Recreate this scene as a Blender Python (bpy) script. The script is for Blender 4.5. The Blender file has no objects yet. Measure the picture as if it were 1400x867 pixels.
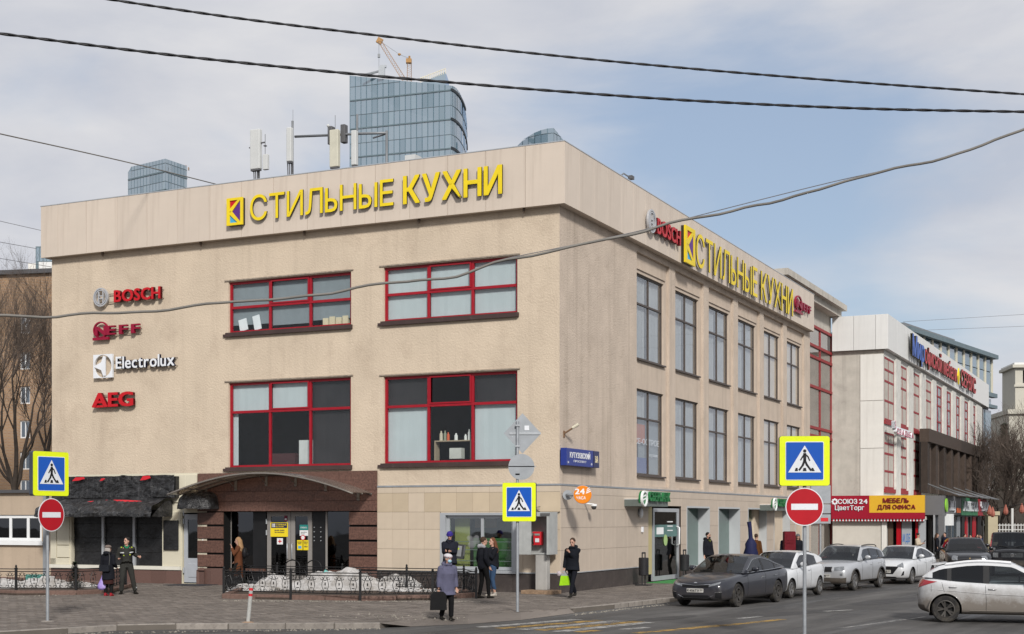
import bpy, math, random
import numpy as np
from mathutils import Vector, Matrix, noise as mnoise
random.seed(7)
scene = bpy.context.scene
COL = scene.collection
R = math.radians

# ---------------------------------------------------------------- camera
H, F, CX, CH = 710.0, 1920.0, 700.0, 2.38          # horizon row, focal length and centre of the 1400 px wide photograph, eye height
cam_d = bpy.data.cameras.new('camera')
cam = bpy.data.objects.new('camera', cam_d); COL.objects.link(cam)
cam.location = (0, 0, CH); cam.rotation_euler = (R(90), 0, 0)
cam_d.sensor_width = 36; cam_d.lens = F / 1400 * 36
cam_d.shift_y = (H - 433.5) / 1400
cam_d.clip_start = .1; cam_d.clip_end = 4000
scene.camera = cam

# ---------------------------------------------------------------- sun and sky
SUN_EL, SUN_AZ = R(33), math.atan2(.217, -.977)     # azimuth measured from +Y towards +X
sd = bpy.data.lights.new('sun', 'SUN'); so = bpy.data.objects.new('sun', sd); COL.objects.link(so)
sd.energy = 3.2; sd.angle = R(8); sd.color = (1, .96, .91)
sdir = Vector((math.sin(SUN_AZ) * math.cos(SUN_EL), math.cos(SUN_AZ) * math.cos(SUN_EL), math.sin(SUN_EL)))
so.rotation_euler = sdir.to_track_quat('Z', 'Y').to_euler()
scene.view_settings.view_transform = 'Standard'; scene.view_settings.look = 'None'
scene.view_settings.exposure = 0.2; scene.view_settings.gamma = 1
w = bpy.data.worlds.new('World'); scene.world = w; w.use_nodes = True
nt = w.node_tree; nt.nodes.clear()
def N(nt, t, **k):
    n = nt.nodes.new(t)
    for a, b in k.items():
        if a in n.inputs.keys(): n.inputs[a].default_value = b
        else: setattr(n, a, b)
    return n
out = N(nt, 'ShaderNodeOutputWorld'); bg = N(nt, 'ShaderNodeBackground', Strength=.1)
sky = N(nt, 'ShaderNodeTexSky', sky_type='NISHITA', sun_disc=False, sun_elevation=SUN_EL, sun_rotation=SUN_AZ, air_density=1.0, dust_density=1.5)
tc = N(nt, 'ShaderNodeTexCoord'); mp = N(nt, 'ShaderNodeMapping'); mp.inputs['Scale'].default_value = (1.2, 1.2, 3.4); mp.inputs['Location'].default_value = (4.3, 1.7, .6)
nz = N(nt, 'ShaderNodeTexNoise', Scale=2.3, Detail=7, Roughness=.52, Distortion=.35)
nt.links.new(tc.outputs['Generated'], mp.inputs[0]); nt.links.new(mp.outputs[0], nz.inputs['Vector'])
dp = N(nt, 'ShaderNodeVectorMath', operation='DISTANCE'); dp.inputs[1].default_value = Vector((.235, 1, .205)).normalized()
sc_ = N(nt, 'ShaderNodeVectorMath', operation='MULTIPLY'); sc_.inputs[1].default_value = (1, 1, 1.6)
nt.links.new(tc.outputs['Generated'], dp.inputs[0])
mr0 = N(nt, 'ShaderNodeMapRange'); mr0.inputs[1].default_value = .0; mr0.inputs[2].default_value = .27; mr0.inputs[3].default_value = -.26; mr0.inputs[4].default_value = .06
nt.links.new(dp.outputs['Value'], mr0.inputs[0])
ad = N(nt, 'ShaderNodeMath', operation='ADD'); nt.links.new(nz.outputs['Fac'], ad.inputs[0]); nt.links.new(mr0.outputs[0], ad.inputs[1])
mr = N(nt, 'ShaderNodeMapRange', interpolation_type='SMOOTHSTEP'); mr.inputs[1].default_value = .26; mr.inputs[2].default_value = .53
nt.links.new(ad.outputs[0], mr.inputs[0])
nz2 = N(nt, 'ShaderNodeTexNoise', Scale=4.2, Detail=6, Roughness=.55, Distortion=.4)
nt.links.new(mp.outputs[0], nz2.inputs['Vector'])
cr = N(nt, 'ShaderNodeValToRGB'); cr.color_ramp.elements[0].position = .30; cr.color_ramp.elements[1].position = .66
cr.color_ramp.elements[0].color = (.75, .785, .885, 1); cr.color_ramp.elements[1].color = (1.0, 1.0, 1.03, 1)
nt.links.new(nz2.outputs['Fac'], cr.inputs[0])
vm = N(nt, 'ShaderNodeVectorMath', operation='SCALE', Scale=6.4); nt.links.new(cr.outputs[0], vm.inputs[0])
tb = N(nt, 'ShaderNodeVectorMath', operation='MULTIPLY_ADD'); tb.inputs[1].default_value = (.45, .48, .50); tb.inputs[2].default_value = (2.1, 2.4, 2.95)
nt.links.new(sky.outputs[0], tb.inputs[0])
mx = N(nt, 'ShaderNodeMix', data_type='RGBA'); nt.links.new(mr.outputs[0], mx.inputs[0])
nt.links.new(tb.outputs[0], mx.inputs[6]); nt.links.new(vm.outputs[0], mx.inputs[7])
nt.links.new(mx.outputs[2], bg.inputs[0]); nt.links.new(bg.outputs[0], out.inputs[0])

# ---------------------------------------------------------------- places
TH = R(25.4)
class Frame:
    """a wall plane: x along it, y into it, z up"""
    def __init__(s, o, a): s.o = o; s.a = a; s.c = math.cos(a); s.s = math.sin(a)
    def w(s, x, y, z=0): return Vector((s.o[0] + x*s.c - y*s.s, s.o[1] + x*s.s + y*s.c, z))
    def hit(s, px, py, y=0):
        t = (px - CX) / F; ox = s.o[0] - y*s.s; oy = s.o[1] + y*s.c
        x = (t*oy - ox) / (s.c - t*s.s)
        return x, CH + (H - py) / F * (oy + x*s.s)
    def hx(s, px, y=0): return s.hit(px, 0, y)[0]
D0 = CH*F/101
F1 = Frame((65/F*D0, D0), -TH); F2 = Frame(F1.o, math.pi/2 - TH)
def G(px, py, z=0.0):
    d = (CH - z) * F / (py - H); return Vector(((px - CX)/F*d, d, z))
def P(px, py, d): return Vector(((px - CX)/F*d, d, CH + (H - py)/F*d))
T2 = Matrix.Rotation(R(90), 4, 'Z')                 # right facade coordinates -> building coordinates

# ---------------------------------------------------------------- materials
def lin(c):
    return tuple(((x/255)/12.92 if x/255 < .04045 else ((x/255+.055)/1.055)**2.4) for x in c)
def col(c, k=1.0):
    if isinstance(c, str): c = tuple(int(c[i:i+2], 16) for i in (0, 2, 4))
    return tuple(x*k for x in lin(c))
MATS = {}
def mat(name, c, rough=.7, metal=0, var=.12, vs=2.0, bump=0, bs=30, orand=0, spec=.3, coat=0, dirt=None, streak=None, stain=None, isl=0, emit=0, bd=.02, mscale=(1,1,1), alpha=None, detail=5):
    """c: sRGB hex + optional albedo factor"""
    if name in MATS: return MATS[name]
    if isinstance(c, tuple) and isinstance(c[0], str): c = col(*c)
    elif isinstance(c, str): c = col(c)
    m = bpy.data.materials.new(name); m.use_nodes = True; nt = m.node_tree
    b = nt.nodes['Principled BSDF']; L = nt.links.new
    b.inputs['Roughness'].default_value = rough; b.inputs['Metallic'].default_value = metal
    b.inputs['Specular IOR Level'].default_value = spec; b.inputs['Coat Weight'].default_value = coat
    if coat: b.inputs['Coat Roughness'].default_value = .08
    tc = N(nt, 'ShaderNodeTexCoord'); mp = N(nt, 'ShaderNodeMapping'); mp.inputs['Scale'].default_value = mscale
    L(tc.outputs['Object'], mp.inputs[0])
    cur = None
    def mul(cur, fac_out, lo, hi):
        mr = N(nt, 'ShaderNodeMapRange'); mr.inputs[3].default_value = lo; mr.inputs[4].default_value = hi
        L(fac_out, mr.inputs[0])
        v = N(nt, 'ShaderNodeVectorMath', operation='SCALE')
        if cur is None: v.inputs[0].default_value = c
        else: L(cur, v.inputs[0])
        L(mr.outputs[0], v.inputs['Scale']); return v.outputs[0]
    if var:
        n = N(nt, 'ShaderNodeTexNoise', Scale=vs, Detail=detail, Roughness=.6); L(mp.outputs[0], n.inputs['Vector'])
        mr = N(nt, 'ShaderNodeMapRange'); mr.inputs[1].default_value = .25; mr.inputs[2].default_value = .75
        L(n.outputs['Fac'], mr.inputs[0]); cur = mul(cur, mr.outputs[0], 1-var, 1+var)
    if orand:
        oi = N(nt, 'ShaderNodeObjectInfo'); cur = mul(cur, oi.outputs['Random'], 1-orand, 1+orand)
    if isl:
        gi = N(nt, 'ShaderNodeNewGeometry'); cur = mul(cur, gi.outputs['Random Per Island'], 1-isl, 1+isl)
    def mixto(cur, fac, color):
        x = N(nt, 'ShaderNodeMix', data_type='RGBA')
        L(fac, x.inputs[0])
        if cur is None: x.inputs[6].default_value = (*c, 1)
        else: L(cur, x.inputs[6])
        x.inputs[7].default_value = (*color, 1); return x.outputs[2]
    if streak:            # vertical runs: (strength, scale, colour)
        sm = N(nt, 'ShaderNodeMapping'); sm.inputs['Scale'].default_value = (streak[1], streak[1], streak[1]*.045); L(tc.outputs['Object'], sm.inputs[0])
        n = N(nt, 'ShaderNodeTexNoise', Scale=1, Detail=6, Roughness=.65); L(sm.outputs[0], n.inputs['Vector'])
        mr = N(nt, 'ShaderNodeMapRange'); mr.inputs[1].default_value = .5; mr.inputs[2].default_value = .8; mr.inputs[4].default_value = streak[0]
        L(n.outputs['Fac'], mr.inputs[0]); cur = mixto(cur, mr.outputs[0], streak[2])
    if stain:             # blotches: (strength, scale, colour, lo, hi)
        n = N(nt, 'ShaderNodeTexNoise', Scale=stain[1], Detail=8, Roughness=.7, Distortion=.4); L(mp.outputs[0], n.inputs['Vector'])
        mr = N(nt, 'ShaderNodeMapRange'); mr.inputs[1].default_value = stain[3]; mr.inputs[2].default_value = stain[4]; mr.inputs[4].default_value = stain[0]
        L(n.outputs['Fac'], mr.inputs[0]); cur = mixto(cur, mr.outputs[0], stain[2])
    if dirt:              # road dirt thrown up from below: (z full, z none, colour, strength)
        sx = N(nt, 'ShaderNodeSeparateXYZ'); L(tc.outputs['Object'], sx.inputs[0])
        n = N(nt, 'ShaderNodeTexNoise', Scale=3.5, Detail=7, Roughness=.7); L(tc.outputs['Object'], n.inputs['Vector'])
        ma = N(nt, 'ShaderNodeMath', operation='MULTIPLY_ADD'); ma.inputs[1].default_value = -.7; ma.inputs[2].default_value = .35
        L(n.outputs['Fac'], ma.inputs[0])
        aa = N(nt, 'ShaderNodeMath', operation='ADD'); L(sx.outputs['Z'], aa.inputs[0]); L(ma.outputs[0], aa.inputs[1])
        mr = N(nt, 'ShaderNodeMapRange'); mr.inputs[1].default_value = dirt[0]; mr.inputs[2].default_value = dirt[1]; mr.inputs[3].default_value = dirt[3]; mr.inputs[4].default_value = .04*dirt[3]
        L(aa.outputs[0], mr.inputs[0]); cur = mixto(cur, mr.outputs[0], dirt[2])
        rr = N(nt, 'ShaderNodeMapRange'); rr.inputs[3].default_value = rough; rr.inputs[4].default_value = .75; L(mr.outputs[0], rr.inputs[0]); L(rr.outputs[0], b.inputs['Roughness'])
        cc = N(nt, 'ShaderNodeMapRange'); cc.inputs[3].default_value = coat; cc.inputs[4].default_value = 0; L(mr.outputs[0], cc.inputs[0]); L(cc.outputs[0], b.inputs['Coat Weight'])
    if cur is None: b.inputs['Base Color'].default_value = (*c, 1)
    else: L(cur, b.inputs['Base Color'])
    if bump:
        n = N(nt, 'ShaderNodeTexNoise', Scale=bs, Detail=6, Roughness=.62); L(mp.outputs[0], n.inputs['Vector'])
        bp = N(nt, 'ShaderNodeBump', Strength=bump, Distance=bd); L(n.outputs['Fac'], bp.inputs['Height']); L(bp.outputs[0], b.inputs['Normal'])
    if emit:
        b.inputs['Emission Color'].default_value = (*c, 1); b.inputs['Emission Strength'].default_value = emit
    MATS[name] = m; return m
def glass(name, tint=(.75, .8, .82), refl=.12, rough=.02, tr=1.0, body=None):
    if name in MATS: return MATS[name]
    m = bpy.data.materials.new(name); m.use_nodes = True; nt = m.node_tree; nt.nodes.clear(); L = nt.links.new
    o = N(nt, 'ShaderNodeOutputMaterial'); mx = N(nt, 'ShaderNodeMixShader')
    t = N(nt, 'ShaderNodeBsdfTransparent'); t.inputs[0].default_value = (*[x*tr for x in tint], 1)
    g = N(nt, 'ShaderNodeBsdfGlossy', Roughness=rough); g.inputs[0].default_value = (.95, .97, 1, 1)
    fr = N(nt, 'ShaderNodeFresnel'); ge = N(nt, 'ShaderNodeNewGeometry'); io = N(nt, 'ShaderNodeMapRange'); io.inputs[3].default_value = 1.52; io.inputs[4].default_value = 1/1.52; L(ge.outputs['Backfacing'], io.inputs[0]); L(io.outputs[0], fr.inputs['IOR'])
    mr = N(nt, 'ShaderNodeMapRange'); mr.inputs[3].default_value = refl; mr.inputs[4].default_value = 1.0; L(fr.outputs[0], mr.inputs[0])
    nz = N(nt, 'ShaderNodeTexNoise', Scale=1.2, Detail=1); tc = N(nt, 'ShaderNodeTexCoord'); L(tc.outputs['Object'], nz.inputs['Vector'])
    bp = N(nt, 'ShaderNodeBump', Strength=.06, Distance=.05); L(nz.outputs['Fac'], bp.inputs['Height']); L(bp.outputs[0], g.inputs['Normal'])
    first = t.outputs[0]
    if body:
        d = N(nt, 'ShaderNodeBsdfDiffuse'); d.inputs[0].default_value = (*body[0], 1); m2 = N(nt, 'ShaderNodeMixShader'); m2.inputs[0].default_value = body[1]
        L(t.outputs[0], m2.inputs[1]); L(d.outputs[0], m2.inputs[2]); first = m2.outputs[0]
    L(mr.outputs[0], mx.inputs[0]); L(first, mx.inputs[1]); L(g.outputs[0], mx.inputs[2]); L(mx.outputs[0], o.inputs[0])
    MATS[name] = m; return m

# ---------------------------------------------------------------- objects
def thing(name, label, cat, loc=(0, 0, 0), rz=0, group=None):
    o = bpy.data.objects.new(name, None); COL.objects.link(o); o.empty_display_size = .3
    o.location = loc; o.rotation_euler = (0, 0, rz); o['label'] = label; o['category'] = cat
    if group: o['group'] = group
    return o
def tag(o, label=None, cat=None, group=None, kind=None):
    if label: o['label'] = label
    if cat: o['category'] = cat
    if group: o['group'] = group
    if kind: o['kind'] = kind
    return o
class MB:
    def __init__(s, T=None): s.v = []; s.f = []; s.mi = []; s.cur = 0; s.T = T
    def add(s, vs, fs):
        k = len(s.v); s.v.extend(vs); s.f.extend([tuple(i + k for i in f) for f in fs]); s.mi.extend([s.cur]*len(fs)); return s
    def quad(s, a, b, c, d): return s.add([a, b, c, d], [(0, 1, 2, 3)])
    def box(s, x0, x1, y0, y1, z0, z1):
        return s.add([(x0,y0,z0),(x1,y0,z0),(x1,y1,z0),(x0,y1,z0),(x0,y0,z1),(x1,y0,z1),(x1,y1,z1),(x0,y1,z1)],
                     [(0,3,2,1),(4,5,6,7),(0,1,5,4),(1,2,6,5),(2,3,7,6),(3,0,4,7)])
    def obox(s, c, sx, sy, sz, M_):
        hx, hy, hz = sx/2, sy/2, sz/2; c = Vector(c)
        vs = [tuple(c + M_ @ Vector(p)) for p in [(-hx,-hy,-hz),(hx,-hy,-hz),(hx,hy,-hz),(-hx,hy,-hz),(-hx,-hy,hz),(hx,-hy,hz),(hx,hy,hz),(-hx,hy,hz)]]
        return s.add(vs, [(0,3,2,1),(4,5,6,7),(0,1,5,4),(1,2,6,5),(2,3,7,6),(3,0,4,7)])
    def prism(s, poly, y0, y1):          # polygon in x,z extruded along y
        n = len(poly); vs = [(p[0], y0, p[1]) for p in poly] + [(p[0], y1, p[1]) for p in poly]
        return s.add(vs, [tuple(range(n)), tuple(range(2*n-1, n-1, -1))] + [(i, i+n, (i+1) % n + n, (i+1) % n) for i in range(n)])
    def prismz(s, poly, z0, z1):
        n = len(poly); vs = [(p[0], p[1], z0) for p in poly] + [(p[0], p[1], z1) for p in poly]
        return s.add(vs, [tuple(range(n-1, -1, -1)), tuple(range(n, 2*n))] + [(i, (i+1) % n, (i+1) % n + n, i+n) for i in range(n)])
    def tube(s, pts, r, n=6, cap=True, flat=None):
        pts = [Vector(p) for p in pts]; m = len(pts)
        rs = r if isinstance(r, (list, tuple)) else [r]*m
        d = (pts[1] - pts[0]); ref = Vector((0, 0, 1)) if abs(d.normalized().z) < .9 else Vector((1, 0, 0))
        vs = []; pu = None
        for i in range(m):
            t = (pts[min(i+1, m-1)] - pts[max(i-1, 0)]).normalized()
            u = (ref - t*ref.dot(t)) if pu is None else (pu - t*pu.dot(t))
            if u.length < 1e-5: u = t.orthogonal()
            u.normalize(); v = t.cross(u); pu = u
            ri = rs[i]; ra, rb = ri if isinstance(ri, tuple) else (ri, ri)
            for k in range(n):
                a = 2*math.pi*k/n; q = pts[i] + u*(math.cos(a)*ra) + v*(math.sin(a)*rb); vs.append(tuple(q))
        fs = [(i*n+k, i*n+(k+1) % n, (i+1)*n+(k+1) % n, (i+1)*n+k) for i in range(m-1) for k in range(n)]
        if cap: fs += [tuple(range(n-1, -1, -1)), tuple(range((m-1)*n, m*n))]
        return s.add(vs, fs)
    def ell(s, c, rx, ry, rz, n=12, m=8, M_=None):
        c = Vector(c); vs = []; M_ = M_ or Matrix.Identity(3)
        for i in range(1, m):
            a = math.pi*i/m
            for k in range(n):
                b = 2*math.pi*k/n; vs.append(tuple(c + M_ @ Vector((rx*math.sin(a)*math.cos(b), ry*math.sin(a)*math.sin(b), rz*math.cos(a)))))
        vs.append(tuple(c + M_ @ Vector((0, 0, rz)))); vs.append(tuple(c - M_ @ Vector((0, 0, rz)))); t = len(vs) - 2
        fs = [(i*n+k, (i+1)*n+k, (i+1)*n+(k+1) % n, i*n+(k+1) % n) for i in range(m-2) for k in range(n)]
        fs += [(t, k, (k+1) % n) for k in range(n)] + [(t+1, (m-2)*n+(k+1) % n, (m-2)*n+k) for k in range(n)]
        return s.add(vs, fs)
    def lathe(s, prof, c=(0, 0, 0), n=16, ax='z', cap=True):
        vs = []; c = Vector(c)
        for r, h in prof:
            for k in range(n):
                a = 2*math.pi*k/n; x, y = r*math.cos(a), r*math.sin(a)
                vs.append(tuple(c + (Vector((x, y, h)) if ax == 'z' else Vector((x, -h, y)) if ax == 'y' else Vector((h, x, y)))))
        m = len(prof); fs = [(i*n+k, i*n+(k+1) % n, (i+1)*n+(k+1) % n, (i+1)*n+k) for i in range(m-1) for k in range(n)]
        if cap: fs += [tuple(range(n-1, -1, -1)), tuple(range((m-1)*n, m*n))]
        return s.add(vs, fs)
    def wall(s, x0, x1, z0, z1, holes, y=0, depth=.25):     # a wall sheet with real openings and their reveals
        xs = sorted({x0, x1, *[min(max(h[i], x0), x1) for h in holes for i in (0, 1)]})
        zs = sorted({z0, z1, *[min(max(h[i], z0), z1) for h in holes for i in (2, 3)]})
        for a, b in zip(xs, xs[1:]):
            for c, d in zip(zs, zs[1:]):
                mx, mz = (a+b)/2, (c+d)/2
                if any(h[0] < mx < h[1] and h[2] < mz < h[3] for h in holes): continue
                s.quad((a,y,c), (b,y,c), (b,y,d), (a,y,d))
        for a, b, c, d in holes:
            q = y + depth
            s.quad((a,y,c), (a,q,c), (a,q,d), (a,y,d)); s.quad((b,q,c), (b,y,c), (b,y,d), (b,q,d))
            s.quad((a,q,d), (b,q,d), (b,y,d), (a,y,d)); s.quad((a,y,c), (b,y,c), (b,q,c), (a,q,c))
        return s
    def mesh(s, name, mats):
        me = bpy.data.meshes.new(name)
        vs = s.v if s.T is None else [tuple(s.T @ Vector(p)) for p in s.v]
        me.from_pydata(vs, [], s.f)
        for m in (mats if isinstance(mats, (list, tuple)) else [mats]): me.materials.append(m)
        me.polygons.foreach_set('material_index', s.mi); me.validate(); me.update(); return me
    def build(s, name, mats, parent=None, smooth=False, bevel=0, label=None):
        o = bpy.data.objects.new(name, s.mesh(name, mats)); COL.objects.link(o); o.parent = parent
        if smooth:
            o.data.shade_smooth()
            if smooth == 'a': o.data.set_sharp_from_angle(angle=R(38))
        if bevel:
            b = o.modifiers.new('bevel', 'BEVEL'); b.width = bevel; b.segments = 2; b.limit_method = 'ANGLE'
        if label: o['label'] = label
        return o
def boxo(name, m, parent, x0, x1, y0, y1, z0, z1, T=None, bevel=0, label=None):
    return MB(T).box(x0, x1, y0, y1, z0, z1).build(name, m, parent, bevel=bevel, label=label)
def sub_rects(r, holes):
    rs = [r]
    for h in holes:
        nx = []
        for a, b, c, d in rs:
            if h[0] >= b or h[1] <= a or h[2] >= d or h[3] <= c: nx.append((a, b, c, d)); continue
            if h[0] > a: nx.append((a, h[0], c, d))
            if h[1] < b: nx.append((h[1], b, c, d))
            m0, m1 = max(a, h[0]), min(b, h[1])
            if h[2] > c: nx.append((m0, m1, c, h[2]))
            if h[3] < d: nx.append((m0, m1, h[3], d))
        rs = nx
    return [q for q in rs if q[1]-q[0] > .04 and q[3]-q[2] > .04]
_tile = {}
def tile(name, m, parent, x0, x1, z0, z1, y0, y1, T=None, bevel=.004, gap=.006):
    x0 += gap/2; x1 -= gap/2; z0 += gap/2; z1 -= gap/2
    k = (name, m.name, round(x1-x0, 3), round(z1-z0, 3), round(y1-y0, 3))
    if k not in _tile:
        w_, h_, d_ = x1-x0, z1-z0, y1-y0; b = min(bevel, w_/4, h_/4)
        mb = MB(); mb.box(0, w_, b, d_, 0, h_)
        mb.v += [(b, 0, b), (w_-b, 0, b), (w_-b, 0, h_-b), (b, 0, h_-b)]
        mb.f[2] = (8, 9, 10, 11); mb.f += [(0, 1, 9, 8), (1, 5, 10, 9), (5, 4, 11, 10), (4, 0, 8, 11)]; mb.mi += [0]*4
        _tile[k] = mb.mesh(name, m)
    o = bpy.data.objects.new(name, _tile[k]); COL.objects.link(o); o.parent = parent
    if T is None: o.location = (x0, y0, z0)
    else: o.location = T @ Vector((x0, y0, z0)); o.rotation_euler = T.to_euler()
    return o
# lettering: every letter its own small solid
_glyph = {}
def glyph(ch, bold=0.0, depth=.06, shear=0.0):
    k = (ch, shear)
    if k in _glyph: return _glyph[k]
    if ch in 'Фф':
        a, fs = glyph('O' if ch == 'Ф' else 'o'); c_, gs = glyph('I'); c2 = c_.copy(); m_ = (a[:, 0].min() + a[:, 0].max())/2 - (c_[:, 0].min() + c_[:, 0].max())/2; c2[:, 0] += m_; c2[:, 2] *= 1.01
        if ch == 'ф': c2[:, 1] = c2[:, 1]*1.25 - .18
        _glyph[k] = (np.vstack([a, c2]), fs + [tuple(j + len(a) for j in f) for f in gs]); return _glyph[k]
    if ch in 'ЬЫ':                     # the font fills these two wrongly: a P turned over, plus a stem
        a, fs = glyph('P'); b_ = a.copy(); b_[:, 1] = a[:, 1].max() - a[:, 1]; fs = [f[::-1] for f in fs]
        if ch == 'Ы':
            c_, gs = glyph('I'); c2 = c_.copy(); c2[:, 0] += b_[:, 0].max() + .10 - c_[:, 0].min(); n0 = len(b_)
            b_ = np.vstack([b_, c2]); fs = fs + [tuple(j + n0 for j in f) for f in gs]
        _glyph[k] = (b_, fs); return _glyph[k]
    cu = bpy.data.curves.new('g', 'FONT'); cu.body = ch; cu.size = 1; cu.extrude = .5; cu.resolution_u = 3; cu.shear = shear
    ob = bpy.data.objects.new('g', cu); me = bpy.data.meshes.new_from_object(ob)
    n = len(me.vertices); a = np.empty(n*3); me.vertices.foreach_get('co', a); a = a.reshape(-1, 3)
    fs = [tuple(p.vertices) for p in me.polygons]
    bpy.data.objects.remove(ob); bpy.data.curves.remove(cu); bpy.data.meshes.remove(me)
    _glyph[k] = (a, fs); return _glyph[k]
def letters(parent, text, x0, x1, z0, z1, m, y=0.0, depth=.06, bold=.0, sidem=None, T=None, gap=.09, shear=0.0, name='letter', one=False, slope=0.0):
    """text set into the box x0..x1, z0..z1 on the plane y, facing -y"""
    if not text.strip(): return []
    gap += 1.6*min(bold, .036) if bold > 0 else 0; gl = []; x = 0; top = glyph('Н', bold, depth)[0][:, 1].max()
    for ch in text:
        if ch == ' ': x += .28; continue
        a, fs = glyph(ch, bold, depth, shear); mn, mx = a[:, 0].min(), a[:, 0].max()
        gl.append((ch, a, fs, x - mn)); x += mx - mn + gap
    W = x - gap; sx = (x1-x0)/W; sz = (z1-z0)/top; outs = []; mm = [m] + ([sidem] if sidem else [])
    big = MB(T)
    for ch, a, fs, dx in gl:
        mb = big if one else MB(T)
        b = min(bold, .036)          # heavier strokes: the letter again, shifted a little each way
        for n_, (bx, bz_) in enumerate(((0, 0),) if b <= 0 else ((-b, -b*.6), (b, -b*.6), (-b, b*.6), (b, b*.6))):
            px_ = (a[:, 0] + dx + bx)*sx + x0
            vs = [(X, y - (0.5 + a[i, 2])*(depth + .0012*n_), z0 + (a[i, 1] + bz_)*sz) for i, X in enumerate(px_)]
            k = len(mb.v); mb.v.extend(vs)
            for f in fs:
                mb.f.append(tuple(j + k for j in f)); front = all(a[j, 2] > .4 for j in f)
                mb.mi.append(0 if front or not sidem else 1)
        if not one: outs.append(mb.build(name, mm, parent))
    if one: outs.append(big.build(name, mm, parent))
    return outs
def copy_tree(o, parent=None):
    c = o.copy(); COL.objects.link(c); c.parent = parent
    for ch in list(o.children): copy_tree(ch, c)
    return c
BAKE = []
# ================================================================ the corner building
BR = 'C9B39A'
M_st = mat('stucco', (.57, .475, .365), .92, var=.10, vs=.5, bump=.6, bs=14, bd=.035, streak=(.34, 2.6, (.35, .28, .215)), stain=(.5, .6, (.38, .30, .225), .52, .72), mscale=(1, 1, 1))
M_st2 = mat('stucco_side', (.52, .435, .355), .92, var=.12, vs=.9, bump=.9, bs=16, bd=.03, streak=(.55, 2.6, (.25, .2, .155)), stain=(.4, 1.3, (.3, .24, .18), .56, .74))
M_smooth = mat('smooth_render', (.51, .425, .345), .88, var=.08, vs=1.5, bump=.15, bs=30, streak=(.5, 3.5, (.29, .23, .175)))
M_pan = mat('parapet_panel', (.58, .50, .42), .55, var=.05, vs=.8, orand=.035, streak=(.4, 6, (.36, .29, .23)), bump=.04, bs=2)
M_red = mat('red_frame', (.30, .008, .018), .42, var=.12, vs=6, stain=(.35, 9, (.12, .02, .02), .6, .75))
M_brn = mat('brown_frame', (.075, .06, .052), .5, var=.15)
M_sill = mat('brown_sill', (.055, .035, .032), .6, var=.2, stain=(.5, 5, (.2, .17, .15), .6, .8))
M_gl = glass('window_glass', (.95, .97, .97), -.025)
M_gl2 = glass('side_window_glass', (.95, .96, .96), .0)
M_dark = mat('dark_room', (.035, .033, .032), .9, var=.2)
M_room = mat('room_wall', (.065, .068, .072), .9, var=.2)
M_blind = mat('white_blind', (.48, .525, .54), .8, var=.05, vs=1.2, streak=(.25, 9, (.38, .42, .44)))
M_curt = mat('grey_curtain', (.33, .345, .35), .85, var=.1, vs=2, streak=(.45, 12, (.22, .24, .26)))
M_film = mat('dark_film', (.026, .024, .026), .5, var=.3, vs=2, streak=(.3, 5, (.05, .045, .045)))
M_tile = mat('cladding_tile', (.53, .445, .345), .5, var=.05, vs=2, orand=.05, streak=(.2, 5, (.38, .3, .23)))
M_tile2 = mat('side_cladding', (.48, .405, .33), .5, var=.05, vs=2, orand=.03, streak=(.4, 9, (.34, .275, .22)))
M_tile3 = mat('ochre_tile', (.50, .41, .295), .5, var=.06, vs=2, orand=.07)
M_pl = mat('dark_plinth', (.055, .045, .042), .5, var=.2, vs=3, stain=(.4, 4, (.14, .12, .1), .5, .8), orand=.1)
M_gran = mat('red_granite', (.125, .066, .050), .38, var=.55, vs=13, orand=.08, stain=(.6, 60, (.05, .03, .028), .52, .62))
M_gran2 = mat('plinth_granite', (.13, .075, .062), .5, var=.3, vs=30, orand=.1, stain=(.5, 50, (.06, .04, .035), .5, .65))
M_cream = mat('cream_panel', (.60, .56, .44), .5, var=.05, vs=2, orand=.03, stain=(.3, 2, (.4, .35, .26), .62, .8))
M_alu = mat('grey_metal', (.42, .44, .46), .4, metal=.3, var=.06)
M_alud = mat('grey_door_frame', (.30, .28, .26), .5, metal=.3, var=.08)
M_black = mat('black_board', (.012, .012, .013), .35, var=.2)
M_steel = mat('galvanised_steel', (.36, .38, .40), .5, metal=.6, var=.15, vs=7)
bld = thing('commercial_building', 'large beige stucco store with red window frames on the street corner', 'building', F1.w(0, 0), -TH)
XW = -21.44; ZB, ZP = 12.47, 14.46
win_up = [(-13.06, -7.86, 9.1, 10.96), (-6.56, -1.5, 9.12, 10.99)]
win_dn = [(-13.06, -7.87, 4.24, 7.31), (-6.56, -1.5, 4.27, 7.25)]
YD = 34.0                                            # length of the side facade
bays = [(7.45 + 4.385*i, 10.46 + 4.385*i) for i in range(6)]
# front stucco wall, opening for the granite portal, the shop and the corner window
m = MB(); m.wall(XW, 0, 3.46, ZB+.1, win_up + win_dn, 0, .22); m.build('stucco_wall', M_st, bld)
# far ends, roof, backs
m = MB(); m.box(XW, XW+.3, .001, 24, 0, ZB); m.box(XW, -.3, 24, YD-.01, 0, ZB); m.build('back_wall', M_st, bld)
m = MB(); m.box(XW-.1, -.01, .3, YD-.3, 13.2, 13.4); m.build('flat_roof', mat('bitumen', (.05, .05, .05), .9), bld)
m = MB(); m.box(XW+.3, -3.8, 3.8, 3.95, .05, ZB); m.box(-3.95, -3.8, 3.95, YD-.3, .05, ZB)
m.build('inner_wall', M_room, bld)
m = MB()
for z in (0.03, 3.75, 7.95, 12.3):
    m.box(XW+.3, -.31, .31, YD-.32, z, z+.12 if z < 12 else z+.25)
m.build('floor_slab', M_room, bld)
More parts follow.
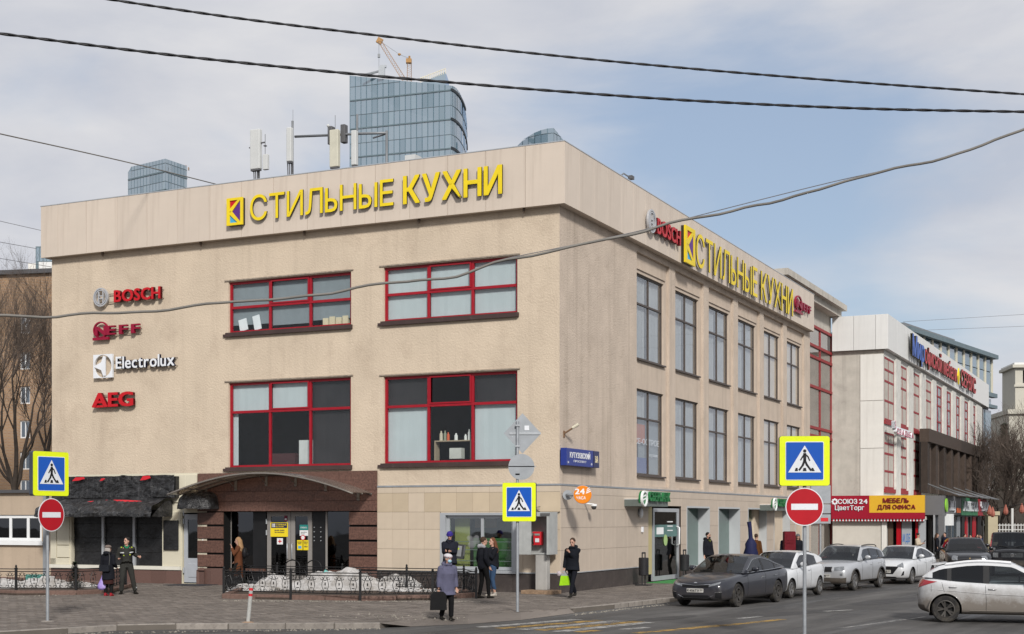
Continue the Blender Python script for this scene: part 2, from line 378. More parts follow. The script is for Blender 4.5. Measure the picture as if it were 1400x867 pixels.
# side facade: pilasters stand proud, bays lie 12 cm back
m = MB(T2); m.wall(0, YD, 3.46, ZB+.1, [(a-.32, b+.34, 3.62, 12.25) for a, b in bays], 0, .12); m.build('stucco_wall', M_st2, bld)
for a, b in bays:
    m = MB(T2); m.wall(a-.32, b+.34, 3.62, 12.25, [(a, b, 4.03, 7.24), (a, b, 8.35, 11.53)], .121, .2)
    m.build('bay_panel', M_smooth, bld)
    for z in (8.29, 3.97): boxo('sill', M_brn, bld, a-.05, b+.05, .02, .2, z, z+.055, T2)
    m = MB(T2)
    for t_ in (11.66,): m.box(a-.1, b+.1, .075, .12, t_, t_+.06)
    m.build('moulding', M_smooth, bld)
m = MB(T2); m.box(.05, YD, -.07, 0, 3.47, 3.53); m.build('flashing', M_steel, bld)
m = MB(); m.box(-6.78, .07, -.07, 0, 3.47, 3.53); m.build('flashing', M_steel, bld)

# parapet: a box band of tall sheet panels, each panel of its own
px_ = [60, 79, 118, 160, 201, 243, 287, 330, 374, 420, 466, 513, 560, 612, 664, 718, 770]
xs = [F1.hx(p, -.3) for p in px_]; xs[0] = XW - .28; xs[-1] = .3
for a, b in zip(xs, xs[1:]): tile('parapet_panel', M_pan, bld, a, b, ZB, ZP, -.3, -.24, gap=.012)
n = 27; ys = [-.3 + (33.98)*i/n for i in range(n+1)]
for a, b in zip(ys, ys[1:]): tile('parapet_panel', M_pan, bld, a, b, ZB, ZP, -.3, -.24, T2, gap=.012)
m = MB()
m.box(XW-.24, .24, -.24, .3, ZB+.02, ZP-.01); m.box(-.3, .24, .3, 33.66, ZB+.02, ZP-.01); m.box(XW-.27, XW+.2, .3, 24, ZB+.02, ZP-.01); m.box(-.3, .24, 33.62, 33.7, ZB, ZP-.02)
m.build('parapet_core', M_pan, bld)
m = MB(); m.box(XW-.3, .31, -.31, -.22, ZP, ZP+.03); m.box(.22, .31, -.22, 33.7, ZP, ZP+.03); m.build('parapet_cap', M_alu, bld)
for x in (-18.8, -14.2, -9.7, -5.1, -1.2): MB().lathe([(.03, -.14), (.05, -.02), (.05, .03)], (x, -.13, ZB), 8).build('soffit_lamp', mat('lamp_bronze', (.1, .07, .05), .5), bld)

def window(parent, x0, x1, z0, z1, xs, zs, fm, T=None, y=.1, fw=.065, gm=None, back={}, sashes=(), pane_m={}, dep=.08, name='window', sillm=None):
    """frame with its bars; a pane of glass and (where the photograph shows one) a blind in every field"""
    X = [x0] + [x0 + (x1-x0)*t for t in xs] + [x1]; Z = [z0] + [z0 + (z1-z0)*t for t in zs] + [z1]
    m = MB(T)
    m.box(x0, x1, y, y+dep, z0, z0+fw); m.box(x0, x1, y, y+dep, z1-fw, z1)
    m.box(x0, x0+fw, y+.001, y+dep-.001, z0+fw, z1-fw); m.box(x1-fw, x1, y+.001, y+dep-.001, z0+fw, z1-fw)
    for x in X[1:-1]: m.box(x-fw/2, x+fw/2, y+.002, y+dep-.002, z0+fw, z1-fw)
    for z in Z[1:-1]: m.box(x0+fw, x1-fw, y-.008, y+dep-.004, z-fw/2, z+fw/2)
    for i, j in sashes:
        a, b, c, d = X[i]+fw*.5, X[i+1]-fw*.5, Z[j]+fw*.5, Z[j+1]-fw*.5; q = .05
        m.box(a, b, y-.03, y, c, c+q); m.box(a, b, y-.03, y, d-q, d); m.box(a, a+q, y-.03, y, c+q, d-q); m.box(b-q, b, y-.03, y, c+q, d-q)
    o = m.build(name, fm, parent)
    for i in range(len(X)-1):
        for j in range(len(Z)-1):
            a, b, c, d = X[i]+fw/3, X[i+1]-fw/3, Z[j]+fw/3, Z[j+1]-fw/3
            p = MB(T); p.box(a, b, y+.03, y+.042, c, d); p.build('pane', gm or M_gl, o)
            bk = back.get((i, j), back.get('*'))
            if bk:
                p = MB(T)
                for (mm, u0, u1, v0, v1) in [bk]:
                    A, B_ = a + (b-a)*u0, a + (b-a)*u1; C_, D_ = c + (d-c)*v0, c + (d-c)*v1
                    k = 10; zz = [(A + (B_-A)*t/k, (.018 if mm is M_curt else .003)*math.sin(t*2.6)) for t in range(k+1)]
                    vs = [(q[0], y+.14+q[1], z) for q in zz for z in (C_, D_)]
                    p.add(vs, [(2*t, 2*t+2, 2*t+3, 2*t+1) for t in range(k)])
                p.build('blind', mm, o)
    return o
full = lambda mm: (mm, 0, 1, 0, 1)
M_bl2 = mat('grey_blind', (.22, .25, .27), .8, var=.08, vs=1.2, streak=(.3, 9, (.2, .22, .25)))  # darker grey tone of the white blind
def sill(x0, x1, z):
    m = MB(); m.prism([(x0-.06, z-.13), (x1+.06, z-.13), (x1+.06, z+.015), (x0-.06, z+.015)], -.12, .1); m.build('sill', M_sill, bld)
    m = MB(); m.box(x0-.2, x0-.06, -.07, .05, z-.12, z-.03); m.build('sill_end', M_sill, bld)
def lintel(x0, x1, z):
    m = MB(); m.box(x0-.15, x1+.1, -.04, .06, z+.03, z+.075); m.build('lintel_board', mat('old_board', (.30, .25, .2), .9, var=.4, vs=9), bld)
for k, (a, b, c, d) in enumerate(win_up):
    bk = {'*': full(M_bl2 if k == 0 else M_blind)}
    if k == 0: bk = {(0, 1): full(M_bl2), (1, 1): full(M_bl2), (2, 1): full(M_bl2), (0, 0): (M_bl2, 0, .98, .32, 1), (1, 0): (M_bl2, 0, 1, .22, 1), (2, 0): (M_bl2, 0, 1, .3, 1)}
    window(bld, a, b, c, d, (.335, .665), (.5,), M_red, fw=.09, back=bk, sashes=((1, 1),)); sill(a, b, c); lintel(a, b, d)
for k, (a, b, c, d) in enumerate(win_dn):
    if k == 0: bk = {(0, 1): full(M_blind), (1, 1): full(M_blind), (2, 1): full(M_film), (2, 0): full(M_film), (0, 0): (M_blind, 0, .14, 0, 1)}
    else: bk = {(0, 0): full(M_blind), (2, 0): full(M_blind), (2, 1): full(M_film), (0, 1): full(M_film)}
    window(bld, a, b, c, d, (.335, .665), (.655,), M_red, fw=.09, back=bk, sashes=((1, 1),)); sill(a, b, c); lintel(a, b, d)
# things seen behind the panes
m = MB(); m.box(-10.35, -9.75, .5, .9, 4.1, 5.2); tg = m.build('filing_cabinet', mat('cabinet', (.55, .56, .55), .6), None); tg.matrix_world = Matrix.Translation(F1.w(0, 0)) @ Matrix.Rotation(-TH, 4, 'Z')
tag(tg, 'pale cabinet just behind the middle pane of the lower left red window', 'cabinet')
tg['category'] = 'cabinet'
def inside(name, label, cat, mb, mt, group=None):
    o = mb.build(name, mt, None); o.matrix_world = Matrix.Translation(F1.w(0, 0)) @ Matrix.Rotation(-TH, 4, 'Z'); tag(o, label, cat, group); return o
m = MB(); m.box(-4.75, -3.35, .3, .6, 5.0, 5.04); m.box(-4.75, -4.71, .3, .6, 4.3, 5.0); m.box(-3.39, -3.35, .3, .6, 4.3, 5.0)
inside('shelf', 'wooden shelf behind the middle pane of the lower right red window', 'shelf', m, mat('shelf_wood', (.35, .28, .2), .6))
for i, (x, h, r, c_) in enumerate([(-4.55, .33, .06, (.5, .45, .35)), (-4.4, .34, .05, (.25, .27, .2)), (-4.28, .28, .05, (.6, .12, .05)), (-3.98, .24, .06, (.7, .7, .68)), (-3.62, .2, .05, (.7, .7, .68)), (-3.48, .36, .05, (.7, .7, .68))]):
    m = MB(); m.lathe([(r, 0), (r, h*.7), (r*.5, h*.8), (r*.45, h)], (x, .42, 5.04), 10)
    lb = ['cream bottle at the left end of the window shelf', 'dark green bottle, second on the window shelf', 'small orange bottle on the window shelf', 'short white jar in the middle of the window shelf', 'low white pot near the right end of the window shelf', 'tall white bottle at the right end of the window shelf'][i]
    inside('bottle', lb, 'bottle', m, mat('bottle_%d' % i, c_, .4), 'bottles on the window shelf')
m = MB(); m.box(-4.2, -3.75, .35, .6, 4.42, 4.78)
inside('carton', 'pale box under the shelf in the lower right red window', 'box', m, mat('carton', (.5, .5, .46), .8))
m = MB(); m.box(-11.7, -10.6, .6, .9, 4.1, 4.75)
inside('office_chair_back', 'dark reddish armchair back behind the lower left red window', 'armchair', m, mat('chair_red', (.06, .02, .022), .8))
for i, (x, h, w_, lb) in enumerate([(-12.55, .42, .35, 'white folder leaning at the left end of the upper left window'), (-11.95, .52, .3, 'tall white folder beside the leaning folder in the upper left window')]):
    m = MB(); m.obox((x, .2, 9.2+h/2), w_, .03, h, Matrix.Rotation(R(-12), 3, 'Y')); inside('folder', lb, 'folder', m, mat('paper_white', (.75, .76, .78), .7), 'folders behind the upper left window')
for i in range(4):
    m = MB(); m.box(-9.15+.27*i, -8.93+.27*i, .2, .34, 9.19, 9.19+.25+.04*(i % 2)); inside('small_box', ['leftmost', 'second', 'third', 'rightmost'][i] + ' small cream box in the row inside the upper left window', 'box', m, mat('cream_box', (.6, .52, .36), .7), 'row of small boxes in the upper left window')

# side windows
for k, (a, b) in enumerate(bays):
    for lvl, (c, d) in enumerate(((4.03, 7.24), (8.35, 11.53))):
        bk = {'*': full(M_curt)} if not (k == 0 and lvl == 0) else {(1, 0): full(M_bl2), (0, 1): full(M_curt), (1, 1): full(M_bl2), (0, 0): (M_bl2, .5, 1, 0, 1)}
        window(bld, a, b, c, d, (.5,), (.665 if lvl == 0 else .655,), M_brn, T2, y=.2, fw=.068, gm=M_gl2, back=bk)
# print stuck inside the first lower window
M_prw = mat('print_white', (.7, .72, .75), .6); M_pro = mat('print_orange', (.35, .1, .04), .5); M_prb = mat('print_blue', (.04, .07, .22), .5)
po = thing('window_print', 'faded orange and blue print with white lettering in the first lower side window', 'poster', F1.w(0, 0), -TH)
MB(T2).box(7.62, 8.7, .255, .26, 5.25, 5.95).build('orange_band', M_pro, po); MB(T2).box(7.6, 8.9, .255, .26, 4.12, 4.7).build('blue_band', M_prb, po)
letters(po, 'СЕ-ОСТРОЕ', 7.62, 10.3, 5.2, 5.42, M_prw, y=.25, depth=.004, T=T2)
letters(po, 'кухни', 9.2, 10.1, 4.78, 4.9, M_prw, y=.25, depth=.004, T=T2, one=True, name='small_lettering')

# ---- corner ground floor: cladding tiles round the wide window
cw = (F1.hx(603.7), F1.hx(706), F1.hit(650, 781)[1], F1.hit(650, 702)[1])
rows = [F1.hit(640, v)[1] for v in (781.6, 751.5, 724, 700, 673.5)] + [3.46]
colx = [-6.78 + .612*i for i in range(11)] + [.06]
cols_ = colx[:-1]; cols_[-1] = .06
cwh = (cw[0], cw[1], cw[2]-.03, cw[3])
for j in range(5):
    for i in range(len(cols_)-1):
        for r in sub_rects((cols_[i], cols_[i+1], rows[j], rows[j+1]), [cwh]):
            tile('cladding_tile', M_tile3 if j == 3 and random.random() < .6 else M_tile, bld, *r, -.06, -.03)
m = MB(); m.wall(-6.78, 0, .0, 3.46, [cwh], -.03, .3); m.build('cladding_backing', M_brn, bld)
for i in range(8):
    a, b = -6.78 + .855*i, -6.78 + .855*(i+1)
    for r in sub_rects((a, b, -.05, rows[0]-.02), []): tile('plinth_slab', M_pl, bld, *r, -.05, -.02)
m = MB(); m.box(-6.78, .06, -.085, -.03, rows[0]-.025, rows[0]+.01); m.build('plinth_trim', M_alu, bld)
M_green = mat('green_poster', (.12, .26, .10), .5, var=.1); M_yel0 = mat('pale_yellow_board', (.5, .48, .2), .6)
wo = window(bld, cw[0]+.18, cw[1]-.1, cw[2]+.05, cw[3]-.06, (.53,), (), M_alu, y=.05, fw=.1, gm=glass('bank_glass', (.8, .85, .82), .06))
m = MB(); m.box(cw[0]-.02, cw[0]+.18, -.08, .2, cw[2]-.03, cw[3]+.02); m.box(cw[0]+.18, cw[1]+.0, -.08, .2, cw[3]-.06, cw[3]+.02); m.box(cw[1]-.1, cw[1]+.02, -.08, .2, cw[2], cw[3]-.06); m.box(cw[0]+.18, cw[1]+.02, -.1, .2, cw[2]-.06, cw[2]+.04)
m.build('window_surround', M_alu, bld)
for z in (1.35, 1.62, .98): boxo('rail', M_alu, bld, cw[0]+.28, cw[1]-.2, .22, .25, z, z+.025)
inside('wall_board', 'green printed board low behind the corner bank window', 'poster', MB().box(cw[0]+.9, cw[1]-.3, .6, .64, .75, 1.75), M_green)
inside('wall_board', 'pale yellow green panel at the left inside the corner bank window', 'panel', MB().box(cw[0]+.3, cw[0]+.85, .4, .44, .75, 3.0), mat('board_b', (.5, .47, .17), .6))
inside('wall_board', 'brown panel high inside the corner bank window', 'panel', MB().box(cw[0]+1.0, cw[0]+1.8, .5, .54, 2.1, 2.95), mat('board_c', (.22, .11, .07), .6))

# ---- granite portal
pa, pb = -14.38, -6.78; op0, op1, optop, opbot = F1.hx(307), F1.hx(479), F1.hit(400, 699)[1], .12
zt = 4.05
rowz = [F1.hit(500, v)[1] for v in (778, 758, 738, 717.5, 700)]; rowz = [rowz[0]-.0] + rowz[1:]
for (x0, x1) in ((pa, op0), (op1, pb)):
    z = .62
    for j in range(4):
        zz0, zz1 = .62 + (optop-.62)*j/4, .62 + (optop-.62)*(j+1)/4
        k = 1; 
        tile('granite_slab', M_gran, bld, x0, x1, zz0+.035, zz1-.035, -.1, -.04)
    for i in range(2): tile('granite_slab', M_gran2, bld, x0+(x1-x0)*i/2, x0+(x1-x0)*(i+1)/2, -.05, .6, -.08, -.02)
hs = [optop, optop+.36, optop+.72, zt]
for j in range(3):
    nn = [5, 6, 5][j]
    for i in range(nn):
        a, b = pa + (pb-pa)*i/nn, pa + (pb-pa)*(i+1)/nn
        for r in sub_rects((a, b, hs[j], hs[j+1]), [(win_dn[0][0]-.2, win_dn[0][1]+.2, 4.05, 9)]): tile('granite_slab', M_gran, bld, *r, -.1, -.04)
m = MB(); m.wall(pa, pb, -.05, zt, [(op0, op1, 0, optop)], -.04, 1.0); m.build('portal_backing', mat('joint_black', (.012, .012, .012), .95, spec=.1), bld)
# recessed entrance front 45 cm in: glazing bays, the double door, black boards with studs
ed = .35
def ex(p): return F1.hx(p, ed)
def ez(p, x=400): return F1.hit(x, p, ed)[1]
M_glD = glass('dark_glass', (.16, .17, .18), .03)
gl = thing('entrance_front', 'dark glazed entrance front with metal double doors under the granite portal', 'entrance', F1.w(0, 0), -TH)
def pan(n_, mt, x0, x1, z0, z1, y0=ed, y1=ed+.05, par=None, label=None, bevel=0): return boxo(n_, mt, par or gl, x0, x1, y0, y1, z0, z1, bevel=bevel, label=label)
gtop, gbot = optop-.02, ez(778)
pan('black_board', M_black, op0+.02, ex(315), .1, gtop); 
fr = pan('side_window', M_alud, ex(315), ex(315)+.04, gbot, gtop); pan('pane', M_glD, ex(316), ex(346), gbot, gtop, ed+.02, ed+.03, fr)
pan('black_board', M_black, ex(346), ex(364)-.01, .1, gtop)
pan('window_ledge', M_gran, op0+.02, ex(364)-.02, gbot-.1, gbot-.01, ed-.1, ed+.1)
dx0, dx1, dmid = ex(364.5), ex(427), ex(397.5); dz0, dz1 = .1, ez(700)
for i, (a, b) in enumerate(((dx0+.02, dmid-.01), (dmid+.01, dx1-.02))):
    m = MB(); fwd = .17
    m.box(a, b, ed, ed+.06, dz1-.16, dz1); m.box(a, b, ed, ed+.06, dz0, dz0+.28); m.box(a, a+fwd, ed, ed+.06, dz0+.28, dz1-.16); m.box(b-fwd, b, ed, ed+.06, dz0+.28, dz1-.16)
    d = m.build('door', M_alud, gl); pan('pane', M_glD, a+fwd, b-fwd, dz0+.28, dz1-.16, ed+.02, ed+.03, d)
    hxx = b-.09 if i == 0 else a+.09
    MB().tube([(hxx, ed, .95), (hxx, ed-.08, .98), (hxx, ed-.08, 1.5), (hxx, ed, 1.53)], .018, 6).build('handle', M_alu, d, smooth=True)
    for q in (1.9, 2.3):
        if i == 0: MB().lathe([(.03, -.09), (.03, .09)], (a-.0, ed-.03, q), 8).build('hinge', M_alu, d)
pan('black_board', M_black, ex(427)+.01, ex(444.5), .1, gtop)
for qx in (430, 439):
    for qy in (721, 727, 734, 739): MB().lathe([(.018, 0), (.018, .03)], (ex(qx), ed-.0, ez(qy)), 8, 'y').build('stud', M_alu, gl)
fr = pan('side_window', M_alud, ex(445), ex(447.5), gbot, gtop); pan('pane', M_glD, ex(447.5), ex(478), gbot, gtop, ed+.02, ed+.03, fr)
pan('window_ledge', M_gran, ex(444), ex(479), gbot-.1, gbot-.01, ed-.1, ed+.1)
# notices on the doors
M_yel = mat('notice_yellow', (.80, .62, .02), .55, var=.03); M_navy = mat('notice_navy', (.02, .025, .08), .5); M_wh = mat('paper', (.75, .76, .76), .7, var=.04); M_prt = mat('print_grey', (.2, .2, .2), .7); M_redp = mat('print_red', (.55, .02, .03), .5); M_teal = mat('print_teal', (.02, .22, .20), .5)
def notice(label, p0, p1, q0, q1, mt, writing=(), bars=()):
    t = thing('notice', label, 'notice', F1.w(0, 0), -TH, 'notices on the entrance doors'); x0, x1, z1, z0 = ex(p0), ex(p1), ez(q0), ez(q1)
    boxo('sheet', mt, t, x0, x1, ed-.014, ed-.008, z0, z1)
    for (u0, u1, v0, v1, mm) in bars: boxo('printed_panel', mm, t, x0+(x1-x0)*u0, x0+(x1-x0)*u1, ed-.018, ed-.0145, z0+(z1-z0)*v0, z0+(z1-z0)*v1)
    for (s_, u0, u1, v0, v1, mm) in writing: letters(t, s_, x0+(x1-x0)*u0, x0+(x1-x0)*u1, z0+(z1-z0)*v0, z0+(z1-z0)*v1, mm, y=ed-.019, depth=.003, one=True, name='lettering', bold=.01)
    return t
notice('large yellow opening hours notice with a navy heading on the left entrance door', 370, 394, 714.5, 734, M_yel,
       [('СТИЛЬНЫЕ', .32, .92, .80, .90, M_yel), ('КУХНИ', .32, .75, .67, .76, M_yel), ('10:00-21:00', .25, .8, .4, .5, M_navy), ('без выходных', .25, .8, .28, .34, M_navy)], [(.05, .95, .62, .96, M_navy), (.08, .27, .68, .92, M_wh)])
notice('small white no smoking notice under the large yellow notice', 379, 387, 736, 744.5, M_wh, [], [(.2, .8, .42, .58, M_redp), (.42, .58, .2, .8, M_redp)])
notice('small maroon and white sticker high on the left entrance door', 389, 393, 705, 712.5, mat('maroon', (.2, .02, .05), .5), [], [(.2, .8, .2, .5, M_wh)])
notice('teal notice at the top of the right entrance door', 410, 421.5, 717.5, 724.5, M_teal, [('ОТКРЫТО', .12, .88, .3, .6, M_wh)])
notice('white sheet directly below the teal notice', 410, 421.5, 725, 732.5, M_wh, [('часы работы', .15, .85, .6, .75, M_prt), ('пн-вс', .15, .6, .3, .45, M_prt)])
notice('left one of two yellow information sheets low on the right entrance door', 406.5, 414, 738.5, 752, M_yel, [('внимание', .12, .88, .78, .88, M_navy), ('видео', .2, .8, .62, .7, M_navy)], [(.2, .8, .15, .42, mat('print_sky', (.1, .35, .6), .5))])
notice('right one of two yellow information sheets low on the right entrance door', 415, 422, 738.5, 752, M_yel, [('правила', .12, .88, .78, .88, M_navy), ('входа', .2, .8, .62, .7, M_navy), ('123', .2, .8, .3, .45, M_navy)])
t = thing('round_sticker', 'small round red and white sticker above the two yellow sheets', 'sticker', F1.w(0, 0), -TH)
MB().lathe([(.1, 0), (.1, .006)], (ex(414.5), ed-.01, ez(735)), 16, 'y').build('rim', M_redp, t); MB().lathe([(.07, 0), (.07, .004)], (ex(414.5), ed-.017, ez(735)), 16, 'y').build('face', M_wh, t)

# arched canopy of clear sheets on brackets
cnp = thing('arched_canopy', 'arched translucent canopy with metal ribs over the granite entrance', 'canopy', F1.w(0, 0), -TH)
M_poly = glass('canopy_sheet', (.62, .56, .50), .04, .25, body=((.42, .36, .30), .22))
ax0, ax1 = F1.hx(262, -1.2), F1.hx(494, -.8); apex = 3.98; low = 3.38
def arc(t, y): 
    x = -14.75 + (-6.95+14.75)*t; return (x, y, 3.02 + .98*math.sin(math.pi*(.07+.86*t))**.9)
for k, (y0, y1) in enumerate(((-.12, -.72), (-.74, -1.35))):
    m = MB(); n = 28
    vs = []
    for i in range(n+1):
        for y in (y0, y1): p = arc(i/n, y); vs += [p, (p[0], p[1], p[2]+.02)]
    m.add(vs, [f for i in range(n) for f in ((4*i, 4*i+4, 4*i+6, 4*i+2), (4*i+1, 4*i+3, 4*i+7, 4*i+5), (4*i+2, 4*i+6, 4*i+7, 4*i+3), (4*i, 4*i+1, 4*i+5, 4*i+4))])
    m.build('clear_sheet', M_poly, cnp, smooth=False)
M_rib = mat('canopy_rib', (.20, .18, .16), .5, metal=.3, var=.15)
for y in (-.14, -.73, -1.36):
    m = MB(); m.tube([Vector(arc(i/24, y)) - Vector((0, 0, .03)) for i in range(25)], .028, 6); m.build('rib', M_rib, cnp, smooth=True)
for t_ in (.1, .27, .44, .6, .76, .93):
    p = arc(t_, 0); m = MB(); m.tube([(p[0], -.1, p[2]-.07), (p[0], -1.34, p[2]-.05)], .022, 6); m.tube([(p[0], -.1, p[2]-.38), (p[0], -.6, p[2]-.07)], .015, 6); m.box(p[0]-.05, p[0]+.05, -.14, -.1, p[2]-.42, p[2]+.0); m.build('bracket', M_rib, cnp)

# ---- closed shop at the far left, cream panels and film covered windows
sx0 = XW; shop = thing('closed_shop', 'closed shop front with cream panels and windows covered in black film', 'shop front', F1.w(0, 0), -TH)
sh = {k: F1.hx(v) for k, v in dict(a=97, b=139.5, c=182, d=223.5, e=250, f=284, g=291).items()}
ztp = F1.hit(160, 653)[1]; wz0, wz1 = F1.hit(160, 773)[1], F1.hit(160, 697)[1]
pz0 = F1.hit(160, 777)[1]
m = MB(); m.wall(XW, pa, 0, 3.47, [(sh['a'], sh['d'], wz0, wz1), (F1.hx(249), F1.hx(283), .02, F1.hit(265, 701)[1])], 0, .3); m.box(XW, -16.02, .3, .32, wz0, wz1)
m.build('shop_wall', M_cream, bld)
m = MB(); m.box(XW, pa, -.004, .01, 3.44, 4.08); m.build('fascia', M_cream, bld)
M_bag = mat('black_film', (.016, .016, .017), .34, var=.5, vs=1.6, bump=.6, bs=3.2, bd=.06, stain=(.14, 2.4, (.16, .16, .16), .55, .72))
for i, (a, b) in enumerate((('a', 'b'), ('b', 'c'), ('c', 'd'))):
    x0, x1 = sh[a]+.05, sh[b]-.05
    m = MB(); nx, nz_ = 14, 18; vs = []
    for u in range(nx+1):
        for v_ in range(nz_+1):
            x = x0+(x1-x0)*u/nx; z = wz0+(wz1-wz0)*v_/nz_
            vs.append((x, .13 - .035*mnoise.noise((x*1.7, z*1.4, i)) - (.02*mnoise.noise((x*5+z*4, z*1.5, 3))), z))
    m.add(vs, [(u*(nz_+1)+v_, (u+1)*(nz_+1)+v_, (u+1)*(nz_+1)+v_+1, u*(nz_+1)+v_+1) for u in range(nx) for v_ in range(nz_)])
    o = m.build('covered_window', M_bag, shop, smooth=True)
    for q in range(1, 4): 
        z = wz0 + (wz1-wz0)*q/4; MB().tube([(x0, .1, z), ((x0+x1)/2, .1, z-.01), (x1, .1, z)], .008, 4).build('grille_bar', mat('bar', (.03, .03, .03), .6), o)
for k in 'bc': pan('mullion', M_alu, sh[k]-.05, sh[k]+.05, wz0, wz1, .03, .12, shop)
pan('mullion', M_cream, sh['a']-.08, sh['a']+.04, wz0, wz1, -.02, .12, shop); pan('mullion', M_cream, sh['d']-.04, sh['d']+.05, wz0, wz1, -.02, .12, shop)
pan('window_ledge', mat('white_ledge', (.66, .64, .56), .5, var=.06), XW-.05, F1.hx(249)-.03, pz0-.02, wz0, -.1, .02, shop)
for (a, b, c_, d_) in ((F1.hx(70), F1.hx(78), wz0, 3.0), (F1.hx(79), F1.hx(96), F1.hit(85, 745)[1], F1.hit(85, 707)[1]), (F1.hx(79), F1.hx(96), F1.hit(85, 762)[1], F1.hit(85, 746)[1]), (F1.hx(70), F1.hx(96), wz0, F1.hit(85, 763)[1]),
                       (sh['d']+.06, F1.hx(248), wz0, F1.hit(235, 700)[1]), (F1.hx(284), pa-.03, wz0-.1, F1.hit(285, 699)[1]), (F1.hx(239), F1.hx(255), 3.0, 4.02), (F1.hx(255), F1.hx(270), 3.15, 4.02)):
    pan('cream_panel', M_cream, a, b, c_, d_, -.05, .0, shop, bevel=.012)
for i in range(9):
    a, b = XW + (F1.hx(249)-XW)*i/9, XW + (F1.hx(249)-XW)*(i+1)/9; tile('granite_slab', M_gran2, bld, a, b, -.05, pz0-.03, -.06, -.02)
tile('granite_slab', M_gran2, bld, F1.hx(283), pa, -.05, wz0-.12, -.06, -.02)
# the grey side door
M_door = mat('grey_door', (.36, .38, .41), .45, var=.05)
dr = thing('side_door', 'light grey door with one tall pane beside the closed shop', 'door', F1.w(0, 0), -TH)
a, b, zt_ = F1.hx(250.5), F1.hx(282), F1.hit(265, 703)[1]; y_ = .05
m = MB(); m.box(a, b, y_, y_+.08, .06, .95); m.box(a, b, y_, y_+.08, zt_-.2, zt_); m.box(a, a+.16, y_, y_+.08, .95, zt_-.2); m.box(b-.16, b, y_, y_+.08, .95, zt_-.2); m.build('leaf', M_door, dr)
pan('pane', M_glD, a+.16, b-.16, .95, zt_-.2, y_+.03, y_+.04, dr); pan('lower_panel', M_door, a+.2, b-.2, .25, .75, y_-.02, y_, dr, bevel=.01)
pan('curtain', M_curt, a+.2, b-.2, .95, zt_-.2, y_+.15, y_+.17, dr)
MB().tube([(b-.12, y_, 1.2), (b-.12, y_-.09, 1.25), (b-.12, y_-.09, 1.7), (b-.12, y_, 1.75)], .022, 6).build('handle', M_wh, dr, smooth=True)
for z in (.5, 2.3, 2.6): MB().lathe([(.03, -.1), (.03, .1)], (a, y_-.03, z), 8).build('hinge', M_alu, dr)
tg = MB().box(F1.hx(226), F1.hx(246), -.13, -.06, F1.hit(236, 752)[1], F1.hit(236, 711.5)[1]).build('wrapped_board', M_bag, None, bevel=.02); tg.matrix_world = bld.matrix_basis.copy()
tg.location = bld.location; tg.rotation_euler = bld.rotation_euler; tag(tg, 'notice board wrapped in black film left of the grey side door', 'notice board')

# wrapped sign box and awning above the shop, crumpled film
def crumple(name, par, mt, fn, nu, nv, amp, f_=3.0, seed=0, T=None):
    m = MB(T); vs = []
    for u in range(nu+1):
        for v_ in range(nv+1):
            p = Vector(fn(u/nu, v_/nv)); s1 = Vector((p.x*.7 + p.z*1.1 + seed, p.y, p.z*.5 - p.x*.3)); d = amp*(mnoise.noise(s1*f_) + .7*abs(mnoise.noise(Vector((p.x*3.2 - p.z*2.2, p.y, p.z*.9 + seed))*f_*.7))); vs.append((p.x, p.y - abs(d)*1.2, p.z + d*.4))
    m.add(vs, [(u*(nv+1)+v_, (u+1)*(nv+1)+v_, (u+1)*(nv+1)+v_+1, u*(nv+1)+v_+1) for u in range(nu) for v_ in range(nv)])
    return m.build(name, mt, par)
aw = thing('wrapped_awning', 'shop sign and awning wrapped in crumpled black film with red showing through', 'awning', F1.w(0, 0), -TH)
qx0, qx1 = F1.hx(72, -.3), F1.hx(239, -.3); q1 = F1.hit(150, 651, -.3)[1]; q2 = F1.hit(150, 681, -.3)[1]
M_bag2 = mat('crumpled_film', (.016, .016, .017), .30, var=.5, vs=2, bump=.8, bs=6, bd=.06, streak=(.5, 6, (.13, .13, .135)), stain=(.35, 2.2, (.20, .20, .205), .52, .75), mscale=(1, 1, 2.2), spec=.4)
crumple('sign_wrap', aw, M_bag2, lambda u, v_: (qx0+(qx1-qx0)*u, -.32, q2+(q1-q2)*v_), 110, 24, .065, 2.6)
pan('sign_box', M_bag, qx0, qx1, q2, q1-.04, -.24, -.0, aw); 0
q3 = F1.hit(150, 703, -1.0)[1]
crumple('awning_wrap', aw, M_bag2, lambda u, v_: (qx0+(qx1-qx0-.3)*u, -.3-.95*math.sin((1-v_)*math.pi/2)**.8, q3 + (q2-q3)*(1-math.cos(v_*math.pi/2))**.7 if v_ > 0 else q3-.1), 90, 22, .10, 2.4, 5)
crumple('awning_side', aw, M_bag2, lambda u, v_: (qx1-.3, -.05-1.15*u, q3-.1+v_*(q2-q3)*(1-u**2)), 10, 10, .05, 3, 8)
crumple('awning_underside', aw, M_bag, lambda u, v_: (qx0+(qx1-qx0-.3)*u, -.05-1.1*v_, q3-.08), 20, 6, .02, 3, 9)
for (a_, b_, c_, d_) in ((100, 117, 652.5, 658), (138, 145, 654, 658), (193, 207, 650.5, 657)):
    x0, x1 = F1.hx(a_, -.4), F1.hx(b_, -.4); z1_, z0_ = F1.hit(a_, c_, -.4)[1], F1.hit(a_, d_, -.4)[1]
    m = MB(); m.prism([(x0, z0_), (x0+(x1-x0)*.55, z0_+.02), (x1, z0_+.08), (x1-.05, z1_), (x0+(x1-x0)*.3, z1_-.01)], -.47, -.44); m.build('red_patch', M_redp, aw)
m = MB(); n = 16; vs = []
for i in range(n+1):
    x = F1.hx(112 + (205-112)*i/n, -.6); h_ = .08*math.sin(math.pi*i/n)+.02*mnoise.noise((i, 0, 0)); z_ = F1.hit(150, 687.5, -.6)[1]; vs += [(x, -.72, z_), (x, -.66, z_+h_+.03)]
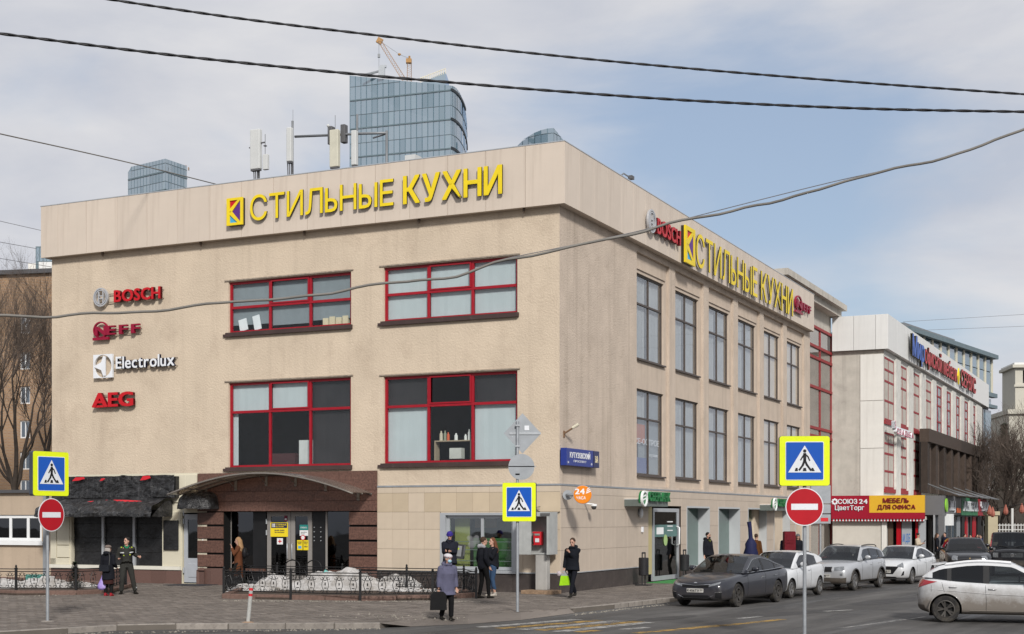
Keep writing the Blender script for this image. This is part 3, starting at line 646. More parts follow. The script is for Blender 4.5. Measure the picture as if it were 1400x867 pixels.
m.add(vs, [(2*i, 2*i+2, 2*i+3, 2*i+1) for i in range(n)]); m.build('red_strip', M_redp, aw)
aw2 = thing('dome_awning', 'small rounded awning wrapped in black film over the grey side door', 'awning', F1.w(0, 0), -TH)
ax, bx = F1.hx(242, -.5), F1.hx(290, -.5); az, bz = F1.hit(265, 696, -.5)[1], F1.hit(265, 672, -.5)[1]
crumple('film', aw2, M_bag2, lambda u, v_: ((ax+bx)/2 - (bx-ax)/2*math.cos(math.pi*u)*(1 if v_ < .02 else math.cos(v_*math.pi/2)**.35), -.05 - .85*math.sin(math.pi*u)**.6*math.cos(v_*math.pi/2)**.6, az+(bz-az)*math.sin(v_*math.pi/2)), 44, 20, .055, 4, 2)

# ---- side facade ground floor
def sx(p, y=0): return F2.hx(p, y)
door = (sx(884.5), sx(930), .0, F2.hit(905, 693)[1])
niches = [(sx(937), sx(968)), (sx(980.5), sx(1009.5)), (sx(1021), sx(1046)), (sx(1056.5), sx(1078)), (sx(1086), sx(1104))]
ntop = F2.hit(950, 693)[1]; holes = [(door[0], door[1], -.1, ntop)] + [(a, b, .4, ntop) for a, b in niches]
srow = [F2.hit(850, v)[1] for v in (776.3, 748.5, 720.5, 697)]; srow[0] = .63
srow = [.63, srow[1], srow[2], srow[3], 3.2, 3.46]
n = 28; cs = [-.06 + (YD+.06)*i/n for i in range(n+1)]
for j in range(5):
    for i in range(n):
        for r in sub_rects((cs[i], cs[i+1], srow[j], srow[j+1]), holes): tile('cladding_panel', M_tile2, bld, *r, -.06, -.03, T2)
m = MB(T2); m.wall(0, YD, -.05, 3.46, holes, -.03, .55); m.build('cladding_backing', M_brn, bld)
for i in range(n):
    for r in sub_rects((cs[i], cs[i+1], -.05, .61), holes): tile('plinth_slab', M_pl, bld, *r, -.05, -.02, T2)
m = MB(T2)
x_ = -.06
for h_ in holes + [(YD, YD, 0, 0)]:
    if h_[0] > x_: m.box(x_, h_[0], -.085, -.03, .608, .638)
    x_ = h_[1]
m.build('plinth_trim', M_alu, bld)
M_nich = mat('niche_lining', (.42, .44, .45), .5, var=.05); M_gshop = glass('shop_glass', (.55, .68, .62), .14); M_gblind = mat('pale_green_blind', (.30, .38, .34), .8, var=.05, streak=(.3, 6, (.24, .3, .27)))
for a, b in niches:
    f = MB(T2); f.box(a, b, -.075, .5, ntop-.05, ntop+.02); f.box(a-.03, a+.03, -.075, .5, .4, ntop-.05); f.box(b-.03, b+.03, -.075, .5, .4, ntop-.05); f.box(a, b, -.08, .5, .37, .43)
    o = f.build('shop_window', M_nich, bld); MB(T2).box(a+.03, b-.03, .42, .43, .43, ntop-.05).build('pane', M_gshop, o); MB(T2).box(a+.03, a+.1, .38, .46, .43, ntop-.05).build('mullion', M_alu, o)
    MB(T2).box(a+.1, b-.04, .5, .51, .45, ntop-.06).build('blind', M_gblind, o)
bd = thing('bank_door', 'tall glass door with a teal band and silver frame at the bank entrance', 'door', F1.w(0, 0), -TH)
a, b = sx(893), sx(928.5); zt_ = F2.hit(905, 695)[1]
m = MB(T2); fw_ = .17
m.box(a, b, 0, .08, zt_-.14, zt_); m.box(a, b, 0, .08, .03, .2); m.box(a, a+fw_, .001, .079, .2, zt_-.14); m.box(b-fw_*1.2, b, .001, .079, .2, zt_-.14); m.build('door_frame', M_alu, bd)
MB(T2).box(a+fw_, b-fw_*1.2, .03, .045, .2, zt_-.14).build('pane', glass('door_glass', (.42, .45, .43), .14), bd)
tz1, tz0 = F2.hit(905, 717.5)[1], F2.hit(905, 734)[1]
MB(T2).box(a+fw_, b-fw_*1.2, .015, .022, tz0, tz1).build('teal_band', mat('teal_band', (.10, .19, .18), .5), bd)
MB(T2).box(a+fw_+.25, a+fw_+1.05, .008, .014, tz0+.1, tz1-.1).build('notice', M_wh, bd)
for k in range(3): MB(T2).box(a+fw_+1.5, b-.75, .01, .013, tz0+.22+.17*k, tz0+.26+.17*k).build('printed_line', M_wh, bd)
MB(T2).lathe([(.22, 0), (.22, .005)], (a+1.45, .01, F2.hit(912, 738.5)[1]), 20, 'y').build('round_sticker', mat('sticker_green', (.35, .5, .2), .5), bd)
MB(T2).tube([(b-.32, 0, 1.35), (b-.32, -.12, 1.4), (b-.32, -.12, 2.05), (b-.32, 0, 2.1)], .03, 6).build('handle', M_wh, bd, smooth=True)
boxo('reveal_panel', mat('yellow_panel', (.45, .38, .20), .6, var=.05), bld, door[0], sx(892), .02, .04, .3, ntop, T2)
# ================================================================ lettering on the building
M_ylet = mat('yellow_letter', (.78, .59, .015), .45, var=.06, stain=(.3, 3, (.5, .36, .03), .5, .75)); M_yside = mat('letter_return', (.03, .025, .012), .5); M_rlet = mat('red_letter', (.50, .008, .015), .4, var=.05); M_dred = mat('crimson_letter', (.26, .004, .03), .4, var=.08)
M_wlet = mat('white_letter', (.72, .74, .77), .4, var=.04); M_sil = mat('silver', (.50, .51, .53), .35, metal=.4, var=.05); M_purp = mat('purple', (.10, .03, .22), .5); M_sky = mat('sky_blue_print', (.06, .35, .62), .5); M_rodm = mat('rod', (.16, .13, .1), .6)
def sign(name, label, fr=F1, group=None, cat='sign'): return thing(name, label, cat, fr.w(0, 0), fr.a, group)
def ksq(par, x0, x1, z0, z1, y):
    """yellow framed square with a K of four triangles"""
    w_, h_ = x1-x0, z1-z0; t = .13*w_; th = .07
    boxo('logo_box', [M_yside], par, x0+.01, x1-.01, y, y+.12, z0+.01, z1-.01)
    m = MB(); m.box(x0, x1, y-th, y, z0, z0+t); m.box(x0, x1, y-th, y, z1-t, z1); m.box(x0, x0+t*1.5, y-th+.001, y-.001, z0+t, z1-t); m.box(x1-t, x1, y-th+.001, y-.001, z0+t, z1-t)
    a, b, c, d = x0+t*1.5, x1-t, z0+t, z1-t; mx_, mz = a + (b-a)*.02, (c+d)/2
    k = .16*w_
    for s_ in (1, -1):
        e = d if s_ > 0 else c
        m.prism([(a, mz-k*.3*s_), (a, mz+k*.9*s_), (b-k*1.1, e), (b, e), (a+k*.9, mz)][::(1 if s_ < 0 else -1)], y-th+.004, y-.002)
    m.build('frame', M_ylet, par)
    MB().prism([(a, mz+k*.9), (b-k*1.1, d), (a, d)], y-.03, y-.001).build('panel', M_rlet, par)
    MB().prism([(b, c), (b, d), (a+k*.9, mz)], y-.03, y-.0012).build('panel', M_purp, par)
    MB().prism([(a, c), (b-k*1.1, c), (a, mz-k*.9)], y-.03, y-.0013).build('panel', M_sky, par)
def box_fit(fr, pl, pr, ytop_l, ybot_l, y): return fr.hx(pl, y), fr.hx(pr, y), fr.hit(pl, ybot_l, y)[1], fr.hit(pl, ytop_l, y)[1]
s1 = sign('store_sign', 'long yellow letter sign with square logo on the front parapet')
x0, x1, z0, z1 = box_fit(F1, 341.5, 537.5, 267.5, 302, -.45)
letters(s1, 'СТИЛЬНЫЕ', x0, x1, z0, z1, M_ylet, y=-.38, depth=.06, sidem=M_yside, gap=.085, bold=0)
letters(s1, 'КУХНИ', F1.hx(551.5, -.45), F1.hx(685.5, -.45), z0, z1+.02, M_ylet, y=-.38, depth=.06, sidem=M_yside, bold=.022, gap=.085)
ksq(s1, F1.hx(310.5, -.45), F1.hx(332, -.45), z0-.1, z1-.02, -.42)
s2 = sign('store_sign', 'long yellow letter sign with square logo on the side parapet', F2)
y_ = -.45
x0, x1, z0, z1 = F2.hx(952.5, y_), F2.hx(1084.5, y_), F2.hit(953, 363.5, y_)[1], F2.hit(953, 318, y_)[1]
xm = x0 + (x1-x0)*.60
letters(s2, 'СТИЛЬНЫЕ', x0, F2.hx(1036, y_), z0, z1, M_ylet, y=-.40, depth=.04, sidem=M_yside, gap=.10, bold=0)
letters(s2, 'КУХНИ', F2.hx(1041, y_), x1, z0, z1, M_ylet, y=-.40, depth=.04, sidem=M_yside, bold=.008, gap=.085)
ksq(s2, F2.hx(936, y_), F2.hx(949.5, y_), z0-.1, z1+.02, -.42)
def ring(par, cx, cz, r, t, y, mt, n=28, d=.08, sx=1.0, name='ring'):
    m = MB(); vs = []
    for k in range(n):
        a = 2*math.pi*k/n; c_, s_ = math.cos(a), math.sin(a)
        for rr, yy in ((r, y-d), (r, y), (r-t, y), (r-t, y-d)): vs.append((cx+rr*c_*sx, yy, cz+rr*s_))
    m.add(vs, [(4*k+j, 4*((k+1) % n)+j, 4*((k+1) % n)+(j+1) % 4, 4*k+(j+1) % 4) for k in range(n) for j in range(4)])
    return m.build(name, mt, par)
def rods(par, x0, x1, zs):
    m = MB()
    for z in zs: m.box(x0, x1, -.09, -.06, z-.012, z+.012)
    n = max(2, int((x1-x0)/.6))
    for i in range(n+1):
        for z in zs: m.box(x0+(x1-x0)*i/n-.01, x0+(x1-x0)*i/n+.01, -.06, 0, z-.01, z+.01)
    m.build('mounting_rod', M_rodm, par)
def armature(par, cx, cz, r, y, mt):
    ring(par, cx, cz, r, r*.13, y, mt)
    ring(par, cx, cz, r*.80, r*.10, y, mt)
    m = MB(); q = r*.30
    m.box(cx-q-r*.06, cx-q+r*.06, y-.07, y, cz-r*.66, cz+r*.66); m.box(cx+q-r*.06, cx+q+r*.06, y-.07, y, cz-r*.66, cz+r*.66)
    m.box(cx-q+r*.06, cx+q-r*.06, y-.069, y-.001, cz-r*.2, cz-r*.1); m.box(cx-q+r*.06, cx+q-r*.06, y-.069, y-.001, cz+r*.1, cz+r*.2)
    m.build('emblem', mt, par)
t = sign('brand_sign', 'red block letter brand sign with round silver emblem on the front wall')
x0, x1 = F1.hx(129, -.1), F1.hx(149.5, -.1); za, zb = F1.hit(139, 394, -.1)[1], F1.hit(139, 419.6, -.1)[1]
armature(t, (x0+x1)/2, (za+zb)/2, (za-zb)/2, -.1, M_sil)
x0, x1, z0, z1 = box_fit(F1, 159, 221.5, 397, 413.5, -.1)
letters(t, 'BOSCH', x0, x1, z0, z1, M_rlet, y=-.1, depth=.12, bold=.03, gap=.06, sidem=mat('dark_red_return', (.10, .004, .006), .5)); rods(t, F1.hx(148), x1, (z0+.03, z1-.12))
t = sign('brand_sign', 'crimson brand sign with letter ring on a foot, second down the front wall')
x0, x1 = F1.hx(129, -.1), F1.hx(149, -.1); za, zb = F1.hit(139, 440, -.1)[1], F1.hit(139, 463, -.1)[1]
def neff(t, x0, x1, za, zb, lx0, lx1, lz0, lz1, y=-.1):
    r = (za-zb)/2; cx = (x0+x1)/2; ring(t, cx, (za+zb)/2, r, r*.16, y, M_dred, sx=(x1-x0)/2/r)
    boxo('foot', M_dred, t, x0-.02, x1+.03, y-.08, y, zb-.06, zb+.04)
    h = lz1-lz0
    letters(t, 'N', cx-(x1-x0)*.3, cx+(x1-x0)*.38, lz0, lz1, M_dred, y=y, depth=.1, bold=.06)
    letters(t, 'EFF', lx0, lx1, lz0, lz1, M_dred, y=y, depth=.1, bold=.05, gap=.22)
neff(t, x0, x1, za, zb, F1.hx(151), F1.hx(194), F1.hit(151, 458.5)[1], F1.hit(151, 446)[1]); rods(t, F1.hx(149), F1.hx(194), (F1.hit(151, 452)[1], F1.hit(151, 458)[1]))
t = sign('brand_sign', 'white letter brand sign with square emblem, third down the front wall')
x0, x1 = F1.hx(129, -.1), F1.hx(155, -.1); za, zb = F1.hit(139, 485, -.1)[1], F1.hit(139, 517, -.1)[1]
w_, h_ = x1-x0, za-zb; cx, cz = (x0+x1)/2, (za+zb)/2
m = MB(); n = 24; r = w_*.46        # square plate with a round opening
ci = [(cx+r*math.cos(2*math.pi*k/n), cz+r*math.sin(2*math.pi*k/n)) for k in range(n)]
def sq(a): c_, s_ = math.cos(a), math.sin(a); k = 1/max(abs(c_), abs(s_)); return (cx + c_*k*w_/2, cz + s_*k*h_/2)
so_ = [sq(2*math.pi*k/n) for k in range(n)]
for k in range(n):
    j = (k+1) % n
    m.quad((so_[k][0], -.16, so_[k][1]), (so_[j][0], -.16, so_[j][1]), (ci[j][0], -.16, ci[j][1]), (ci[k][0], -.16, ci[k][1]))
    m.quad((ci[k][0], -.16, ci[k][1]), (ci[j][0], -.16, ci[j][1]), (ci[j][0], -.08, ci[j][1]), (ci[k][0], -.08, ci[k][1]))
    m.quad((so_[k][0], -.16, so_[k][1]), (so_[k][0], -.08, so_[k][1]), (so_[j][0], -.08, so_[j][1]), (so_[j][0], -.16, so_[j][1]))
m.build('emblem_plate', M_wlet, t)
MB().prism([(cx-.0, zb+.08), (cx+.12*w_, zb+.08), (cx+.12*w_, za-.08), (cx-.0, za-.08)], -.155, -.1).build('emblem_bar', M_wlet, t)
MB().prism([(cx-r, cz-.02), (cx-.1*w_, cz-r*.35), (cx+.02, cz-r*.95), (cx+.02, cz+r*.95), (cx-.1*w_, cz+r*.35), (cx-r, cz+.02)], -.15, -.1).build('emblem_wing', M_wlet, t)
x0, x1, z0, z1 = box_fit(F1, 161, 240.5, 487.5, 504.5, -.1)
letters(t, 'Electrolux', x0, x1, z0, z1, M_wlet, y=-.1, depth=.1, bold=.018, gap=.07, sidem=mat('navy_return', (.01, .012, .04), .5)); rods(t, F1.hx(155), x1, (z0+.0, z0+.3))
t = sign('brand_sign', 'bold red three letter brand sign, lowest on the front wall')
x0, x1, z0, z1 = box_fit(F1, 129.5, 184, 537.5, 557, -.1)
letters(t, 'AEG', x0, x1, z0, z1, M_rlet, y=-.1, depth=.12, bold=.05, gap=.03, sidem=MATS['dark_red_return']); rods(t, x0+.1, x1-.1, (z0+.02, z1-.1))
m = MB()
for (a, b) in ((0, .16), (.17, .34)):   # feet of the slab serifs
    m.box(x0+(x1-x0)*a, x0+(x1-x0)*b, -.2, -.1, z0-.02, z0+.06)
m.box(x0+(x1-x0)*.37, x0+(x1-x0)*.45, -.2, -.1, z0-.02, z0+.06)
m.build('serif', M_rlet, t)
t = sign('brand_sign', 'red brand sign with round silver emblem at the near end of the side parapet', F2)
x0, x1 = F2.hx(883, -.4), F2.hx(895.5, -.4); za, zb = F2.hit(889, 286.5, -.4)[1], F2.hit(889, 318.5, -.4)[1]
armature(t, (x0+x1)/2, (za+zb)/2, (za-zb)/2, -.4, M_sil)
letters(t, 'BOSCH', F2.hx(896.5, -.4), F2.hx(928, -.4), F2.hit(897, 319, -.4)[1], F2.hit(897, 297.5, -.4)[1], M_rlet, y=-.36, depth=.12, bold=.03, gap=.06, sidem=MATS['dark_red_return'])
t = sign('brand_sign', 'crimson brand sign with letter ring at the far end of the side parapet', F2)
neff(t, F2.hx(1087, -.4), F2.hx(1096.5, -.4), F2.hit(1092, 404.5, -.4)[1], F2.hit(1092, 427, -.4)[1], F2.hx(1097.5, -.4), F2.hx(1107.5, -.4), F2.hit(1097, 424, -.4)[1], F2.hit(1097, 413.5, -.4)[1], -.36)

# street name plates
M_bl = mat('enamel_blue', (.022, .04, .22), .35, var=.05)
t = sign('street_name_sign', 'blue street name light box on the side wall by the corner', F2)
x0, x1, z0, z1 = F2.hx(774, -.25), F2.hx(810.5, -.25), F2.hit(790, 637.5, -.25)[1], F2.hit(790, 614, -.25)[1]
boxo('light_box', M_bl, t, x0, x1, -.26, -.05, z0, z1, bevel=.01); boxo('bracket', M_steel, t, x0+.4, x0+.45, -.05, 0, z0+.2, z0+.3)
letters(t, 'КУТУЗОВСКИЙ', x0+.28, x1-.28, z0+(z1-z0)*.46, z0+(z1-z0)*.78, M_wh, y=-.262, depth=.004, bold=.012)
letters(t, 'ПРОСПЕКТ', x0+.6, x1-.6, z0+(z1-z0)*.22, z0+(z1-z0)*.34, M_wh, y=-.262, depth=.004, one=True, name='small_lettering')
letters(t, '34', x0+.09, x0+.2, z0+.07, z0+.14, M_wh, y=-.262, depth=.004, one=True, name='small_lettering'); letters(t, '38', x1-.2, x1-.09, z0+.07, z0+.14, M_wh, y=-.262, depth=.004, one=True, name='small_lettering')
t = sign('house_number_sign', 'small dark blue house number box right of the street name sign', F2)
x2, x3 = x1+.05, F2.hx(819, -.25)
boxo('light_box', mat('navy_box', (.02, .025, .09), .35), t, x2, x3, -.26, -.05, z0, z1, bevel=.01)
letters(t, '36А', x2+.12, x3-.12, z0+(z1-z0)*.3, z0+(z1-z0)*.72, mat('cream_print', (.7, .62, .4), .5), y=-.262, depth=.004, bold=.01)
# round 24 hour light
w0 = P(796.5, 676.5, 44.75)
t = thing('round_light_sign', 'round orange 24 hour light sign on a bracket at the building corner', 'sign', w0, -.1)
r = .305; M_or = mat('orange_face', (.72, .22, .015), .35, var=.04)
MB().lathe([(r, -.0), (r, .1)], (0, .1, 0), 32, 'y').build('case', M_steel, t, smooth='a'); MB().lathe([(r-.015, -.0), (r-.03, .015)], (0, 0, 0), 32, 'y').build('face', M_or, t)
letters(t, '24', -.23, .06, .02, .2, M_wh, y=-.016, depth=.004, bold=.04, gap=.06); letters(t, 'ЧАСА', -.19, .1, -.15, -.05, M_wh, y=-.016, depth=.004, bold=.02)
for k in range(3): MB().prism([(.10+.01*k, .03+.055*k), (.26-.02*k, .10+.055*k), (.27-.02*k, .13+.055*k), (.13+.01*k, .085+.055*k)], -.019, -.016).build('stripe', M_wh, t)
MB().tube([(-.25, .08, 0), (-.45, .25, 0), (-.55, .45, .0)], .05, 8).build('arm', M_steel, t, smooth=True); MB().lathe([(.16, 0), (.16, .03)], (-.5, .42, 0), 16, 'y').build('wall_plate', M_steel, t)
c_ = thing('security_camera', 'small dome security camera on the side wall below the round orange sign', 'camera', F2.w(*[F2.hx(812, -.4), -.4]) + Vector((0, 0, F2.hit(812, 692, -.4)[1])), F2.a)
MB().ell((0, 0, -.03), .09, .09, .09).build('dome', mat('smoked_dome', (.05, .05, .05), .1), c_, smooth=True); MB().lathe([(.1, 0), (.1, .07)], (0, 0, 0), 14).build('housing', M_wh, c_); MB().tube([(0, 0, .05), (0, .4, .1)], .03, 6).build('arm', M_wh, c_)
# lamps and small boxes on the side wall
def wall_lamp(px, py, label): 
    t = thing('wall_lamp', label, 'lamp', F2.w(F2.hx(px), -.06) + Vector((0, 0, F2.hit(px, py)[1])), F2.a, 'round wall lamps by the bank door')
    MB().lathe([(.14, 0), (.14, .06)], (0, 0, 0), 14, 'y').build('base', M_steel, t); MB().ell((0, -.08, 0), .12, .08, .2).build('shade', M_wlet, t, smooth=True)
wall_lamp(871.5, 701, 'round white wall lamp left of the bank door')
bx_ = thing('junction_box', 'small white electric box on the side wall left of the bank door', 'box', F2.w(F2.hx(875), -.06) + Vector((0, 0, F2.hit(875, 724)[1])), F2.a); MB().box(-.06, .06, -.07, 0, -.1, .1).build('case', M_wlet, bx_, bevel=.01)
# little bracket lamp above the street sign
t = thing('old_bracket', 'small rusty flag holder sticking out of the corner wall', 'bracket', F2.w(.35, 0) + Vector((0, 0, F2.hit(777, 594)[1])), F2.a)
MB().tube([(0, 0, 0), (.0, -.35, .2)], .03, 6).build('arm', mat('rust', (.2, .12, .07), .8), t); MB().box(-.06, .06, -.02, 0, -.12, .1).build('plate', MATS['rust'], t); MB().tube([(.0, -.3, .18), (.05, -.5, .3)], .05, 8).build('cup', M_cream, t)
# green bank signs
M_gr = mat('bank_green', (.02, .16, .05), .4, var=.1); M_grb = mat('bank_sign_box', (.12, .14, .13), .5)
for (p0, p1, q0, q1, lb) in ((877, 915, 671, 692, 'green bank letter sign on a dark box over the bank door'), (1057.5, 1078, 681, 698, 'green bank letter sign further along the side wall, partly hidden by the road sign')):
    t = sign('bank_sign', lb, F2); y_ = -.75; x0, x1 = F2.hx(p0, y_), F2.hx(p1, y_); z1, z0 = F2.hit(p0, q0, y_)[1], F2.hit(p0, q1, y_)[1]
    boxo('box', M_grb, t, x0+.1, x1, -.7, -.06, z0, z0+(z1-z0)*.45); boxo('top_plate', M_wh, t, x0+.1, x1, -.71, -.06, z0+(z1-z0)*.45, z0+(z1-z0)*.48)
    boxo('back_board', M_wh, t, x0+.7, x1, -.66, -.6, z0+(z1-z0)*.5, z1)
    letters(t, 'СБЕРБАНК', x0+.75, x1, z0+(z1-z0)*.35, z1-.02, M_gr, y=-.72, depth=.08, bold=.02, gap=.07)
    ring(t, x0+.32, (z0+z1)/2, (z1-z0)*.52, .05, -.7, M_wh); MB().lathe([(.28, 0), (.28, .1)], (x0+.32, -.62, (z0+z1)/2), 18, 'y').build('emblem', M_gr, t)
    for k in range(3): MB().prism([(x0+.1, (z0+z1)/2-.1+.12*k), (x0+.5, (z0+z1)/2-.02+.12*k), (x0+.5, (z0+z1)/2+.03+.12*k), (x0+.1, (z0+z1)/2-.05+.12*k)], -.74, -.72).build('stripe', M_wh, t)

# pay phone booth
ph = thing('phone_booth', 'grey open phone booth with red handset unit on a concrete post', 'phone booth', F1.w(0, 0), -TH)
M_bt = mat('booth_grey', (.36, .37, .36), .6, var=.15, vs=3, streak=(.4, 8, (.2, .2, .19)))
b0, b1 = F1.hx(712, -.7), F1.hx(754.5, -.7); t0, t1 = F1.hit(730, 758, -.7)[1], F1.hit(730, 700, -.7)[1]
boxo('side_wall', M_bt, ph, b0, b0+.07, -.95, -.25, t0, t1); boxo('side_wall', M_bt, ph, b1-.07, b1, -.95, -.25, t0, t1); boxo('back_panel', M_bt, ph, b0+.07, b1-.07, -.3, -.25, t0, t1); boxo('hood', M_bt, ph, b0+.07, b1-.07, -.95, -.3, t1-.14, t1)
boxo('floor_shelf', M_bt, ph, b0+.07, b1-.07, -.7, -.3, t0, t0+.05); boxo('left_cover', M_bt, ph, b0, F1.hx(726, -.98), -.98, -.95, t0, t1-.25)
boxo('vent', mat('vent_dark', (.1, .1, .1), .7), ph, F1.hx(738, -1), F1.hx(751, -1), -.97, -.955, t1-.12, t1-.04)
boxo('post', mat('concrete_post', (.36, .35, .33), .85, var=.15, streak=(.4, 10, (.22, .21, .2))), ph, F1.hx(731.5, -.7), F1.hx(747, -.7), -.68, -.4, .12, t0, bevel=.02)
boxo('plank_base', mat('plank', (.25, .17, .11), .85, var=.4, vs=7), ph, F1.hx(712, -1), F1.hx(755.5, -1), -1.0, -.3, 0, .12, bevel=.01)
pr_ = thing('pay_phone', 'red pay phone unit hanging inside the grey booth', 'telephone', F1.w(0, 0), -TH)
x0, x1, z1, z0 = F1.hx(728.5, -.5), F1.hx(740, -.5), F1.hit(735, 727, -.5)[1], F1.hit(735, 745.5, -.5)[1]
boxo('case', M_redp, pr_, x0, x1, -.55, -.31, z0, z1, bevel=.02); boxo('display', mat('display', (.25, .3, .28), .3), pr_, x0+.09, x1-.03, -.565, -.551, z1-.12, z1-.06); boxo('keypad', M_wlet, pr_, x0+.11, x1-.05, -.565, -.551, z0+.1, z0+.22)
MB().tube([(x0+.045, -.56, z0+.05), (x0+.045, -.6, z0+.12), (x0+.045, -.6, z1-.12), (x0+.045, -.56, z1-.05)], .022, 6).build('handset', mat('handset', (.02, .02, .02), .4), pr_)
MB().tube([(F1.hx(736, -.3), -.15, F1.hit(736, 693)[1]), (-.9, -.1, 2.75), (-.5, -.09, 2.55), (-.1, -.1, 2.55), (.05, -.09, 2.62)], .012, 5).build('cable', M_black, None)
cb = COL.objects['cable']; cb.location = bld.location; cb.rotation_euler = bld.rotation_euler; tag(cb, 'black cable hanging on the tiles above the phone booth', 'cable')

# litter bins at the bank door
def bin_(px, pyb, label):
    g = G(px, pyb); t = thing('litter_bin', label, 'bin', g, F2.a, 'black litter bins by the bank door')
    mk = mat('bin_black', (.02, .02, .022), .5, var=.2)
    for sx_ in (-.15, .15): MB().tube([(sx_, 0, 0), (sx_, 0, 1.18)], .022, 6).build('leg', mk, t)
    MB().tube([(-.15, 0, 1.17), (.15, 0, 1.17)], .03, 6).build('top_bar', mk, t); MB().lathe([(.16, .36), (.18, .38), (.18, .98), (.16, 1.0)], (0, 0, 0), 16).build('bucket', mk, t, smooth='a'); MB().box(-.22, .22, -.25, .25, 0, .03).build('foot_plate', mk, t)
bin_(880, 800.5, 'black litter bin left of the bank door'); bin_(936, 793, 'black litter bin right of the bank door, behind the dark sedan')
mt = thing('door_mat', 'green mat on the pavement before the bank door', 'mat', F2.w(0, 0), F2.a); MB().box(sx(884)-.3, sx(920), -1.2, -.1, .003, .018).build('mat', mat('mat_green', (.05, .22, .06), .95, var=.3, vs=20, bump=.4, bs=60), mt)
mt = thing('door_mat', 'dark flat mat on the paving before the grey side door', 'mat', F1.w(0, 0), -TH); MB().box(F1.hx(240, -.6), F1.hx(288, -.6), -1.3, -.15, .003, .02).build('mat', mat('mat_dark', (.04, .04, .045), .95, var=.3), mt)

# ================================================================ roof antennas
M_ant = mat('antenna_white', (.55, .56, .55), .5, var=.05); M_antd = mat('antenna_dark', (.10, .10, .105), .6); M_pipe = mat('mast_grey', (.20, .21, .22), .5, metal=.3)
YA = 4.0
def ax_(p): return F1.hx(p, YA)
def az_(px, py): return F1.hit(px, py, YA)[1]
def antenna(label, pl, pr, pt, pb, rodtop=None, extra=None, mt=M_ant, yel=0):
    c = (pl+pr)/2; t = thing('cell_antenna', label, 'antenna', F1.w(ax_(c), YA, 13.4), -TH, 'cell antennas on the roof'); w_ = ax_(pr)-ax_(pl); z0, z1 = az_(c, pb)-13.4, az_(c, pt)-13.4
    boxo('radome', mt, t, -w_/2, w_/2, -.12, .08, z0, z1, bevel=.03)
    boxo('bottom_cap', M_antd, t, -w_/2+.02, w_/2-.02, -.1, .06, z0-.06, z0-.001)
    MB().tube([(0, .16, 0), (0, .16, (az_(c, rodtop)-13.4) if rodtop else z1)], .045, 8).build('mast', M_pipe, t)
    for q in (-.12, -.04, .05, .13): MB().tube([(q, .0, z0-.05), (q*.8, .05, z0*.5), (q*1.6, .1, .05)], .022, 5).build('cable', M_antd, t)
    return t, z0, z1
t, z0, z1 = antenna('widest pale panel antenna with a small radio box, leftmost on the roof', 344, 357, 177.5, 232)
boxo('radio_unit', M_ant, t, .32, .55, -.05, .1, z0-.05, z0+.55, bevel=.02)
for sx_ in (-.27, .42): MB().tube([(sx_, 0, z0+.2), (sx_, 0, z1-.22)], .015, 5).build('rod', M_pipe, t); MB().box(sx_-.05, sx_+.05, -.05, .05, z1-.7, z1-.66).build('clamp', M_antd, t)
boxo('clamp_arm', M_antd, t, .16, .42, -.02, .02, z0+1.0, z0+1.05)
t, z0, z1 = antenna('narrow white panel antenna with a round dish and a thin mast rod', 393.5, 400, 175, 221.5, 164)
MB().tube([(0.02, .16, z1+.2), (.02, .16, z1+.75)], .008, 5).build('whip', M_pipe, t)
MB().lathe([(.02, .12), (.26, .1), (.27, .02), (.24, 0)], (-.38, -.25, .95), 20, 'y').build('dish', M_ant, t, smooth='a'); MB().tube([(-.35, -.2, .95), (0, .1, .9)], .04, 6).build('dish_arm', M_antd, t)
boxo('radio_unit', M_antd, t, .1, .34, -.1, .15, .1, .75, bevel=.02); boxo('base_plate', M_antd, t, -.5, .3, -.1, .2, 0, .05)
t, z0, z1 = antenna('cream panel antenna with dark radio units behind, under the horizontal pipe', 452.5, 464, 178, 229, None, mt=mat('antenna_cream', (.56, .54, .44), .5))
for sx_ in (-.32, .26): boxo('radio_unit', M_antd, t, sx_-.1, sx_+.1, .1, .35, z0+.95, z0+1.65, bevel=.03)
MB().tube([(-.1, .16, z1), (-.1, .16, z1+.62)], .012, 5).build('whip', M_pipe, t); MB().tube([(-.12, .1, z1-.05), (-.38, .1, z1+.02), (-.38, .1, z1+.2)], .012, 5).build('gps_arm', M_pipe, t); MB().ell((-.38, .1, z1+.24), .06, .06, .06, 8, 6).build('gps_dome', M_ant, t)
t, z0, z1 = antenna('slim white panel antenna in front of the glass tower, rightmost panel', 482, 488.5, 179, 226.5, 155)
t = thing('antenna_frame', 'grey pipe frame running between the roof antennas', 'pipe frame', F1.w(0, 0, 0), -TH)
MB().tube([(ax_(400), YA+.16, az_(400, 185.5)), (ax_(460), YA+.2, az_(460, 182.5)), (ax_(488), YA+.2, az_(488, 181)), (ax_(526), YA+.2, az_(526, 180))], .05, 8).build('pipe', M_pipe, t, smooth=True)
MB().tube([(ax_(488), YA+1.2, az_(488, 178)), (ax_(525), YA+.2, az_(525, 181))], .035, 8).build('pipe', M_pipe, t, smooth=True)
MB().tube([(ax_(525), YA+.2, 13.4), (ax_(525), YA+.2, az_(525, 177))], .05, 8).build('post', M_pipe, t, smooth=True)
t = thing('roof_cabinet', 'small white cabinet on the roof edge in front of the glass tower', 'cabinet', F1.w(ax_(558), YA, 13.4), -TH); boxo('case', M_ant, t, -.14, .3, 0, .5, 0, az_(558, 212)-13.4); MB().tube([(-.22, .1, 0), (-.3, .1, 1.3)], .012, 4).build('whip', M_pipe, t); MB().tube([(.4, .1, 0), (.25, .1, 1.5)], .012, 4).build('whip', M_pipe, t)
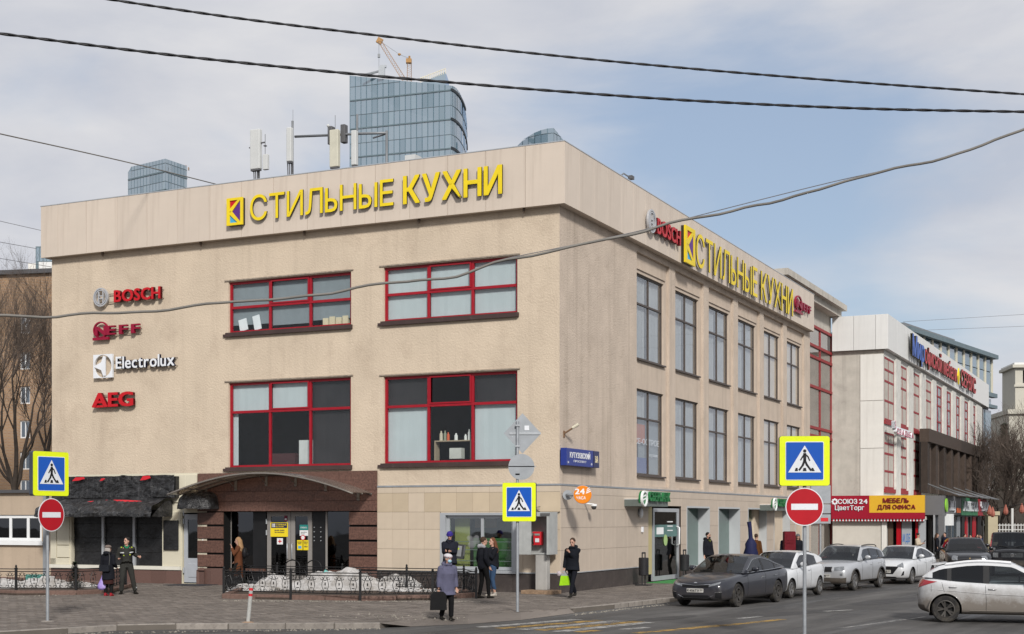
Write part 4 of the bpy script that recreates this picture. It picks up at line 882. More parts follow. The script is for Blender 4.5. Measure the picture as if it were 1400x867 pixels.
t = thing('roof_spotlight', 'small floodlight arm poking above the side parapet', 'floodlight', F2.w(F2.hx(845, 0), .1, ZP), F2.a); MB().tube([(0, 0, 0), (.3, -.2, .28), (.7, -.3, .2)], .03, 5).build('arm', M_pipe, t); MB().box(.6, .85, -.4, -.25, .15, .27).build('lamp_head', M_antd, t)
# ================================================================ ground
S = Vector((math.sin(R(32)), math.cos(R(32)), 0)); SN = Vector((S.y, -S.x, 0))
ZR = -.12
M_asph = mat('asphalt', (.090, .086, .082), .88, var=.35, vs=.35, bump=.35, bs=70, bd=.01, stain=(.5, .35, (.045, .045, .046), .52, .66), mscale=(1, 1, 1))
nt_ = M_asph.node_tree
def add_tracks(m):
    nt = m.node_tree; b = nt.nodes['Principled BSDF']; L = nt.links.new
    tc = N(nt, 'ShaderNodeTexCoord'); mp = N(nt, 'ShaderNodeMapping'); mp.inputs['Rotation'].default_value = (0, 0, R(-52)); mp.vector_type = 'TEXTURE' if False else 'POINT'
    rot = N(nt, 'ShaderNodeMapping'); rot.inputs['Scale'].default_value = (.07, .9, 1); rot.vector_type = 'POINT'
    mp.inputs['Rotation'].default_value = (0, 0, -R(58)); L(tc.outputs['Object'], mp.inputs[0]); L(mp.outputs[0], rot.inputs[0])
    n = N(nt, 'ShaderNodeTexNoise', Scale=1.0, Detail=7, Roughness=.62, Distortion=.25); L(rot.outputs[0], n.inputs['Vector'])
    r1 = N(nt, 'ShaderNodeMapRange'); r1.inputs[1].default_value = .42; r1.inputs[2].default_value = .66; r1.inputs[3].default_value = .62; r1.inputs[4].default_value = 1.35; L(n.outputs['Fac'], r1.inputs[0])
    src = b.inputs['Base Color'].links[0].from_socket
    v = N(nt, 'ShaderNodeVectorMath', operation='SCALE'); L(src, v.inputs[0]); L(r1.outputs[0], v.inputs['Scale']); L(v.outputs[0], b.inputs['Base Color'])
    r2 = N(nt, 'ShaderNodeMapRange'); r2.inputs[1].default_value = .38; r2.inputs[2].default_value = .5; r2.inputs[3].default_value = .45; r2.inputs[4].default_value = .88; L(n.outputs['Fac'], r2.inputs[0]); L(r2.outputs[0], b.inputs['Roughness'])
add_tracks(M_asph)
M_pave = mat('pavement_base', (.12, .105, .09), .92, var=.15, vs=1.4, bump=.3, bs=40, bd=.01)
M_blk = mat('paving_block', (.155, .134, .117), .88, var=.16, vs=.55, isl=.28, bump=.25, bs=80, bd=.004, stain=(.5, .8, (.09, .075, .065), .52, .68))
M_kerb = mat('kerb_stone', (.25, .225, .20), .88, var=.2, vs=3, orand=.12, bump=.4, bs=40, bd=.01, stain=(.6, 4, (.11, .095, .085), .5, .68))
M_kerbr = mat('granite_kerb', (.16, .10, .08), .8, var=.25, vs=9, orand=.12, stain=(.4, 12, (.08, .055, .045), .5, .65))
m = MB(); m.box(-1500, 1500, -60, 2500, ZR-.5, ZR); m.build('asphalt_road', M_asph).__setitem__('kind', 'structure')
K = [G(-60, 869), G(0, 864), G(92, 859), G(160, 855), G(240, 853.5), G(312, 853.3), G(390, 853), G(457, 852.6), G(520, 852)]
Kr = [G(560, 846), G(640, 841), G(712, 837), G(778, 832)]         # inner edge of the dropped crossing
K2 = [G(786, 831.5), G(812, 829), G(840, 826.4), G(878, 822), G(916, 818)]
e = K2[-1]; K3 = [e + S*t for t in (6, 14, 24, 36, 52)]
outer = [Vector((-40, 29, 0))] + K + Kr + K2 + K3
back = [K3[-1] + Vector((30, 60, 0)), Vector((-60, 130, 0)), Vector((-60, 29, 0))]
poly = [(p.x, p.y) for p in outer + back]
pv = MB().prismz(poly, ZR-.2, -.004).build('pavement', M_pave); tag(pv, kind='structure')
# ramp of the dropped kerb
Ro = [G(520, 857, ZR), G(562, 857, ZR), G(640, 853.5, ZR), G(712, 848, ZR), G(786, 838.5, ZR)]
Ri = [K[-1]] + Kr
m = MB(); 
for i in range(4):
    a, b, c, d = Ri[i], Ri[i+1], Ro[i+1], Ro[i]
    for (u0, u1) in ((0, 1),):
        m.add([(a.x, a.y, -.003), (b.x, b.y, -.003), (c.x, c.y, ZR+.006), (d.x, d.y, ZR+.006)], [(3, 2, 1, 0)])
m.build('dropped_kerb_ramp', M_blk, pv)
# kerb stones, one by one
def kerb_run(pts, par, mt, w_=.18, z0=ZR-.05, z1=.012, L_=1.0, name='kerb_stone', gap=.012):
    seg = []; 
    for a, b in zip(pts, pts[1:]):
        n = max(1, round((b-a).length/L_))
        for i in range(n): seg.append((a.lerp(b, i/n), a.lerp(b, (i+1)/n)))
    for a, b in seg:
        d = (b-a); l = d.length; d.normalize(); nn = Vector((-d.y, d.x, 0))
        o = MB().box(gap/2, l-gap/2, 0, w_, z0, z1 + random.uniform(-.006, .006)).build(name, mt, par, bevel=.015)
        o.location = (a.x, a.y, 0); o.rotation_euler = (0, 0, math.atan2(d.y, d.x) + random.uniform(-.004, .004))
kerb_run(K, pv, M_kerb, L_=1.3); kerb_run([K2[0]] + K2[1:] + K3, pv, M_kerb, L_=1.0)
kerb_run([K2[0] + Vector((-.9, -.5, -.0)), K2[0]], pv, M_kerb, L_=1.0, z1=-.05)
# paving blocks of the near pavement
def in_poly(x, y, pl):
    c = False; j = len(pl)-1
    for i in range(len(pl)):
        if (pl[i][1] > y) != (pl[j][1] > y) and x < (pl[j][0]-pl[i][0])*(y-pl[i][1])/(pl[j][1]-pl[i][1]) + pl[i][0]: c = not c
        j = i
    return c
near = [(p.x, p.y) for p in [Vector((-17, 31.5, 0))] + [q + Vector((0, .19, 0)) for q in K[1:]] + [q + Vector((0, .05, 0)) for q in Kr] + [q + Vector((-.1, .2, 0)) for q in K2] + [F2.w(12, -4.2)]]
bl = [F2.w(12, -.1), F2.w(0, -.1), F1.w(-21, -.08), F1.w(-26, -.1)]
near += [(p.x, p.y) for p in bl]
vs, fs = [], []; ca, sa = math.cos(-TH), math.sin(-TH); bw, bh, gp = .30, .15, .022
for j in range(-100, 130):
    for i in range(-100, 60):
        u, v_ = (i + .5*(j % 2))*bw, j*bh
        X, Y = 0 + u*ca - v_*sa, 40 + u*sa + v_*ca
        if abs(X) > 20 or not (29 < Y < 58) or not in_poly(X, Y, near): continue
        z = random.uniform(-.003, .004); k = len(vs); tl = random.uniform(-.003, .003)
        for (du, dv) in ((0, 0), (bw-gp, 0), (bw-gp, bh-gp), (0, bh-gp)):
            uu, vv = u+du-bw/2, v_+dv-bh/2; vs.append((uu*ca-vv*sa, 40+uu*sa+vv*ca, z + tl*(1 if du else -1)))
        for q in range(4): p = vs[k+q]; vs.append((p[0], p[1], -.02))
        fs += [(k, k+1, k+2, k+3), (k+4, k+5, k+1, k), (k+5, k+6, k+2, k+1), (k+6, k+7, k+3, k+2), (k+7, k+4, k, k+3)]
me = bpy.data.meshes.new('paving_blocks'); me.from_pydata(vs, [], fs); me.materials.append(M_blk); me.update()
o = bpy.data.objects.new('paving_blocks', me); COL.objects.link(o); o.parent = pv; o['kind'] = 'stuff'
# painted markings, worn
def worn(name, c, lo=.42, hi=.56):
    m = mat(name, c, .8, var=.2, vs=5); nt = m.node_tree; b = nt.nodes['Principled BSDF']; o_ = nt.nodes['Material Output']
    tc = N(nt, 'ShaderNodeTexCoord'); n = N(nt, 'ShaderNodeTexNoise', Scale=3.2, Detail=9, Roughness=.75); mr = N(nt, 'ShaderNodeMapRange'); mr.inputs[1].default_value = lo; mr.inputs[2].default_value = hi; mr.inputs[4].default_value = .85
    nt.links.new(tc.outputs['Object'], n.inputs['Vector']); nt.links.new(n.outputs['Fac'], mr.inputs[0]); nt.links.new(mr.outputs[0], b.inputs['Alpha']); return m
M_wy = worn('worn_yellow_paint', (.40, .25, .07), .38, .56); M_ww = worn('worn_white_paint', (.38, .37, .35), .38, .56)
mk = bpy.data.objects.new('road_markings', None); COL.objects.link(mk); mk['kind'] = 'structure'
for (p0, p1, wd, y_) in (((655, 858), (790, 847), .35, 0), ((682, 859.5), (820, 848.3), .35, 1), ((712, 861), (845, 849), .35, 0), ((737, 862), (874, 850), .38, 1), ((762, 864), (888, 851), .35, 0), ((790, 864.5), (818, 862), .3, 1),
                         ((868, 866), (925, 861), .3, 1), ((930, 860.5), (990, 855), .35, 1), ((985, 856), (1070, 847), .25, 1), ((1150, 859), (1265, 843.5), .1, 0), ((1128, 836), (1165, 834), .2, 0), ((1010, 846), (1040, 843), .2, 0), ((850, 861), (885, 858), .25, 0)):
    a, b = G(*p0, ZR), G(*p1, ZR); d = (b-a).normalized(); nn = Vector((-d.y, d.x, 0))*wd/2
    z = ZR+.005
    MB().quad(*[(q.x, q.y, z) for q in (a-nn, b-nn, b+nn, a+nn)]).build('painted_bar', M_wy if y_ else M_ww, mk)

# darker repairs in the asphalt, and grit swept along the kerbs
M_patch = mat('tar_patch', (.050, .048, .047), .7, var=.3, vs=2.5, bump=.3, bs=60, bd=.01)
for (px, py, rx, ry, a_, sd_) in ((1215, 822, 2.6, .55, .9, 1), (1090, 838, 2.2, .4, .8, 2), (905, 846, 1.6, .35, .9, 3), (250, 864, 1.8, .25, .1, 4), (1160, 812, 3.0, .4, 1.0, 5)):
    g = G(px, py, ZR); n = 22; pts = [Vector((rx*math.cos(2*math.pi*k/n)*(1+.25*mnoise.noise((k*.9, sd_, 0))), ry*math.sin(2*math.pi*k/n)*(1+.3*mnoise.noise((k*.9, sd_, 7))), 0)) for k in range(n)]
    m = MB(Matrix.Translation((g.x, g.y, ZR+.003 if sd_ != 5 else ZR+.0015)) @ Matrix.Rotation(a_, 4, 'Z')); m.add([tuple(p) for p in pts], [tuple(range(n))]); tag(m.build('asphalt_patch', M_patch), kind='structure')
m = MB(); rg = random.Random(12)
def grit(a, b, n, w_, z):
    for _ in range(n):
        p = a.lerp(b, rg.random()) + Vector((rg.gauss(0, w_*.3), rg.gauss(0, w_), 0)); s_ = rg.uniform(.008, .03); m.add([(p.x-s_, p.y, z), (p.x+s_*.6, p.y-s_, z), (p.x+s_, p.y+s_*.5, z), (p.x, p.y, z+s_)], [(0, 1, 3), (1, 2, 3), (2, 0, 3)])
grit(G(300, 822), G(656, 823), 420, .12, .003); grit(G(0, 868, ZR), G(520, 860, ZR), 300, .10, ZR); grit(G(0, 818), G(190, 808), 160, .15, .003); grit(G(786, 841, ZR), G(916, 826, ZR), 160, .12, ZR); grit(G(440, 840), G(640, 846), 120, .5, .003)
m.build('grit', mat('grit', (.22, .20, .17), .9, isl=.5, var=.1))['kind'] = 'stuff'
# ================================================================ iron fences, beds, snow
M_iron = mat('black_iron', (.012, .012, .013), .5, var=.2)
def scroll_mesh():
    m = MB()
    for sx in (-1, 1):
        pts = []
        for i in range(15):       # lyre shaped stem
            t = i/14; pts.append((sx*(.025 + .085*math.sin(math.pi*t)**1.5), 0, .06 + .5*t))
        m.tube(pts, .010, 4)
        for (zc, s_) in ((.1, 1), (.50, -1)):
            p2 = []
            for i in range(12):
                a = i/11*math.pi*1.5; r_ = .055*(1-.55*i/11); p2.append((sx*(.10 + r_*math.cos(a) - .0), 0, zc + s_*r_*math.sin(a)))
            m.tube(p2, .009, 4)
    m.ell((0, 0, .33), .022, .02, .05, 6, 4); m.box(-.04, .04, -.012, .012, .20, .225); m.box(-.04, .04, -.012, .012, .43, .455)
    return m.mesh('scroll', M_iron)
SCR = scroll_mesh()
def iron_fence(pts, label, z=.13, hgt=.72, nsc=None, posts=None):
    t = thing('iron_fence', label, 'fence', (pts[0].x, pts[0].y, 0), 0, 'low iron fences round the flower beds'); o0 = pts[0]
    for i, p in enumerate(pts):
        if posts and not posts[i]: continue
        q = p - o0; m = MB(); m.box(q.x-.035, q.x+.035, q.y-.035, q.y+.035, 0, hgt+z); m.ell((q.x, q.y, hgt+z+.045), .035, .035, .055, 8, 6); m.box(q.x-.045, q.x+.045, q.y-.045, q.y+.045, hgt+z-.02, hgt+z); m.build('post', M_iron, t)
    for a, b in zip(pts, pts[1:]):
        a, b = a-o0, b-o0; d = b-a; l = d.length; d.normalize()
        for zz in (.08, .60, .68): MB().tube([(a.x, a.y, z+zz), (b.x, b.y, z+zz)], .014, 4).build('rail', M_iron, t)
        n = max(1, round(l/.42))
        for k in range(n):
            s_ = bpy.data.objects.new('scroll', SCR); COL.objects.link(s_); s_.parent = t; q = a.lerp(b, (k+.5)/n); s_.location = (q.x, q.y, z+.02); s_.rotation_euler = (0, 0, math.atan2(d.y, d.x)); s_.scale = (1, 1, 1.0)
    return t
fr = [G(306, 811, .13), G(397.5, 814, .13), G(492.5, 816, .13), G(591.5, 815.5, .13), G(651, 812.5, .13)]
fb = [G(306, 811, .13), G(352, 802.5, .13)]
iron_fence(fr, 'long low black scrollwork fence along the front of the snow bed')
iron_fence([F1.w(F1.hx(334, -1.7), -1.7), F1.w(F1.hx(379, -1.7), -1.7), F1.w(F1.hx(468, -1.7), -1.7), F1.w(F1.hx(556, -1.7), -1.7), F1.w(F1.hx(640, -1.2), -1.5), fr[-1]], 'rear run of low black fence between the snow bed and the entrance', z=.1, posts=[1, 1, 1, 1, 1, 0])
iron_fence([fr[0], F1.w(F1.hx(334, -1.7), -1.7)], 'short left end of the low fence at the snow bed', z=.12, posts=[0, 0])
fl = [G(-60, 806, .13), G(22, 807.5, .13), G(104, 807.5, .13), G(150, 805, .13), G(172, 800, .13)]
iron_fence(fl, 'low black scrollwork fence of the left bed, behind the crosswalk sign pole')
def bed(pts, name, label):
    t = thing(name, label, 'planter', (0, 0, 0)); m = MB(); m.prismz([(p.x, p.y) for p in pts], -.02, .06); m.build('soil', mat('soil', (.06, .045, .035), .95, var=.4, vs=6, bump=.6, bs=20, bd=.04), t)
    kerb_run(pts + [pts[0]], t, M_kerbr, w_=.22, z0=-.02, z1=.14, L_=1.1, name='kerb_stone'); return t
bed([G(303, 818.5), G(397, 820), G(492, 821.5), G(592, 820.5), G(656, 816.5), F1.w(F1.hx(640, -1.2), -1.35), F1.w(F1.hx(336, -1.6), -1.55)], 'planting_bed', 'long granite edged bed filled with old snow before the entrance')
bed([G(-70, 810), G(22, 814), G(104, 813.5), G(154, 811), G(182, 803), F1.w(-21, -.7), F1.w(-26, -.7)], 'planting_bed', 'left granite edged bed beneath the black covered windows')
M_snow = mat('dirty_snow', (.44, .43, .42), .85, var=.22, vs=3.5, bump=.7, bs=10, bd=.08, stain=(.85, 1.9, (.17, .15, .125), .45, .68))
def snow(cx, cy, rx, ry, h, ang, label, seed):
    t = thing('snow_pile', label, 'snow pile', (cx, cy, .05), ang); m = MB(); nu, nv = 90, 34; vs = []
    for i in range(nu+1):
        for j in range(nv+1):
            x, y = (i/nu*2-1)*rx, (j/nv*2-1)*ry; r2 = (x/rx)**2 + (y/ry)**2
            e = max(0, 1-r2)**.38; q = mnoise.noise((x*1.1+seed, y*1.1, 0)); q2 = mnoise.noise((x*4+seed, y*4, 5)); q3 = mnoise.noise((x*11, y*11+seed, 9))
            vs.append((x, y, e*h*(.75+.6*q) + e**.4*(.10*q2 + .055*q3) - (.02 if r2 < 1 else .12)))
    m.add(vs, [(i*(nv+1)+j, (i+1)*(nv+1)+j, (i+1)*(nv+1)+j+1, i*(nv+1)+j+1) for i in range(nu) for j in range(nv)]); m.build('snow', M_snow, t)
    ml = MB(); rg = random.Random(seed)
    for k in range(80):
        a = rg.uniform(0, 6.28); d = rg.uniform(.3, .98); x, y = rx*d*math.cos(a), ry*d*math.sin(a); s_ = rg.uniform(.02, .07)
        z = max(0, 1-d*d)**.55*h*(.75+.6*mnoise.noise((x*1.1+seed, y*1.1, 0))) + .02; ml.ell((x, y, z), s_, s_*.8, s_*.6, 5, 4)
    o = ml.build('snow_lumps', M_snow, t); o['kind'] = 'stuff'
g = G(462, 808); snow(g.x, g.y, 2.9, .85, .68, -.10, 'tall heap of dirty snow behind the low fence in front of the entrance', 3)
g = G(340, 809); snow(g.x+.15, g.y, .9, .6, .22, -.2, 'small grey snow remnant at the left end of the entrance bed', 8)
g = G(45, 806); snow(g.x, g.y, 2.2, .55, .38, 0, 'low snow patch in the left bed by the pole', 11)
g = G(575, 811); snow(g.x, g.y, 1.4, .35, .10, -.1, 'thin icy strip at the right end of the entrance bed', 15)
t = thing('litter', 'turquoise plastic scrap lying on top of the snow heap', 'litter', G(447, 782, 1.0) if False else Vector((P(447, 783, G(462, 808).y)))); MB().obox((0, 0, 0), .2, .12, .12, Matrix.Rotation(.5, 3, 'Y')).build('scrap', mat('turquoise', (.15, .45, .42), .5), t)
t = thing('plastic_crate', 'turquoise crate half buried in the snow of the left bed', 'crate', G(48, 803), -.1); MB().wall(-.35, .35, .05, .45, [(-.28+.2*i, -.15+.2*i, .12, .38) for i in range(3)], 0, .03).build('side', mat('crate_green', (.07, .22, .19), .6, var=.2), t); MB().box(-.35, .35, .03, .45, .05, .4).build('box', MATS['crate_green'], t)
for p_, lb in ((400, 'left black bike hoop behind the snow heap'), (429, 'right black bike hoop behind the snow heap')):
    t = thing('bike_hoop', lb, 'bike rack', F1.w(F1.hx(p_, -.9), -.9), -TH, 'bike hoops before the entrance'); MB().tube([(-.3, 0, 0), (-.3, 0, .75)] + [(-.3*math.cos(math.pi*i/10), 0, .75+.22*math.sin(math.pi*i/10)) for i in range(1, 10)] + [(.3, 0, .75), (.3, 0, 0)], .022, 6).build('hoop', M_iron, t, smooth=True)
    MB().tube([(-.3, 0, .62), (.3, 0, .62)], .015, 5).build('cross_bar', M_iron, t)
# little evergreen
t = thing('evergreen_bush', 'small dark evergreen bush behind the low fence', 'bush', G(102, 808)); m = MB(); rg = random.Random(4)
for k in range(900):
    h_ = rg.random()**.8; a = rg.uniform(0, 6.28); r_ = (.26*(1-h_)+.03)*rg.random()**.5; p = Vector((r_*math.cos(a), r_*math.sin(a), .1+h_*.85)); d = Vector((math.cos(a), math.sin(a), .6))*.07; n_ = Vector((-math.sin(a), math.cos(a), .2))*.015
    m.add([tuple(p-n_), tuple(p+n_), tuple(p+d)], [(0, 1, 2)])
m.build('foliage', mat('evergreen', (.022, .035, .018), .8, var=.3), t); MB().tube([(0, 0, 0), (0, 0, .8)], [.03, .01], 6).build('trunk', mat('bark', (.05, .038, .03), .9), t)
# bollard
g = G(339, 852); t = thing('bollard', 'leaning white marker post with two red bands at the kerb', 'bollard', g, 0); d = Vector((.09, 0, .99)).normalized()
MB().lathe([(.15, 0), (.13, .02), (.06, .04)], (0, 0, 0), 12).build('base', mat('bollard_base', (.3, .2, .13), .8), t)
def seg(z0, z1, mt, n_): MB().tube([d*z0, d*z1], .046, 10).build(n_, mt, t, smooth='a')
seg(.02, .62, mat('bollard_white', (.40, .40, .38), .6, var=.25, stain=(.5, 6, (.2, .18, .16), .5, .7)), 'shaft'); seg(.62, .68, M_redp, 'red_band'); seg(.68, .75, MATS['bollard_white'], 'white_band'); seg(.75, .81, M_redp, 'red_band'); seg(.81, .86, MATS['bollard_white'], 'cap')

# ================================================================ road signs
M_fl = mat('fluorescent_yellow', (.70, .80, .01), .5, var=.06, stain=(.35, 5, (.40, .42, .08), .55, .75)); M_sblue = mat('sign_blue', (.01, .085, .42), .35, var=.03); M_sred = mat('sign_red', (.38, .004, .012), .4, var=.1); M_swh = mat('sign_white', (.66, .68, .71), .45, var=.06, stain=(.4, 5, (.42, .41, .38), .5, .75)); M_sblk = mat('sign_black', (.01, .01, .012), .5, var=0)
M_sback = mat('sign_back', (.30, .32, .34), .5, metal=.3, var=.12, vs=4); M_case = mat('sign_case', (.05, .06, .08), .5)
def rbox(x0, x1, z0, z1, r, y0, y1, n=4):
    pts = []
    for cx, cz, a0 in ((x1-r, z0+r, -90), (x1-r, z1-r, 0), (x0+r, z1-r, 90), (x0+r, z0+r, 180)):
        for k in range(n+1): a = R(a0+90*k/n); pts.append((cx+r*math.cos(a), cz+r*math.sin(a)))
    return MB().prism(pts, y0, y1)
def crosswalk(par, w_, h_, zc, yaw=0, mirror=1, dx=0, thick=.12):
    o = bpy.data.objects.new('crosswalk_sign', rbox(-w_/2, w_/2, -h_/2, h_/2, .05*w_, 0, thick).mesh('crosswalk_sign', [M_fl])); COL.objects.link(o); o.parent = par; o.location = (dx, -.1, zc); o.rotation_euler = (0, 0, yaw)
    def sub(n_, mb, mt): return mb.build(n_, mt, o)
    sub('case', rbox(-w_/2-.004, w_/2+.004, -h_/2-.004, h_/2+.004, .05*w_, .02, thick+.03), M_case)
    bw, bh = w_*.385, h_*.39
    sub('border', rbox(-bw, bw, -bh, bh, .03, -.006, .001), M_swh); sub('blue_field', rbox(-bw+.014, bw-.014, -bh+.014, bh-.014, .02, -.010, -.0065), M_sblue)
    tw, tb, tt = bw*.86, -bh*.60, bh*.80
    sub('triangle', MB().prism([(-tw, tb), (tw, tb), (0, tt)], -.014, -.0105), M_swh)
    s_ = (tt-tb); X = lambda u: u*s_*.5*mirror; Z = lambda v_: tb + v_*s_
    m = MB(); y0, y1 = -.018, -.0145
    def limb(a, b, t_):
        ax, az, bx, bz = X(a[0]), Z(a[1]), X(b[0]), Z(b[1]); d = Vector((bx-ax, bz-az)).normalized(); n_ = Vector((-d.y, d.x))*t_*s_; e = d*t_*.5*s_
        pts = [(ax+n_.x-e.x, az+n_.y-e.y), (bx+n_.x+e.x, bz+n_.y+e.y), (bx-n_.x+e.x, bz-n_.y+e.y), (ax-n_.x-e.x, az-n_.y-e.y)]
        m.prism(pts[::-1], y0, y1)
    hx_, hz_ = X(.0), Z(.795); m.prism([(hx_+.062*s_*math.cos(2*math.pi*k/12), hz_+.062*s_*math.sin(2*math.pi*k/12)) for k in range(12)], y0, y1)
    for a, b, t_ in (((-.0, .69), (.0, .47), .055), ((.02, .68), (.24, .58), .026), ((.24, .58), (.36, .44), .024), ((-.03, .68), (-.18, .56), .026), ((-.18, .56), (-.30, .46), .024), ((.0, .45), (.16, .28), .040), ((.16, .28), (.46, .08), .036), ((-.02, .45), (-.14, .27), .040), ((-.14, .27), (-.40, .09), .036)): limb(a, b, t_)
    sub('pedestrian', m, M_sblk)
    for (a, b, c_, d_) in ((-.74, -.50, -.50, -.62), (-.14, .14, .09, -.09), (.50, .74, .62, .50)):
        sub('stripe', MB().prism([(X(a), Z(.05)), (X(b), Z(.05)), (X(c_ if a > -.7 else -.52), Z(.17)), (X(d_ if a > -.7 else -.66), Z(.17))], y0, y1), M_sblk)
    return o
def noentry(par, r, zc, yaw=0, dx=0):
    o = MB().lathe([(r, 0), (r, .012)], (0, .012, 0), 36, 'y').build('no_entry_sign', M_swh, par); o.location = (dx, -.09, zc); o.rotation_euler = (0, 0, yaw)
    MB().lathe([(r*.95, 0), (r*.95, .003)], (0, -.001, 0), 36, 'y').build('red_disc', M_sred, o); MB().box(-r*.7, r*.7, -.008, -.0045, -r*.16, r*.16).build('white_bar', M_swh, o)
    MB().box(-.05, .05, .014, .07, -.1, .1).build('clamp', M_steel, o); return o
def pole(par, h_, r=.038): return MB().tube([(0, 0, 0), (0, 0, h_)], r, 12).build('pole', M_steel, par, smooth='a')
def zat(py, d): return CH + (H-py)/F*d
b = G(65, 850); t = thing('road_sign_post', 'left road sign post with tilted view of crosswalk and no entry signs', 'road sign', b)
pole(t, zat(622, b.y)); crosswalk(t, .98, 1.02, zat(648, b.y), R(56), 1, .12); noentry(t, .385, zat(704, b.y), R(60), .12)
MB().ell((0, 0, 0), .16, .12, .03, 10, 5).build('footing', M_kerb, t)
b = G(707.5, 836.5); t = thing('road_sign_post', 'middle road sign post with crosswalk sign below a round and a diamond sign back', 'road sign', b)
pole(t, zat(576, b.y)); crosswalk(t, .86, .99, zat(686.5, b.y), R(-9), 1, .04)
MB().lathe([(.335, 0), (.335, .01)], (.1, -.05, zat(638.5, b.y)), 30, 'y').build('round_sign_back', M_sback, t)
c_ = zat(592.5, b.y); m = MB(); m.prism([(-.48+.13, c_), (.13, c_-.52), (.48+.13, c_), (.13, c_+.52)][::1], .04, .052); m.build('diamond_sign_back', M_sback, t)
MB().box(-.34+.13, .6, .02, .035, c_-.03, c_+.03).build('stiffener', M_steel, t); MB().box(-.24, .47, -.06, -.045, zat(638, b.y)-.012, zat(638, b.y)+.012).build('stiffener', M_steel, t)
for q in (c_-.33, c_+.2, zat(638, b.y)-.2): MB().box(-.055, .055, -.06, .05, q-.02, q+.02).build('clamp', M_steel, t)
MB().box(.18, .3, .03, .039, c_+.08, c_+.2).build('sticker', M_swh, t)
b = G(1100, 870.5); t = thing('road_sign_post', 'right and largest looking road sign post with crosswalk and no entry signs by the road', 'road sign', b)
pole(t, zat(605, b.y)); crosswalk(t, 1.0, 1.0, zat(630.5, b.y), R(-3), 1, -.02); noentry(t, .385, zat(693, b.y), 0, -.02)
b = Vector(P(1121.5, 765, 66)); b.z = 0; t = thing('road_sign_post', 'far post with three grey sign backs between the cars and the red shop sign', 'road sign', b)
pole(t, 3.9, .05); 
for i, (q0, q1, w_) in enumerate(((664, 688.5, .92), (690, 702, .92), (703.5, 716, .92))): MB().box(-.45, .47, -.09, -.06, zat(q1, b.y), zat(q0, b.y)).build('sign_back', M_sback, t, bevel=.01)
MB().box(.0, .35, -.1, -.091, zat(713, b.y), zat(708, b.y)).build('sticker', M_redp, t)

# ================================================================ the neighbours on the street side
M_conc = mat('rough_concrete', (.46, .43, .38), .92, var=.15, vs=1.2, bump=.4, bs=12, streak=(.5, 2.2, (.20, .18, .16)), stain=(.4, .9, (.22, .2, .18), .55, .72))
M_pale = mat('pale_panel', (.70, .685, .64), .6, var=.04, orand=.03, streak=(.3, 4, (.4, .37, .33))); M_wpar = mat('white_parapet', (.66, .66, .64), .5, var=.03, orand=.03, streak=(.3, 5, (.42, .41, .4)))
M_pil = mat('grey_pilaster', (.58, .57, .53), .9, var=.15, streak=(.5, 4, (.24, .22, .2)), stain=(.4, 4, (.28, .2, .15), .6, .75)); M_redb = mat('faded_red_steel', (.27, .028, .032), .6, var=.15, vs=4, stain=(.4, 6, (.16, .06, .05), .55, .7))
M_wood = mat('dark_timber', (.062, .044, .034), .75, var=.25, vs=3, orand=.55, streak=(.4, 20, (.11, .085, .07))); M_gl3 = glass('far_glass', (.5, .55, .6), .10, body=((.07, .10, .13), .75)); M_glb = glass('brown_glass', (.5, .45, .4), .18, body=((.20, .175, .15), .6))
XL = F2.hx(1136, 1.6)                                 # where the second building's near wall crosses the set-back glazed link
lk = thing('stair_link', 'narrow set back glazed link with faded red steel bars between the two buildings', 'building', F2.w(34.05, 1.6), F2.a)
L_ = XL - 34.05; zc0 = F2.hit(1120, 425, 1.6)[1]
boxo('roof_slab', M_conc, lk, -2, L_+.5, -.9, 7, zc0+.4, zc0+.75); boxo('cornice', M_conc, lk, -2, L_+.3, -.6, 6, zc0, zc0+.4); boxo('upper_wall', M_conc, lk, -.0, L_-.02, .0, .3, zc0-1.1, zc0)
m = MB(); zs_ = [0, 2.6] + [F2.hit(1120, v, 1.6)[1] for v in (604, 586, 512, 500, 428)]
zb_ = [0.05, 2.9, F2.hit(1120, 597, 1.6)[1], F2.hit(1120, 586, 1.6)[1], F2.hit(1120, 531, 1.6)[1], F2.hit(1120, 491, 1.6)[1], F2.hit(1120, 476, 1.6)[1], zc0-1.1]
for z in zb_: m.box(0, L_-.02, -.1, .02, z-.12, z+.04)
m.build('red_rail', M_redb, lk)
for k in range(5): boxo('red_mullion', M_redb, lk, L_*k/4-.05, L_*k/4+.05, -.06, .05, 0, zc0-1.1)
for i in range(4):
    for a, c_ in zip(zb_, zb_[1:]): boxo('pane', M_glb, lk, L_*i/4+.05, L_*(i+1)/4-.05, 0, .03, a+.04, c_-.12)
boxo('back_wall', M_room, lk, -1, L_, 1.2, 1.4, 0, zc0)
t = thing('roof_pipe', 'rusty bent vent pipe on the roof behind the glazed link', 'pipe', F2.w(XL, 3) + Vector((0, 0, zc0+.3)), F2.a); MB().tube([(0, 0, 0), (0, 0, 1.6), (-1, 0, 1.9), (-1.6, 0, 1.5)], .16, 8).build('pipe', mat('rusty_pipe', (.22, .13, .09), .8, var=.3), t)
F3 = Frame(F2.w(XL, 0)[:2], -TH); xc = F3.hx(1208.5); F4 = Frame(F3.w(xc, 0)[:2], math.pi/2-TH)
b2 = thing('shopping_building', 'second pale building with white parapet and narrow red framed windows down the street', 'building', F3.w(xc, 0), -TH)
Y4 = F4.hx(1341); zp1, zp0 = F3.hit(1211, 429, -.3)[1], F3.hit(1211, 477, -.3)[1]
W3 = 24
m = MB(); m.box(-W3, F3.hx(1176)-xc, 0, 20, 0, zp0); m.build('rough_wall', M_conc, b2)
xl_, xr_ = F3.hx(1176)-xc, 0
hz = [3.6, F3.hit(1190, 613)[1], F3.hit(1190, 548)[1], zp0-.25]
